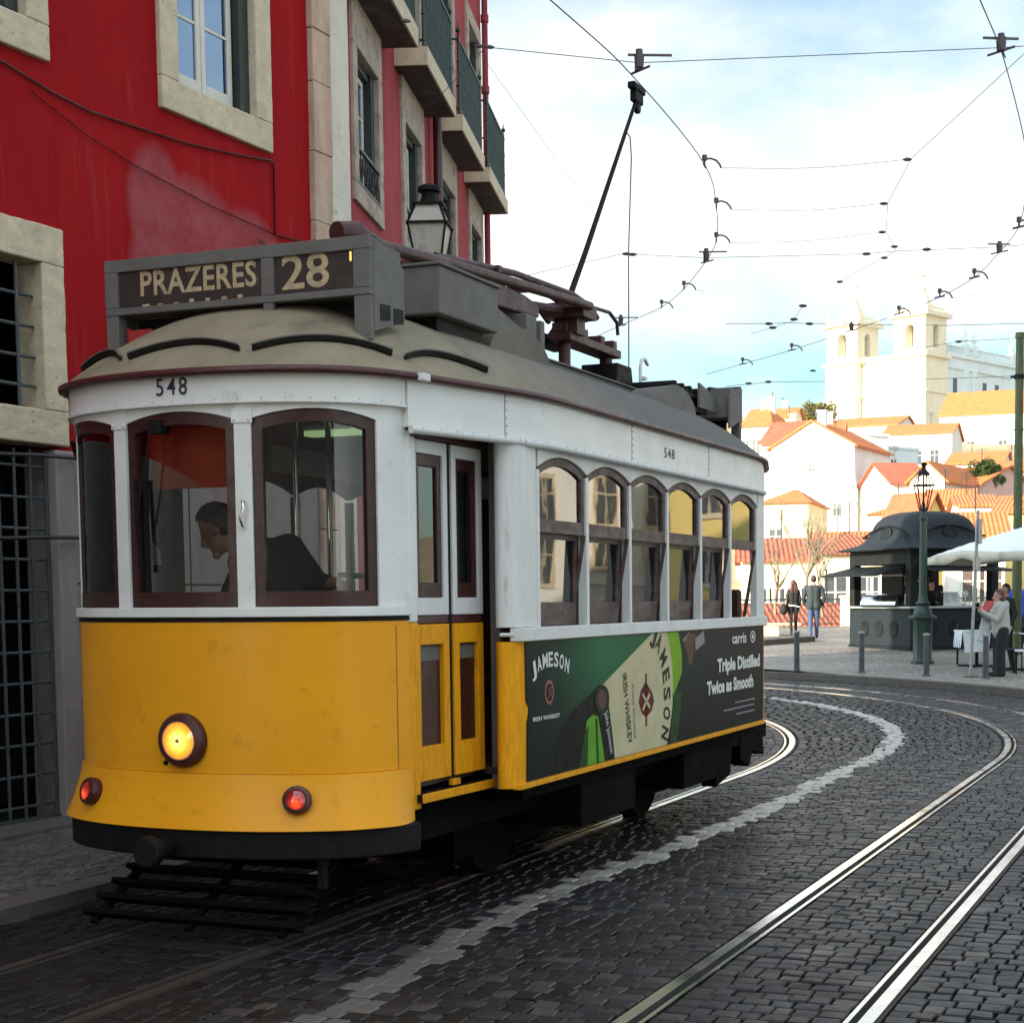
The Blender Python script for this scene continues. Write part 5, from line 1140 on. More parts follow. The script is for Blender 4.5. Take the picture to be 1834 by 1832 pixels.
def person(label, loc, rz, caps, mats, headp, hair, group=None, voxel=.012, hands=(), hscale=1., extra=None):
    """caps: (label, p0, r0, p1, r1); labels index mats. headp=(centre, yaw, pitch)"""
    root = thing('person', label, 'person', loc, rz, group)
    mb = MB(); C_ = []
    for lab, a, ra, b, rb in caps:
        a, b = V(a), V(b); mb.tube([a, a.lerp(b, .5), b], [ra, (ra+rb)/2, rb], 14); mb.ball(a, ra, 14, 10); mb.ball(b, rb, 14, 10); C_.append((lab, a, b, ra, rb))
    hc, hy, hp = headp; Mh = head_geo(mb, V(hc), hy, hp, hscale); C_.append(('skin', V(hc)+V((0, 0, .05)), V(hc)-V((0, 0, .05)), .085*hscale, .07*hscale))
    for h in hands:
        hand(mb, *h); w, d = V(h[0]), V(h[1]).normalized(); C_.append(('skin', w + d*.02, w + d*.13, .03, .03))
    o = mb.build('body', list(mats.values()), root)
    rm = o.modifiers.new('Remesh', 'REMESH'); rm.mode = 'VOXEL'; rm.voxel_size = voxel
    sm = o.modifiers.new('Smooth', 'SMOOTH'); sm.factor = .5; sm.iterations = 3
    bake(o); keys = list(mats); me = o.data; me.materials.clear()
    for m in mats.values(): me.materials.append(m)
    for f in me.polygons:
        c = f.center; best = min(C_, key=lambda q: seg_d(c, q[1], q[2], q[3], q[4])); f.material_index = keys.index(best[0]); f.use_smooth = True
    # hair: a cap round the back and top of the skull
    hm, style = hair; q = MB(); q.M = Mh; c0 = V((0, .012, .038)); n0 = len(q.v)
    def scalp(u, v):
        a, e = 2*math.pi*u, math.pi*v; r = .103 + .004*math.sin(a*9)*math.sin(e*7)
        return c0 + V((math.cos(a)*math.sin(e)*r*.84, math.sin(a)*math.sin(e)*r*1.02, math.cos(e)*r*1.02))
    NU_, NV_ = 48, 32; pts = [[scalp(i/NU_, j/NV_) for i in range(NU_)] for j in range(NV_+1)]
    def keep(p):      # hairline: above the brow in front, down to the nape behind, clear of the ears
        z = p.z; y = p.y
        if y < -.045: return z > .098 + (-.045-y)*.1
        if y < .012: return z > .030 + (.012-y)*1.15
        return z > -.055 if style != 'long' else z > -.09
    q.add([p for row in pts for p in row], [(j*NU_+i, j*NU_+(i+1) % NU_, (j+1)*NU_+(i+1) % NU_, (j+1)*NU_+i) for j in range(NV_) for i in range(NU_) if keep((pts[j][i]+pts[j+1][(i+1) % NU_])/2)])
    if style == 'bob': q.ball((0, .045, -.03), .092, 16, 10, 1.1, .98, .80)
    if style == 'long':
        for x in (-.05, -.02, .02, .05): q.tube([(x, .05, .05), (x*1.5, .088, -.08), (x*1.7, .10, -.20), (x*1.5, .095, -.31)], [.05, .05, .042, .018], 10)
    q.build('hair', hm, root, smooth=70)
    if extra: extra(root)
    return root

# ---- driver on his stool, bent over the controller, facing the left of the windscreen (tram coordinates)
dp = T(.0, .0)
drv = person('tram driver in dark jacket behind the windscreen, head bowed, hand on the controller', ORG, -YAW, [
    ('shirt', (.22, .90, 1.42), .15, (.06, .84, 1.68), .15), ('shirt', (.06, .84, 1.68), .15, (-.04, .79, 1.83), .12), ('shirt', (-.18, .76, 1.82), .07, (.04, .87, 1.88), .09),
    ('shirt', (.06, .86, 1.88), .078, (.26, .77, 1.72), .060), ('shirt', (.26, .77, 1.72), .058, (.42, .635, 1.705), .040),
    ('shirt', (-.16, .75, 1.77), .07, (-.20, .62, 1.56), .055), ('shirt', (-.20, .62, 1.56), .052, (-.05, .5, 1.53), .038),
    ('skin', (-.05, .75, 1.86), .058, (-.14, .68, 1.94), .056),
    ('trousers', (.24, .90, 1.42), .15, (.28, .66, 1.36), .10), ('trousers', (.14, .92, 1.42), .14, (.02, .66, 1.36), .10), ('trousers', (.28, .66, 1.36), .085, (.28, .62, .80), .06), ('trousers', (.02, .66, 1.36), .085, (.02, .62, .80), .06), ('trousers', (.28, .62, .79), .055, (.28, .48, .775), .04), ('trousers', (.02, .62, .79), .055, (.02, .48, .775), .04)],
    dict(shirt=m_navycl, skin=m_skin, trousers=m_blackcl), ((-.215, .625, 1.985), R(-75), R(36)), (m_hair, 'short'), voxel=.010,
    hands=(((.425, .63, 1.705), (.6, -.3, .05), (0, -.3, 1), -1, .9, 1.0), ((-.05, .5, 1.53), (.8, -.5, 0), (0, 0, 1), 1, .8, 1.0)))

# ---- couple walking away across the plaza
def on_plaza(x, y, Y): p = at(x, y, Y); return V((p.x, Y, plaza_z(Y)))
def walker(label, loc, rz, H, top_m, leg_m, shoe_m, hair, broad=1., slim=1., group=None, jacket=.52, arms='down'):
    k = H/1.75; L = lambda *p: tuple(q*k for q in p); a = []
    for sx, st_ in ((-1, .10), (1, -.09)):
        hip, kn, an = L(sx*.085, .0, .90), L(sx*.09, -st_*.5 - .01, .50), L(sx*.095, -st_*1.1 + .02, .09)
        a += [('legs', hip, .095*k*slim, kn, .062*k*slim), ('legs', kn, .062*k*slim, an, .045*k*slim), ('shoes', (an[0], an[1]+.03, .045), .042*k, (an[0], an[1]-.13, .035), .034*k)]
        sh, el, wr = L(sx*.185*broad, .0, 1.42), L(sx*.245*broad, .05*1, 1.14), L(sx*.225*broad, -.04, .93)
        a += [('top', sh, .062*k*broad, el, .050*k*broad), ('top', el, .050*k*broad, wr, .036*k)]
    a += [('top', L(-.14*broad, 0, 1.40), .085*k, L(.14*broad, 0, 1.40), .085*k), ('top', L(-.06, .01, 1.36), .125*k*broad, L(-.05, .01, 1.05), .115*k*broad), ('top', L(.06, .01, 1.36), .125*k*broad, L(.05, .01, 1.05), .115*k*broad),
          ('top', L(-.06*broad, .01, 1.05), .115*k*broad, L(-.07*broad, .01, jacket*1.75), .125*k*slim), ('top', L(.06*broad, .01, 1.05), .115*k*broad, L(.07*broad, .01, jacket*1.75), .125*k*slim), ('skin', L(0, .01, 1.45), .058*k, L(0, 0, 1.56), .052*k)]
    hd = [(L(sx*.225*broad, -.04, .93), (0, -.12, -1), (sx, 0, 0), -sx, .5, k) for sx in (-1, 1)]
    return person(label, loc, rz, a, dict(top=top_m, legs=leg_m, shoes=shoe_m, skin=m_skin), (L(0, -.015, 1.635), 0, 0), hair, group, .016, hd, k)
pm_ = on_plaza(1457, 1143, 45.5); pw_ = on_plaza(1421, 1138, 46.2)
walker('man in dark jacket and blue jeans seen from behind, standing on the plaza', pm_, R(176), 1.76, m_teal, m_jean, m_blackcl, (m_hair, 'short'), 1.18, 1.12)
wm = walker('woman with long brown hair, dark top and black leggings, seen from behind', pw_, R(188), 1.63, m_blackcl, m_blackcl, m_blackcl, (m_hairr, 'long'), .86, .88, jacket=.57)
mb = MB(); c = pw_ + V((-.29, -.06, .80)); mb.ball(c, .15, 14, 10, 1.1, .75, 1.1); mb.tube([c+V((0, 0, .12)), pw_+V((-.20, .0, 1.25)), pw_+V((-.1, -.05, 1.40)), pw_+V((-.02, -.12, 1.25))], .012, 6)
top(mb, 'shoulder_bag', m_blackcl, 'black shoulder bag at the side of the long haired woman', 'bag', smooth=60)
mb = MB(); mb.tube([pw_+V((-.15, -.10, .92)), pw_+V((0, -.145, .905)), pw_+V((.17, -.09, .87))], .018, 6)
top(mb, 'waist_scarf', m_canvas, 'thin white band round the hips of the long haired woman', 'belt', smooth=60)

# ---- woman taking a picture by the bollard, and the man behind her
p0 = on_plaza(1790, 1214, 29.6)
ph = person('woman in light grey hooded jacket and dark trousers holding up a camera', p0, R(-82), [
    ('jacket', (0, .02, .86), .175, (0, .01, 1.12), .165), ('jacket', (0, .01, 1.12), .165, (0, .0, 1.28), .135), ('jacket', (-.15, .0, 1.29), .075, (.15, .0, 1.29), .075), ('jacket', (0, .09, 1.33), .085, (0, .10, 1.22), .07),
    ('jacket', (-.17, 0, 1.28), .07, (-.20, -.14, 1.06), .058), ('jacket', (-.20, -.14, 1.06), .056, (-.10, -.36, 1.22), .040), ('jacket', (.17, 0, 1.28), .07, (.20, -.15, 1.05), .058), ('jacket', (.20, -.15, 1.05), .056, (.09, -.37, 1.20), .040),
    ('trousers', (-.085, .02, .84), .12, (-.10, .0, .45), .095), ('trousers', (-.10, .0, .45), .095, (-.11, .02, .07), .095), ('trousers', (.085, .02, .84), .12, (.10, -.03, .45), .095), ('trousers', (.10, -.03, .45), .095, (.11, -.02, .07), .095),
    ('shoes', (-.11, .02, .04), .042, (-.12, -.16, .035), .035), ('shoes', (.11, -.02, .04), .042, (.12, -.20, .035), .035), ('skin', (0, 0, 1.31), .055, (0, -.015, 1.40), .05)],
    dict(jacket=m_greycl, trousers=m_blackcl, skin=m_skin, shoes=m_blackcl), ((0, -.03, 1.475), 0, R(6)), (m_hairr, 'bob'), voxel=.013,
    hands=(((-.10, -.36, 1.22), (.25, -.3, .8), (-.6, -.3, .1), 1, .9, .95), ((.09, -.37, 1.20), (-.2, -.3, .8), (.6, -.3, .1), -1, .9, .95)))
def rel(root_loc, rz, p): return root_loc + Matrix.Rotation(rz, 3, 'Z') @ V(p)
q = rel(p0, R(-82), (0, -.44, 1.33)); cm = thing('camera', 'small black camera held up by the woman in grey', 'camera', q, R(-82))
mb = MB(); mb.box(-.06, .06, -.02, .025, -.04, .04); mb.build('camera_body', m_black, cm, bevel=.006); mb = MB(); mb.cyl((0, -.02, 0), (0, -.055, 0), .028, n=14); mb.build('lens', m_black, cm)
q = rel(p0, R(-82), (-.21, -.22, .86)); mb = MB(); mb.M = Matrix.Translation(q) @ Matrix.Rotation(R(-82), 4, 'Z') @ Matrix.Rotation(R(-14), 4, 'X'); mb.grid(lambda u, v: V((.01*math.sin(u*6+v*3), -.11+.22*u, -.24+.46*v)), 8, 8)
o = top(mb, 'folded_map', m_paper, 'white folded map hanging from the arm of the woman in grey', 'map', smooth=60); s_ = o.modifiers.new('Solidify', 'SOLIDIFY'); s_.thickness = .004
p1 = on_plaza(1800, 1200, 31.2)
walker('man in black holding a red book, half hidden behind the woman in grey', p1, R(-70), 1.68, m_blackcl, m_blackcl, m_blackcl, (m_hair, 'short'), 1.1, 1.1)
q = rel(p1, R(-70), (0, -.40, 1.27)); mb = MB(); mb.M = Matrix.Translation(q) @ Matrix.Rotation(R(-70), 4, 'Z') @ Matrix.Rotation(R(-25), 4, 'X'); mb.box(-.16, .16, -.012, .012, -.11, .11)
top(mb, 'red_book', m_redcl, 'red book held in front of the man in black', 'book', bevel=.004)
walker('person in bright blue jacket standing at the back of the kiosk counter', on_plaza(1823, 1150, 38.5), R(170), 1.72, m_bluecl, m_navycl, m_blackcl, (m_hair, 'short'), 1.1, 1.0)
# ------------------------------------------------------------------ kiosk on the plaza
KF = on_plaza(1630, 1166, 38.4); KA = R(25.1); KS = 2.62
kx, ky = V((math.cos(KA), math.sin(KA), 0)), V((-math.sin(KA), math.cos(KA), 0))
KC = KF + kx*KS/2 + ky*KS/2; KC.z = plaza_z(KF.y + 1) - .02
kio = thing('kiosk', 'slate blue refreshment kiosk with bell shaped roof and raised flaps', 'kiosk', KC, KA)
h = KS/2
mb = MB(); mb.box(-h-.03, h+.03, -h-.03, h+.03, -.1, .10); mb.build('plinth', m_kioskd, kio, bevel=.01)
mb = MB(); mb.box(-h, h, -h, -h+.06, .101, 1.02); mb.box(-h, -h+.06, -h+.061, h, .101, 1.02); mb.box(h-.06, h, -h+.061, h, .101, 1.02); mb.box(-h+.061, h-.061, h-.06, h, .101, 1.02); mb.build('lower_panel', m_kiosk, kio, bevel=.01)
for k in (-.62, .0, .62):
    for M_ in (Matrix.Translation((k*1.1, -h-.004, .52)) @ Matrix.Rotation(R(90), 4, 'X'), Matrix.Translation((-h-.004, k, .52)) @ Matrix.Rotation(R(-90), 4, 'Y')):
        mb = MB(); mb.M = M_; mb.lathe([(.17, -.006), (.17, .012), (.13, .016), (.12, .006), (.001, .006)], n=24, sx=1 if M_[0][0] == 1 else 1.25, sy=1.25 if M_[0][0] == 1 else 1); mb.build('oval_boss', m_kioskd, kio, smooth=40)
mb = MB(); mb.box(-h-.12, h+.12, -h-.12, h+.12, 1.021, 1.075); mb.build('counter', mat('zinc_counter', (.32, .33, .34), .4, metal=.3), kio, bevel=.01)
for sx in (-1, 1):
    for sy in (-1, 1): mb = MB(); x, y = sx*(h-.10), sy*(h-.10); mb.box(x-.11, x+.11, y-.11, y+.11, 1.076, 2.36); mb.build('corner_pier', m_kioskd, kio, bevel=.02)
mb = MB(); mb.box(-h, h, -h, h, 2.10, 2.44); mb.build('fascia', m_kioskd, kio, bevel=.01)
mb = MB(); mb.box(-.55, .35, .1, 1.0, 1.076, 2.09); mb.box(.6, 1.0, .5, 1.15, 1.076, 1.6); mb.build('back_bar', m_darkroom, kio)
mb = MB()
for k in range(9): mb.cyl((-.5+.1*k, .05, 1.6), (-.5+.1*k, .05, 1.82), .03, .012, 8)
mb.build('bottle_row', mat('dark_bottles', (.05, .06, .03), .2), kio)
def squircle(a, n=4.): c, s = math.cos(a), math.sin(a); r = (abs(c)**n + abs(s)**n)**(-1/n); return c*r, s*r
mb = MB(); prof = [(1.62, 2.44), (1.63, 2.475), (1.50, 2.52), (1.32, 2.60), (1.20, 2.70), (1.12, 2.80), (1.06, 2.92), (1.02, 3.05), (.95, 3.17), (.84, 3.28), (.68, 3.36), (.48, 3.41), (.25, 3.43), (.01, 3.435)]
n = 64; vs = []; fs = []
for j, (r, z) in enumerate(prof):
    k = 12 if j < 3 else 5
    for i in range(n):
        x, y = squircle(2*math.pi*i/n, k); vs.append((x*r, y*r, z))
for j in range(len(prof)-1): fs += [(j*n+i, j*n+(i+1) % n, (j+1)*n+(i+1) % n, (j+1)*n+i) for i in range(n)]
fs += [tuple(range(n))[::-1], tuple(range((len(prof)-1)*n, len(prof)*n))]; mb.add(vs, fs)
rf = mb.build('roof', m_kiosk, kio, smooth=35)
mb = MB(); mb.lathe([(.09, 3.40), (.10, 3.46), (.05, 3.53), (.06, 3.58), (.015, 3.72)], n=14); mb.build('finial', m_kioskd, rf, smooth=40)
for i in range(4):
    mb = MB(); mb.M = Matrix.Rotation(i*math.pi/2, 4, 'Z')
    a_ = [(-.86 + 1.72*k/24) for k in range(25)]
    pts = [V((x, -1.13 + .13*max(0, 1-(x/.80)**2)*0 + (.10*(1-(x/.86)**2)), 2.80 + .25*max(0, 1-abs(x/.86)**2.2))) for x in a_]
    pts = [V((-.98, -1.12, 2.80))] + pts + [V((.98, -1.12, 2.80))]
    mb.tube([p + V((0, -.03, 0)) for p in pts], .028, 8)
    mb.build('eyebrow_moulding', m_kioskd, rf, smooth=50)
    mb = MB(); mb.M = Matrix.Rotation(i*math.pi/2, 4, 'Z') @ Matrix.Translation((0, -1.10, 2.86)) @ Matrix.Rotation(R(75), 4, 'X'); mb.lathe([(.17, -.1), (.17, .03), (.13, .045), (.12, .03), (.001, .03)], n=26, sx=1.35); mb.build('medallion', m_kioskd, rf, smooth=40)
mb = MB(); mb.add([(-h, -h+.2, 2.06), (-h, h-.2, 2.06), (-h-.95, h-.1, 1.84), (-h-.95, -h+.1, 1.84), (-h, -h+.2, 2.02), (-h, h-.2, 2.02), (-h-.95, h-.1, 1.80), (-h-.95, -h+.1, 1.80)], [(0, 1, 2, 3), (7, 6, 5, 4), (0, 3, 7, 4), (1, 5, 6, 2), (3, 2, 6, 7), (0, 4, 5, 1)]); mb.build('flap', m_kioskd, kio)
mb = MB(); mb.add([(-h+.2, -h, 2.06), (h-.2, -h, 2.06), (h-.1, -h-.85, 1.94), (-h+.1, -h-.85, 1.94), (-h+.2, -h, 2.02), (h-.2, -h, 2.02), (h-.1, -h-.85, 1.90), (-h+.1, -h-.85, 1.90)], [(0, 1, 2, 3), (7, 6, 5, 4), (0, 3, 7, 4), (1, 5, 6, 2), (3, 2, 6, 7), (0, 4, 5, 1)]); mb.build('flap', m_kioskd, kio)
def kl(x, y, z): return KC + kx*x + ky*y + V((0, 0, z))
cs_ = thing('display_case', 'curved chrome ice cream case on the left end of the kiosk counter', 'display case', kl(-h-.02, -.2, 1.08), KA)
mb = MB(); rings = []
for k in range(9):
    a = math.pi/2*k/8; rings.append((-.28*math.cos(a)+.1, .30*math.sin(a)))
pr = [(x, -.75, z) for x, z in rings] + [(.28, -.75, .30), (.28, -.75, 0)]; mb.prism(pr, (0, 1.5, 0)); mb.build('case_glass', m_chrome, cs_, smooth=40)
mb = MB(); mb.box(-.19, .29, -.76, .76, -.012, .03); mb.build('case_base', m_kioskd, cs_)
for i, (x, rot, lab) in enumerate(((-.10, 0, 'open menu sheet propped on the kiosk counter beside the lamp post'), )):
    q = kl(x, -h+.02, 1.25); mb = MB(); mb.M = Matrix.Translation(q) @ Matrix.Rotation(KA, 4, 'Z') @ Matrix.Rotation(R(-24), 4, 'X'); mb.box(-.26, .26, -.008, .008, -.18, .18)
    for k in range(6): pass
    me_ = thing('menu_stand', lab, 'menu', q - V((0, 0, .175)), KA)
    mb = MB(); mb.M = Matrix.Translation((0, 0, .175)) @ Matrix.Rotation(R(-24), 4, 'X'); mb.box(-.26, .26, -.008, .008, -.18, .18); mb.build('menu_sheet', m_paper, me_)
    mb = MB(); mb.M = Matrix.Translation((0, 0, .175)) @ Matrix.Rotation(R(-24), 4, 'X')
    for r_ in range(7):
        for c_ in (-.22, .03): mb.box(c_, c_+random.uniform(.1, .19), -.0095, -.0085, .12-.04*r_, .13-.04*r_)
    mb.build('menu_print', m_wire, me_)
    mb = MB(); mb.box(-.28, -.262, -.05, .06, .02, .33); mb.build('menu_back', m_black, me_)
mb = MB(); q = kl(.35, -h+.05, 1.0755); mb.cyl(q, q+V((0, 0, .06)), .07, .05, 12); mb.cyl(q+V((0, 0, .06)), q+V((0, 0, .22)), .015, n=8); mb.ball(q+V((0, 0, .3)), .08, 12, 8)
top(mb, 'counter_lamp', m_canvas, 'small pale round lamp on the kiosk counter right of the menu', 'lamp', smooth=50)
person('kiosk attendant in dark clothes behind the counter', kl(-.15, -.55, .0), KA + R(8), [
    ('top', (0, 0, .9), .14, (0, 0, 1.3), .15), ('top', (-.14, 0, 1.38), .08, (.14, 0, 1.38), .08), ('top', (-.18, 0, 1.36), .06, (-.22, -.1, 1.15), .05), ('top', (-.22, -.1, 1.15), .05, (-.15, -.3, 1.16), .035), ('top', (.18, 0, 1.36), .06, (.22, -.1, 1.15), .05), ('top', (.22, -.1, 1.15), .05, (.15, -.3, 1.16), .035),
    ('legs', (-.08, 0, .88), .1, (-.09, 0, .1), .06), ('legs', (.08, 0, .88), .1, (.09, 0, .1), .06), ('skin', (0, 0, 1.42), .055, (0, 0, 1.5), .05)],
    dict(top=m_blackcl, legs=m_blackcl, skin=m_skin), ((0, -.01, 1.58), 0, R(10)), (m_hair, 'short'), voxel=.018, hands=(((-.15, -.3, 1.16), (.3, -1, 0), (0, 0, 1), 1, .5, 1.), ((.15, -.3, 1.16), (-.3, -1, 0), (0, 0, 1), -1, .5, 1.)))

# ---- street lamp, poles, bollards
p = on_plaza(1652, 1193, 33.6); sl_ = thing('street_lamp', 'tall dark green cast iron street lamp with open lantern before the kiosk', 'street lamp', p)
mb = MB(); mb.lathe([(.25, 0), (.25, .05), (.21, .08), (.20, .10), (.205, .9), (.22, .93), (.30, .96), (.30, 1.0), (.22, 1.03)], n=8); mb.build('pedestal', m_green, sl_, smooth=30)
mb = MB(); mb.lathe([(.20, 1.03), (.20, 1.10), (.12, 1.22), (.16, 1.27), (.10, 1.33), (.085, 1.5), (.075, 3.0), (.10, 3.02), (.10, 3.06), (.05, 3.10), (.045, 3.2)], n=16); mb.bar((-.2, 0, 2.55), (.2, 0, 2.55), .03); mb.build('column', m_green, sl_, smooth=40)
mb = MB()
for k in range(4):
    a = math.pi/4 + k*math.pi/2; c, s = math.cos(a), math.sin(a)
    mb.tube([(c*.10, s*.10, 3.22), (c*.24, s*.24, 3.72)], .014, 6); mb.tube([(c*.24, s*.24, 3.74), (c*.18, s*.18, 3.90), (c*.06, s*.06, 3.96)], .012, 6)
    c2, s2 = math.cos(a+math.pi/2), math.sin(a+math.pi/2); mb.bar((c*.25, s*.25, 3.73), (c2*.25, s2*.25, 3.73), .025); mb.bar((c*.10, s*.10, 3.22), (c2*.10, s2*.10, 3.22), .02)
mb.bar((-.3, 0, 3.73), (.3, 0, 3.73), .022); mb.lathe([(.14, 3.95), (.13, 3.98), (.06, 4.05), (.035, 4.12), (.06, 4.16), (.065, 4.19), (.01, 4.22)], n=12); mb.cyl((0, 0, 3.2), (0, 0, 3.95), .02, n=8); mb.cyl((.05, 0, 3.5), (.05, 0, 3.95), .016, n=8)
mb.build('lantern', m_black, sl_, smooth=35)
bl = thing('bollard', 'plain iron bollard at the kerb nearest the tram', 'bollard', on_plaza(1427, 1201, 31.5), 0, 'bollards along the plaza kerb')
mb = MB(); mb.lathe([(.085, 0), (.085, .02), (.058, .03), (.052, .76), (.062, .765), (.062, .79), (.05, .80)], n=14); mb.build('post', m_bolls, bl, smooth=40)
mb = MB(); mb.lathe([(.0535, .765), (.0645, .766), (.0645, .792), (.05, .803), (.001, .805)], n=14); mb.build('cap', m_steel, bl, smooth=40)
for (x, y, Y, lab) in ((1543, 1208, 31.0, 'plain iron bollard in front of the left side of the kiosk'), (1659, 1213, 29.9, 'plain iron bollard right in front of the street lamp'), (1765, 1221, 28.9, 'plain iron bollard in front of the woman in grey')):
    dup(bl, None, lab, on_plaza(x, y, Y))
p = on_plaza(1738, 1218, 29.3); q = at(1752, 914, 29.3); sg = thing('sign_pole', 'thin galvanised sign pole leaning right, its signs seen edge on', 'sign', p)
d = q - p; mb = MB(); mb.tube([(0, 0, 0), d*.5, d], .030, 10); mb.build('pole', m_steel, sg, smooth=40)
mb = MB(); e = d*.80; mb.box(e.x+.02, e.x+.05, -.22, .22, e.z, e.z+.45); e = d*.66; mb.box(e.x-.005, e.x+.045, -.2, .2, e.z-.05, e.z+.18); mb.build('sign_plate', m_steel, sg)
mb = MB(); mb.lathe([(.16, 0), (.15, .02), (.04, .035)], n=14); mb.build('base', m_greenpole, sg)
p = on_plaza(1820, 1165, 36.5); gp = thing('wire_pole', 'mossy green pole carrying the overhead wires at the right edge', 'pole', p)
t_ = at(1827, 596, 36.5); mb = MB(); H_ = t_.z - p.z; dx = t_.x - p.x
mb.tube([(0, 0, 0), (dx*.35, 0, H_*.35), (dx*.8, 0, H_*.8), (dx, 0, H_-.02)], [.12, .105, .095, .09], 16); mb.cyl((dx*.995, 0, H_-.12), (dx, 0, H_), .11, .10, 14); mb.cyl((dx*.72, 0, H_*.70), (dx*.72, 0, H_*.705), .115, n=14); mb.build('shaft', m_greenpole, gp, smooth=40)
mb = MB(); z = at(1822, 675, 36.5).z - p.z; mb.cyl((dx*.85, 0, z-.05), (dx*.85, 0, z+.05), .115, n=14); mb.box(dx*.85-.2, dx*.85-.1, -.03, .03, z-.03, z+.03); mb.build('clamp', m_black, gp)

# ---- parasols, tables
pc = on_plaza(1893, 1195, 32.5); pr = thing('parasol', 'white square market parasol over the terrace tables', 'parasol', pc, R(8))
mb = MB(); A_ = 2.05
def can(u, v):
    x, y = (u*2-1), (v*2-1); r = max(abs(x), abs(y)); sag = .05*math.sin(min(1, r)*math.pi); z = 2.98 - .62*r - sag*0 + .05*(1-r)
    edge = 1 - abs(abs(x)-abs(y)); z -= .10*edge*r**3
    return V((x*A_, y*A_, z))
mb.grid(can, 24, 24); o = mb.build('canopy', m_canvas, pr, smooth=40); s_ = o.modifiers.new('Solidify', 'SOLIDIFY'); s_.thickness = .008
mb = MB()
def val(k):
    def f(u, v):
        e = [(-1+2*u, -1), (1, -1+2*u), (1-2*u, 1), (-1, 1-2*u)][k]; q = can((e[0]+1)/2, (e[1]+1)/2); return q + V((e[0]*.004, e[1]*.004, -.16*v - .06*v*math.sin(u*math.pi*2)**2))
    return f
for k in range(4): mb.grid(val(k), 24, 2)
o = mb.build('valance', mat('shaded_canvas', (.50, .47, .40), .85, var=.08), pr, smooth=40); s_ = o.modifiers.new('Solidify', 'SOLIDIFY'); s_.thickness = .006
mb = MB(); mb.cyl((0, 0, 0), (0, 0, 2.98), .03, n=12); mb.build('mast', m_steel, pr)
mb = MB(); mb.lathe([(.32, 0), (.30, .07), (.06, .09)], n=16); mb.build('base', m_granite, pr)
mb = MB()
for k in range(8):
    a = k*math.pi/4; x, y = squircle(a, 40); e = can((x*.95+1)/2, (y*.95+1)/2); mb.bar((0, 0, 2.2), (e.x*.5, e.y*.5, 2.60), .02); mb.bar((0, 0, 2.92), (e.x, e.y, e.z-.03), .02)
mb.build('rib', m_woodold, pr)
def table(label, loc, rz=0):
    r = thing('cafe_table', label, 'table', loc, rz, 'terrace tables by the kiosk')
    mb = MB(); mb.box(-.36, .36, -.36, .36, .72, .745); mb.build('tabletop', m_canvas, r, bevel=.008)
    mb = MB(); mb.bar((0, 0, .02), (0, 0, .72), .05); mb.bar((-.28, -.28, .02), (.28, .28, .02), .04); mb.bar((-.28, .28, .021), (.28, -.28, .021), .04); mb.build('pedestal', m_black, r); return r
t1 = table('white topped café table behind the sign pole', on_plaza(1749, 1185, 32.5), R(10)); table('white topped café table at the right edge of the photo', on_plaza(1852, 1195, 31.2), R(5))
mb = MB(); L = t1.location
for k in range(9): mb.add([(L.x-.37+.0, L.y-.37+.08*k, L.z+.75), (L.x-.37, L.y-.37+.08*(k+1), L.z+.75), (L.x-.40, L.y-.37+.08*(k+1), L.z+.40-.02*(k % 2)), (L.x-.41, L.y-.37+.08*k, L.z+.40)], [(0, 1, 2, 3)])
mb.add([(L.x-.37, L.y-.37, L.z+.751), (L.x+.2, L.y-.37, L.z+.751), (L.x+.15, L.y-.39, L.z+.33), (L.x-.33, L.y-.40, L.z+.30)], [(0, 1, 2, 3)])
o = top(mb, 'table_cloth', m_canvas, 'creased white cloth hanging off the table behind the sign pole', 'cloth'); s_ = o.modifiers.new('Solidify', 'SOLIDIFY'); s_.thickness = .005
def chair(label, loc, rz, m):
    r = thing('cafe_chair', label, 'chair', loc, rz, 'terrace chairs by the kiosk')
    mb = MB(); mb.box(-.21, .21, -.21, .21, .43, .46); mb.build('seat', m, r, bevel=.008)
    mb = MB(); mb.box(-.21, .21, .19, .22, .55, .86); mb.build('backrest', m, r, bevel=.008)
    for x, y, z in ((-.19, -.19, .43), (.19, -.19, .43), (-.19, .2, .86), (.19, .2, .86)): mb = MB(); mb.cyl((x*1.05, y*1.05, 0), (x, y, z), .014, n=8); mb.build('leg', m_black, r)
    return r
c1 = chair('dark café chair left of the table behind the sign pole', on_plaza(1733, 1182, 33.2), R(80), m_blackcl); chair('dark café chair between the woman in grey and the right edge', on_plaza(1822, 1195, 30.8), R(-75), m_blackcl)
chair('white striped café chair at the right edge of the photo', on_plaza(1838, 1200, 30.3), R(-100), m_canvas)

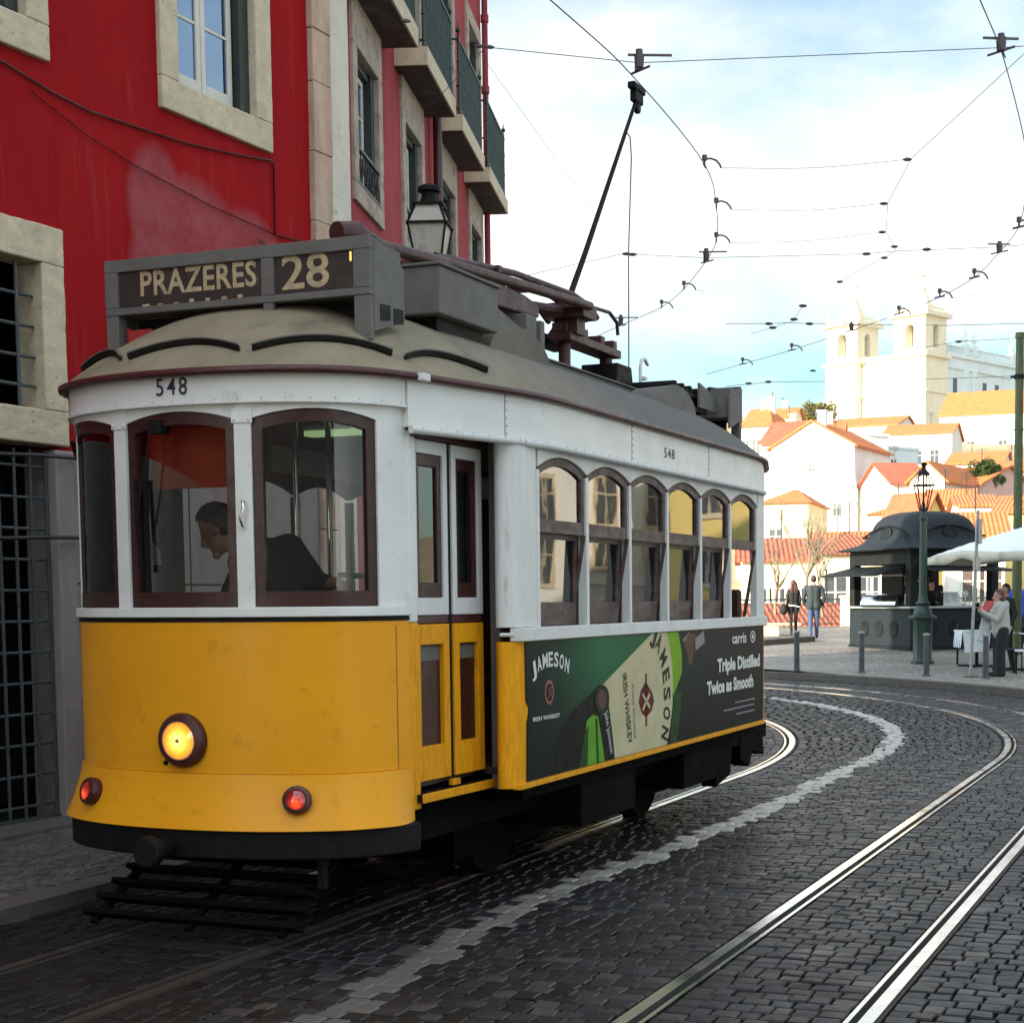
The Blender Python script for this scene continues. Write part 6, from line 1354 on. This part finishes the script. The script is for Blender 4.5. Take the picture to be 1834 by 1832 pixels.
# ---- stone ledge, railing and pillars at the edge of the plaza
mb = MB(); a, b = on_plaza(1366, 1163, 41.5), on_plaza(1460, 1152, 43.5); mb.prism([a+V((0, 0, -.05)), b+V((0, 0, -.05)), b+V((-.3, 1.2, -.05)), a+V((-.3, 1.2, -.05))], (0, 0, .20)); top(mb, 'stone_step', m_granite, 'low grey stone step behind the tram on the plaza', 'step', bevel=.02)
mb = MB(); a = on_plaza(1378, 1137, 47.5); mb.box(a.x-1.6, a.x+.25, 47, 47.6, a.z-.02, a.z+.30); mb.box(a.x-1.7, a.x+.9, 46.95, 47.65, a.z+.301, a.z+.36); top(mb, 'stone_bench', m_lime, 'pale stone bench left of the standing couple', 'bench', bevel=.02)
EY = 53.6; ez = plaza_z(EY)
def pillar(label, x):
    r = thing('stone_pillar', label, 'pillar', (x, EY, ez), 0, 'pillars of the plaza railing'); mb = MB(); mb.box(-.19, .19, -.19, .19, 0, .95); mb.build('shaft', m_lime, r, bevel=.015)
    mb = MB(); mb.box(-.23, .23, -.23, .23, .951, 1.05); mb.build('cap', m_lime, r, bevel=.02); return r
xa = at(1516, 1115, EY).x; pillar('square stone pillar in the railing, left of the kiosk', xa); pillar('square stone pillar of the railing, hidden behind the tram end', xa-4.2)
def railing(label, x0, x1):
    r = thing('iron_railing', label, 'railing', (0, EY, ez)); mb = MB(); mb.bar((x0, 0, .92), (x1, 0, .92), .05); mb.bar((x0, 0, .10), (x1, 0, .10), .04); mb.build('rail', m_iron, r)
    mb = MB(); n = int((x1-x0)/.13)
    for k in range(1, n): x = x0 + (x1-x0)*k/n; mb.cyl((x, 0, .1), (x, 0, .92), .012, n=6)
    mb.build('bars', m_iron, r)
railing('dark iron railing behind the standing couple', xa-3.97, xa-.23); railing('dark iron railing between the stone pillar and the kiosk', xa+.23, xa+7)
mb = MB(); mb.box(-30, 60, 53.9, 54.05, -6.5, ez-.03); top(mb, 'retaining_wall', m_limedark, 'stone retaining wall under the plaza railing', 'wall')
# ------------------------------------------------------------------ houses beyond the plaza
def zat(y, Y): return at(1500, y, Y).z
def house(label, xl, xr, yeave, Y, rz=0., depth=8., roof='gable_side', rise=1.6, wall=m_hw, tile=m_tile, wins=(), over=.3, chim=(), zb=None, name='house', group=None, wm=m_win_dark):
    """front wall spans pixel columns xl..xr at distance Y (measured across its own face); eave at pixel row yeave"""
    W = (at(xr, 900, Y).x - at(xl, 900, Y).x) / max(.3, math.cos(rz)); c = at((xl+xr)/2, 900, Y)
    zt = zat(yeave, Y); zb = (hz(c.x, Y) - 1.5) if zb is None else zb; H = zt - zb
    r = thing(name, label, 'house', (c.x, Y, zb), rz, group)
    mb = MB(); w = W/2; mb.box(-w, w, 0, depth, 0, H)
    if roof == 'gable_side':
        mb.add([(-w, 0, H), (-w, depth, H), (-w, depth/2, H+rise), (w, 0, H), (w, depth, H), (w, depth/2, H+rise)], [(0, 1, 2), (3, 5, 4)])
    if roof == 'gable_front':
        mb.add([(-w, 0, H), (w, 0, H), (0, 0, H+rise), (-w, depth, H), (w, depth, H), (0, depth, H+rise)], [(0, 1, 2), (3, 5, 4)])
    mb.build('wall', wall, r)
    o = over; t = .14; mb = MB(); e = rise*o/(depth/2); e2 = rise*o/w
    def slab(a, b, c, d): mb.prism([a, b, c, d], (0, 0, t))
    z = H + .01
    if roof == 'gable_side':
        slab((-w-o, -o, z-e), (w+o, -o, z-e), (w+o, depth/2, z+rise), (-w-o, depth/2, z+rise)); slab((-w-o, depth/2+.002, z+rise), (w+o, depth/2+.002, z+rise), (w+o, depth+o, z-e), (-w-o, depth+o, z-e))
    elif roof == 'gable_front':
        slab((-w-o, -o, z-e2), (-.001, -o, z+rise), (-.001, depth+o, z+rise), (-w-o, depth+o, z-e2)); slab((.001, -o, z+rise), (w+o, -o, z-e2), (w+o, depth+o, z-e2), (.001, depth+o, z+rise))
    elif roof == 'hip':
        k = min(w, depth/2)*.9; A = [(-w-o, -o, z), (w+o, -o, z), (w+o, depth+o, z), (-w-o, depth+o, z)]; B = [(-w+k, depth/2, z+rise), (w-k, depth/2, z+rise)]
        mb.add(A + B, [(0, 1, 5, 4), (1, 2, 5), (2, 3, 4, 5), (3, 0, 4), (3, 2, 1, 0)])
    elif roof == 'mono': slab((-w-o, -o, z-.2), (w+o, -o, z-.2), (w+o, depth+o, z+rise), (-w-o, depth+o, z+rise))
    elif roof == 'flat': mb.box(-w-.1, w+.1, -.1, depth+.1, H+.002, H+.25)
    rf = mb.build('roof', tile, r)
    for (a, b, s) in chim:
        q = MB(); q.box(a*w-.35, a*w+.35, b*depth-.3, b*depth+.3, H+rise*.2, H+rise+.9); q.box(a*w-.42, a*w+.42, b*depth-.37, b*depth+.37, H+rise+.901, H+rise+1.05); q.build('chimney', wall, rf)
    rh = random.Random(len(label)*7 + int(xl))
    if roof != 'flat':
        q = MB(); x = rh.uniform(-.5, .5)*w; y = depth*.5; zt_ = H + rise + 1.5; q.cyl((x, y, H+rise*.6), (x, y, zt_), .035, n=5)
        for i in range(4): q.bar((x-.45+.06*i, y, zt_-.12*i-.05), (x+.45-.06*i, y, zt_-.12*i-.05), .03)
        q.build('aerial', m_iron, rf)
    for (fx, zz, ww, hh, *sd) in wins:          # fx -1..1 on the front, or depth fraction on the right side
        side = sd and sd[0] == 'R'
        mb = MB(); q = MB()
        if side:
            y = fx*depth; x = w; mb.box(x-.05, x+.05, y-ww/2-.14, y-ww/2, H-zz-hh-.14, H-zz+.14); mb.box(x-.05, x+.05, y+ww/2, y+ww/2+.14, H-zz-hh-.14, H-zz+.14); mb.box(x-.05, x+.05, y-ww/2, y+ww/2, H-zz-hh-.14, H-zz-hh); mb.box(x-.05, x+.05, y-ww/2, y+ww/2, H-zz, H-zz+.14)
            mb.box(x-.05, x+.035, y-.04, y+.04, H-zz-hh, H-zz); q.box(x-.1, x+.02, y-ww/2, y+ww/2, H-zz-hh, H-zz)
        else:
            x = fx*w; mb.box(x-ww/2-.14, x-ww/2, -.05, .05, H-zz-hh-.14, H-zz+.14); mb.box(x+ww/2, x+ww/2+.14, -.05, .05, H-zz-hh-.14, H-zz+.14); mb.box(x-ww/2, x+ww/2, -.05, .05, H-zz-hh-.14, H-zz-hh); mb.box(x-ww/2, x+ww/2, -.05, .05, H-zz, H-zz+.14)
            mb.box(x-.04, x+.04, -.035, .05, H-zz-hh, H-zz); mb.box(x-ww/2, x+ww/2, -.034, .05, H-zz-hh*.35-.03, H-zz-hh*.35+.03); q.box(x-ww/2, x+ww/2, -.02, .1, H-zz-hh, H-zz)
        f = mb.build('window', m_winwhite, r); q.build('pane', wm, f)
    return r
house('long low cream house with red tiled roof and white French doors beyond the railing', 1330, 1484, 1003, 74, R(-4), 9, 'gable_side', 1.05, m_hc, m_tiler, [(-.55, 1.3, .9, 1.9), (-.15, 1.3, .9, 1.9), (.25, 1.3, .8, 1.6), (.6, 1.2, .9, 2.0)])
house('cream house with hipped red roof and white doors beside the kiosk flap', 1482, 1610, 994, 72, R(2), 9, 'hip', 1.15, m_hc, m_tiler, [(-.78, 1.0, 1.0, 1.9), (.12, 1.0, 1.0, 1.9), (.6, 1.0, 1.0, 1.9)])
house('low house with a red roof just below the plaza edge', 1340, 1620, 1123, 60, R(0), 9, 'gable_side', .75, m_hc, m_tiler)
house('cream house with long red orange roof rising behind the low houses', 1455, 1565, 985, 84, R(-10), 9, 'gable_side', 1.0, m_hc, m_tile, [(.1, .8, 1., 1.2)])
house('small cream house with a hipped orange roof beside the bare tree', 1366, 1446, 901, 100, R(-16), 8, 'hip', 1.1, m_hc, m_tileo, [(-.4, 1.6, .8, 1.2)])
house('tall white gabled house, its sunlit front blank but for small windows', 1384, 1525, 800, 130, R(-26), 10, 'gable_front', 2.0, m_hw, m_tileo, [(-.55, 4.6, .9, 1.1), (.3, 8.6, .8, 1.2), (-.25, 8.4, .7, 1.), (.05, 4.4, .7, .9), (.6, 4.6, .7, 1.), (.0, 1.4, .5, .6), (.25, 2.4, .9, .5, 'R'), (.6, 2.4, .9, 1.0, 'R'), (.3, 6, .6, .9, 'R'), (.75, 5, .9, 1.4, 'R')], chim=((.1, .15, 1),))
house('white house with an orange hipped roof right above the tram end', 1318, 1379, 764, 150, R(-24), 9, 'hip', 2.2, m_hw, m_tileo, [(.2, 1.2, .7, 1.5), (-.4, 1.2, .7, 1.5), (.3, 1.2, .6, 1.2, 'R')], chim=((.2, .5, 1),))
house('long orange roofed house on the skyline left of the church', 1392, 1508, 772, 168, R(-10), 9, 'gable_side', 1.3, m_hw, m_tileo, [(-.5, .9, .8, .9), (.4, .9, .8, .9)], chim=((-.6, .5, 1), (.55, .4, 1)))
house('dark red roofed annex against the tall white gabled house', 1366, 1432, 792, 138, R(-26), 7, 'gable_side', 2.0, m_hp, m_tiler)
house('pale blue flat topped house with a dark dormer beside the gabled house', 1584, 1648, 806, 150, R(38), 9, 'flat', .3, m_hb, m_hb, [(-.6, 1.0, .7, 1.2), (.1, 2.4, 1.0, .25), (-.65, 5.4, .7, 1.2)], chim=((-.1, .3, 1), (.35, .4, 1)))
house('narrow pale house with a curved parapet', 1556, 1592, 782, 146, R(30), 7, 'flat', .3, m_hw, m_hw, [(.2, 1.6, .6, .9), (-.1, 6.0, .7, 1.)])
house('white house with dark red side roof behind the street lamp', 1598, 1668, 868, 122, R(10), 8, 'gable_side', 1.8, m_hw, m_tiler)
house('white gabled house with a bright orange roof above the street lamp', 1632, 1690, 862, 112, R(-30), 11, 'gable_front', 1.25, m_hw, m_tileo, [(0, .9, .6, .9), (.4, .9, .6, .9, 'R')])
house('long pinkish white house stepping down to the right of the street lamp', 1686, 1748, 872, 118, R(-38), 10, 'gable_side', 1.6, m_hp, m_tileo, [(.3, 2.2, .6, .9)])
house('yellow house with a steep orange ribbed roof behind the kiosk dome', 1638, 1706, 952, 88, R(38), 2.7, 'gable_front', 2.0, m_hy, m_tile2, [(-.2, .6, .9, .9)])
house('cream upper house with a square orange chimney above the ribbed roof', 1560, 1622, 922, 98, R(-14), 6, 'hip', .6, m_hc, m_tileo, [])
house('white house with a low striped orange roof right of the kiosk dome', 1718, 1782, 908, 96, R(-8), 7, 'gable_side', .75, m_hw, m_tile, [(.1, 1.2, .8, 1.), (.6, 1.2, .8, 1.)])
house('pink house behind the hillside tree at the right edge', 1783, 1840, 846, 128, R(-6), 8, 'gable_side', 1.0, m_hp, m_tileo, [(-.3, 1.2, .7, 1.1)])
house('yellow house with an orange roof next to the green pole', 1788, 1850, 920, 86, R(-20), 8, 'gable_side', 1.0, m_hy, m_tile, [(-.3, .8, .6, .9), (.2, .8, .6, .9)])
house('white terrace house with brown shuttered window seen under the parasol', 1700, 1800, 962, 76, R(-10), 8, 'gable_side', 1.2, m_hw, m_tileo, [(-.1, 1.6, 1.0, 1.5), (.5, 1.6, 1.0, 1.5)], wm=m_woodold)
house('cream house between the ribbed roof and the gabled house on the slope', 1664, 1738, 905, 104, R(-14), 8, 'gable_side', 1.1, m_hc, m_tileo, [(.1, 1.2, .7, 1.)])
house('long white monastery wing with a sloping orange roof below the church', 1690, 1900, 742, 238, R(-22), 16, 'gable_side', 4.2, m_hw, m_tileo, [(-.5, 4, 1.2, 1.8), (0, 4, 1.2, 1.8), (.4, 4, 1.2, 1.8)])
house('white house row at the foot of the church, left part', 1485, 1600, 764, 205, R(-24), 12, 'gable_side', 1.6, m_hw, m_tileo, [(-.4, 2, 1., 1.6), (.3, 2, 1., 1.6)])
house('white house row at the foot of the church, right part', 1585, 1700, 778, 190, R(-18), 12, 'gable_side', 1.6, m_hw, m_tileo, [(-.5, 2, 1., 1.6), (.0, 2, 1., 1.6), (.5, 2, 1, 1.6)])
house('small white house with an orange roof right below the monastery wing', 1700, 1790, 832, 160, R(-20), 9, 'gable_side', 1.4, m_hw, m_tileo, [(-.4, 1.5, .9, 1.3), (.4, 1.5, .9, 1.3)])
house('ochre roofed house high on the left skyline', 1340, 1420, 748, 205, R(-15), 9, 'gable_side', 1.6, m_hc, m_tileo, [(.2, 1.2, .8, 1.2)], chim=((-.5, .4, 1), (.4, .5, 1)))

# ---- twin towered church
CY_ = 300; rzc = R(-44); cR = at(1647, 700, CY_)
ch = thing('church', 'pale twin towered church on the hilltop, right tower nearer', 'church', (cR.x, CY_, 30), rzc)
zz = lambda y, Y=CY_: zat(y, Y) - 30
def tower(cx, dz):
    mb = MB(); w = 3.7
    mb.box(cx-w, cx+w, -w, w, 0, 16+dz); mb.build('tower_shaft', m_hs, ch)
    z1 = 16+dz
    for z, e, hh in ((z1-.01, .55, .8), (z1-6.5, .25, .5), (z1+7.4, .6, .7)): mb = MB(); mb.box(cx-w-e, cx+w+e, -w-e, w+e, z+.012, z+hh); mb.build('cornice', m_hs, ch)
    mb = MB(); b0, b1 = z1+.82, z1+7.4; w2 = 3.5; ow, oh = 1.0, 4.2
    for sx in (-1, 1):
        for sy in (-1, 1): mb.box(*sorted((cx+sx*w2, cx+sx*ow)), *sorted((sy*w2, sy*ow)), b0, b1)
    for a in range(4):
        mb.M = Matrix.Translation((cx, 0, 0)) @ Matrix.Rotation(a*math.pi/2, 4, 'Z')
        mb.box(-ow, ow, -w2, -w2+1.2, b0, b0+1.0)
        pts = [(-ow, b1-.002), (-ow, b0+oh)] + [(-ow*math.cos(math.pi*k/10), b0+oh + ow*math.sin(math.pi*k/10)) for k in range(1, 10)] + [(ow, b0+oh), (ow, b1-.002)]
        mb.prism([(x, -w2+.01, z) for x, z in pts], (0, 1.2, 0)); mb.M = None
    mb.build('belfry', m_hs, ch)
    mb = MB(); mb.box(cx-.9, cx+.9, -.9, .9, b0, b1-.5); mb.lathe([(.75, b0+3.0), (.6, b0+3.2), (.4, b0+4.2), (.1, b0+4.4)], (cx, 0, 0), 12); mb.build('bell_frame', m_hg, ch)
    t0 = z1+8.12
    mb = MB()
    mb.lathe([(2.7, t0), (2.7, t0+.9), (2.8, t0+.95), (2.5, t0+1.5), (1.9, t0+2.5), (1.35, t0+3.5), (1.1, t0+4.4), (1.15, t0+4.7)], (cx, 0, 0), 8, ph=R(22.5)); mb.build('cupola', m_hs, ch)
    mb = MB(); mb.lathe([(.85, t0+4.71), (.82, t0+7.0), (1.05, t0+7.1), (1.0, t0+7.4), (.6, t0+8.0), (.3, t0+8.6), (.12, t0+9.0), (.12, t0+9.6), (.01, t0+9.9)], (cx, 0, 0), 8); mb.build('lantern_spire', m_hs, ch)
    mb = MB()
    for sx in (-1, 1):
        for sy in (-1, 1): mb = MB(); mb.lathe([(.5, t0), (.5, t0+.9), (.3, t0+1.0), (.42, t0+1.5), (.15, t0+2.2), (.02, t0+3.2)], (cx+sx*3.4, sy*3.4, 0), 8); mb.build('pinnacle', m_hs, ch)
    mb = MB()
    for a in range(4):
        mb.M = Matrix.Translation((cx, 0, 0)) @ Matrix.Rotation(a*math.pi/2, 4, 'Z')
        for k in range(7): mb.cyl((-2.6+.85*k, -3.4, t0), (-2.6+.85*k, -3.4, t0+.8), .14, n=6)
        mb.box(-2.85, 2.85, -3.52, -3.28, t0+.8, t0+.95); mb.M = None
    mb.build('parapet', m_hs, ch)
zt = zz(645)
tower(0, zt-16); tower(-15.2, zt-16)
mb = MB(); mb.box(-11.4, -3.8, -2.2, 6, 0, zt+1.0); mb.box(-11.4, -3.8, -2.6, -2.21, zt-6, zt-5.5); mb.box(-11.4, -3.8, -2.7, -2.21, zt+.2, zt+1.1); mb.build('facade', m_hs, ch)
zn = zz(634, 312)
mb = MB(); mb.box(-14, 3.2, 3.8, 60, 0, zn-2.2); mb.box(-14, 3.5, 3.8, 60, zn-4.3, zn-3.9); mb.box(-14.3, 3.6, 3.8, 60.3, zn-2.19, zn-1.5); mb.build('nave', m_hg, ch)
mb = MB()
for k in range(90): mb.box(3.1, 3.35, 4+.6*k, 4.22+.6*k, zn-1.49, zn-.25)
mb.box(3.05, 3.4, 3.9, 60, zn-.249, zn); mb.build('balustrade', m_hg, ch)
for y in (10.5, 13.5, 27.5, 30.5, 44, 47):
    mb = MB(); mb.box(2.7, 3.7, y-.6, y+.6, zn-1.49, zn+.5); mb.lathe([(.5, zn+.5), (.3, zn+.8), (.55, zn+1.5), (.25, zn+2.0), (.3, zn+2.6), (.03, zn+4.6)], (3.2, y, 0), 8)
    mb.box(3.21, 3.6, y-.7, y+.7, 0, zn-4.31); mb.build('pinnacle', m_hg, ch)
for y in (7, 17.5, 22, 35, 40, 52): mb = MB(); mb.box(3.1, 3.25, y-.7, y+.7, zn-9, zn-6); mb.build('nave_window', m_win_dark, ch)

# ---- trees
def leaf_mat(n, a, b):
    m, t, p = nmat(n); g = N(t, 'ShaderNodeNewGeometry') if False else None
    c = ramp(t, noise(t, 1.3, 3), [(.35, a), (.65, b)]); t.links.new(c, p.inputs['Base Color']); p.inputs['Roughness'].default_value = .6; return m
m_leaf = leaf_mat('dark_leaves', (.025, .05, .012), (.08, .12, .025)); m_leafy = leaf_mat('yellow_green_leaves', (.10, .10, .03), (.20, .18, .05))
def tree(label, base, H, W, m, n=2600, leaf=.22, seed=1, name='tree'):
    rnd = random.Random(seed); r = thing(name, label, 'tree', base)
    mb = MB(); lobes = []
    mb.tube([(0, 0, -1), (.1, 0, H*.25), (0, .1, H*.55)], [.28, .2, .1], 8)
    for k in range(26):
        a = rnd.uniform(0, 6.28); e = V((math.cos(a)*W*rnd.uniform(.2, .75), math.sin(a)*W*rnd.uniform(.2, .75), H*rnd.uniform(.42, .95))); s = V((0, 0, H*rnd.uniform(.15, .5))); mb.tube([s, s.lerp(e, .5)+V((0, 0, .3)), e], [.09, .06, .025], 6); lobes.append((e, W*rnd.uniform(.14, .30)))
    mb.build('trunk', m_branch, r, smooth=50)
    q = MB()
    for i in range(n):
        c, R_ = rnd.choice(lobes); d = V((rnd.gauss(0, 1), rnd.gauss(0, 1), rnd.gauss(0, .8))).normalized()*R_*rnd.uniform(.35, 1)**.6; p = c + d
        a = V((rnd.gauss(0, 1), rnd.gauss(0, 1), rnd.gauss(0, 1))).normalized(); b = a.orthogonal().normalized(); s = leaf*rnd.uniform(.6, 1.4)
        q.add([p-a*s, p+b*s*.5, p+a*s, p-b*s*.5], [(0, 1, 2, 3)])
    q.build('crown', m, r); return r
def hillp(x, Y): p = at(x, 900, Y); return V((p.x, Y, hz(p.x, Y)))
b = hillp(1766, 120); b.z = zat(900, 120); tree('dark green leafy tree between the hillside houses at the right', b, 2.9, 1.7, m_leaf, 5200, .11, 3)
b = hillp(1462, 225); b.z = zat(775, 225); tree('yellow green tree on the skyline left of the church', b, 3.8, 3.2, m_leafy, 4200, .2, 5)
b = hillp(1425, 228); b.z = zat(775, 228); tree('small ochre tree on the skyline between the roofs and the church', b, 2.6, 2.4, m_leafy, 3000, .18, 8)
def bare(label, base, H, seed, spread=.5):
    rnd = random.Random(seed); r = thing('bare_tree', label, 'tree', base); tr, tw = MB(), MB()
    def grow(p, d, L, rad, lev):
        pts = [p]; q = p.copy(); dd = d.copy()
        for k in range(4):
            dd = (dd + V((rnd.gauss(0, .12), rnd.gauss(0, .12), .05))).normalized(); q = q + dd*L/4; pts.append(q.copy())
        (tr if lev < 2 else tw).tube(pts, [rad, rad*.9, rad*.8, rad*.7, rad*.6], 6 if lev < 2 else 4)
        if lev >= 4: return
        for k in range(rnd.choice((2, 3, 3)) if lev else 5):
            nd = (dd + V((rnd.gauss(0, spread), rnd.gauss(0, spread), rnd.uniform(.0, .45)))).normalized(); grow(pts[rnd.choice((2, 3, 4))], nd, L*rnd.uniform(.6, .8), rad*.6, lev+1)
    grow(V((0, 0, 0)), V((0, 0, 1)), H*.38, H*.016, 0); tr.build('trunk', m_branch, r, smooth=60); tw.build('twigs', m_branch, r)
    return r
def lowp(x, Y, y): p = at(x, y, Y); return V((p.x, Y, p.z))
bare('bare pale tree behind the standing couple, tallest of the bare trees', lowp(1446, 64, 1105), 5.6, 4); bare('small bare tree at the left, partly hidden by the tram end', lowp(1390, 62, 1105), 4.0, 9); bare('bare tree just right of the standing couple', lowp(1474, 61, 1105), 3.6, 12)
# ------------------------------------------------------------------ overhead wires
WZ = 5.8
m_fit = mat('wire_fitting', (.075, .06, .062), .6, var=.3)
def W_(x, y, z=WZ): return gnd(x, y, z)
def smooth_path(P, sub=8):
    out = []
    for i in range(len(P)-1):
        p0, p1, p2, p3 = P[max(i-1, 0)], P[i], P[i+1], P[min(i+2, len(P)-1)]
        for k in range(sub):
            u = k/sub; out.append(.5*((2*p1) + (p2-p0)*u + (2*p0-5*p1+4*p2-p3)*u*u + (3*p1-p0-3*p2+p3)*u**3))
    return out + [P[-1]]
def ear(own, p, d, arm, size=1.):
    mb = MB()
    """hanger clamped on the trolley wire with a curved pull-off arm"""
    d = V(d).normalized(); arm = V(arm).normalized(); u = V((0, 0, 1)); k = size
    mb.bar(p - d*.13*k, p + d*.13*k, .018*k, .03*k); mb.bar(p, p + u*.11*k, .03*k); mb.cyl(p + u*.08*k, p + u*.16*k, .042*k, n=10)
    a = p + u*.10*k; mb.tube([a, a + arm*.10*k + u*.015*k, a + arm*.19*k - u*.01*k, a + arm*.25*k - u*.07*k, a + arm*.27*k - u*.12*k], .016*k, 8)
    mb.build('pull_off_hanger', m_fit, own, smooth=40)
    return a + arm*.27*k - u*.12*k
def wire(label, pts, r=.0050, cat='wire', sm=True, name='trolley_wire'):
    P = smooth_path([V(p) for p in pts], 6) if sm else [V(p) for p in pts]
    mb = MB(); mb.tube(P, r, 6); o = mb.build(name, m_wire, None, smooth=60); return tag(o, label, cat)
def ins(own, p, d, n=1, k=1.):
    d = V(d).normalized()
    for i in range(n): q = p + d*.09*i; mb = MB(); mb.tube([q-d*.05*k, q-d*.028*k, q, q+d*.028*k, q+d*.05*k], [.007*k, .017*k, .021*k, .017*k, .007*k], 10); mb.build('insulator', m_fit, own, smooth=50)
w1 = [W_(*q) for q in ((985, 0), (1145, 150), (1262, 295), (1283, 372), (1283, 430), (1265, 467), (1225, 517), (1185, 550), (1112, 583))]
w1 = [T(.02, -9, WZ), T(.03, -2, WZ)] + w1 + [w1[-1] + (w1[-1]-w1[-2])*1.6]
tw1 = wire('trolley wire the tram pole runs on, curving away to the left', w1)
mb = MB(); arms1 = []
for k, q in enumerate(((1262, 297), (1283, 372), (1283, 432), (1225, 517), (1185, 550))): p = W_(*q); arms1.append(ear(tw1, p, w1[k+5]-w1[k+3], (1, .25, 0), .62))
mb = MB()
for q in ((1145, 122), (1265, 466), (1112, 581)):
    mb = MB(); p = W_(*q); mb.cyl(p, p+V((0, 0, .10)), .035, .042, 12); mb.cyl(p+V((0, 0, .101)), p+V((0, 0, .14)), .028, n=10); mb.bar(p+V((-.09, 0, .10)), p+V((.26, .05, .11)), .016); mb.bar(p+V((-.02, 0, -.02)), p+V((-.02, .0, .02)), .035)
    mb.bar(p - V((.06, -.08, .02)), p + V((.08, -.10, -.02)), .014)
    mb.build('span_hanger', m_fit, tw1, smooth=40)
w2 = [W_(*q) for q in ((1755, 0), (1793, 90), (1834, 250), (1838, 330), (1825, 405), (1790, 452), (1745, 497), (1683, 532), (1610, 562), (1525, 592), (1418, 627), (1330, 652))]
w2 = [T(2.9, -9, WZ)] + w2 + [w2[-1] + (w2[-1]-w2[-2])*.8]
tw2 = wire('trolley wire over the empty outer track, sweeping round the bend', w2)
mb = MB(); arms2 = []
for q in ((1825, 407), (1745, 497), (1683, 532), (1610, 562), (1418, 627), (1330, 652)):
    p = W_(*q); arms2.append(ear(tw2, p, (-.6, .8, 0), (1, .2, 0), .70))
mb = MB()
for q in ((1793, 92), (1790, 452), (1525, 592)):
    mb = MB(); p = W_(*q); mb.cyl(p, p+V((0, 0, .10)), .033, .04, 12); mb.cyl(p+V((0, 0, .101)), p+V((0, 0, .13)), .026, n=10); mb.bar(p+V((-.14, 0, .10)), p+V((.14, .03, .10)), .016); mb.bar(p - V((.08, -.1, .0)), p + V((.08, -.1, 0)), .014)
    mb.build('span_hanger', m_fit, tw2, smooth=40)
# bridle wire with its pull-off cables
bz = WZ + .06
br = [W_(x, y, bz) for x, y in ((1920, 15), (1834, 97), (1632, 285), (1590, 364), (1587, 415), (1605, 449), (1502, 506))]
bw = wire('slack bridle wire gathering the pull off cables right of the tram', br, .0030, sm=False, name='bridle_wire')
mb = MB()
for q in ((1625, 286), (1583, 365), (1580, 416), (1602, 442), (1584, 462), (1504, 505)): p = W_(*q, bz); ins(bw, p, (1, .1, .02), 1, .9)
labs = ('highest pull off cable between the bridle wire and the inner trolley wire', 'middle pull off cable between the bridle wire and the inner trolley wire', 'lowest pull off cable between the bridle wire and the inner trolley wire')
for a, q, l in zip(arms1[:3], ((1625, 286), (1583, 365), (1580, 416)), labs): wire(l, [a, a.lerp(W_(*q, bz), .5)-V((0, 0, .04)), W_(*q, bz)], .0024, sm=True, name='pull_off_cable')
# span wires
sp = [V((-1.75, 16.0, 6.45)), W_(870, 85, 6.15), W_(1145, 113, 5.96), W_(1793, 86, 5.96), W_(1990, 72, 6.3)]
s1 = wire('span wire from the balcony house across the street to the right', sp, .0036, sm=False, name='span_wire')
mb = MB(); ins(s1, W_(727, 38, 6.42), (1, .4, 0), 1, .8); ins(s1, W_(858, 83, 6.17), (1, .3, 0), 2, .8)
s2 = wire('span wire over the far bend, strung through two insulators', [W_(900, 503, 5.95), W_(1115, 455, 5.95), W_(1265, 462, 5.95), W_(1550, 455, 5.95), W_(1605, 450, 5.95), W_(1785, 443, 5.95), W_(1900, 434, 6)], .0034, sm=False, name='span_wire')
mb = MB()
for q in ((1122, 455), (1133, 456), (1552, 455), (1660, 447)): ins(s2, W_(*q, 5.95), (1, 0, 0), 1, 1.1)
wire('thin stay wire running down behind the trolley pole', [W_(862, 100, 7.5), W_(1000, 290, 6.6), W_(1115, 455, 5.95)], .0022, sm=False, name='stay_wire')
s3 = wire('far span wire just above the church towers', [W_(1300, 580, 6.0), W_(1375, 580, 6.), W_(1413, 578, 6.), W_(1450, 580, 6.), W_(1700, 583, 6.), W_(1900, 578, 6)], .005, sm=False, name='span_wire')
mb = MB()
for q in ((1377, 580), (1450, 580), (1438, 548), (1422, 572), (1384, 587)): ins(s3, W_(*q, 6.), (1, .2, 0), 1, 1.3)
wire('short slanting wire joining the far span wires', [W_(1345, 598, 6.), W_(1384, 587, 6.), W_(1420, 575, 6.), W_(1438, 548, 6.)], .004, sm=False, name='bridle_wire')
pole_t = at(1822, 606, 36.4); pole_m = at(1815, 674, 36.4)
s4 = wire('span wire from the head of the green pole to the left', [W_(1640, 625, 6.05), at(1716, 612, 36), pole_t], .006, sm=False, name='span_wire')
mb = MB(); ins(s4, at(1717, 612, 36), (1, 0, .05), 1, 1.6)
s5 = wire('lower span wire from the clamp on the green pole', [W_(1300, 692, 6.0), W_(1385, 684, 6.), at(1550, 683, 35), pole_m], .006, sm=False, name='span_wire')
mb = MB(); ins(s5, W_(1341, 687, 6.), (1, 0, 0), 1, 1.4); ins(s5, W_(1376, 684, 6.), (1, .1, 0), 1, 1.4); ins(s5, at(1456, 664, 33), (1, 0, 0), 1, 1.2)
for a, x2, y2, l in ((arms2[1], 1810, 492, 'short cable pulling the outer trolley wire above the right church tower'), (arms2[2], 1762, 526, 'short cable pulling the outer trolley wire beside the right church spire'), (arms1[3], 1262, 522, 'short cable on the inner trolley wire, upper of the two near the pole'), (arms1[4], 1216, 553, 'short cable on the inner trolley wire, lower of the two near the pole')):
    wire(l, [a, W_(x2, y2, 5.72)], .0022, sm=False, name='pull_off_cable')
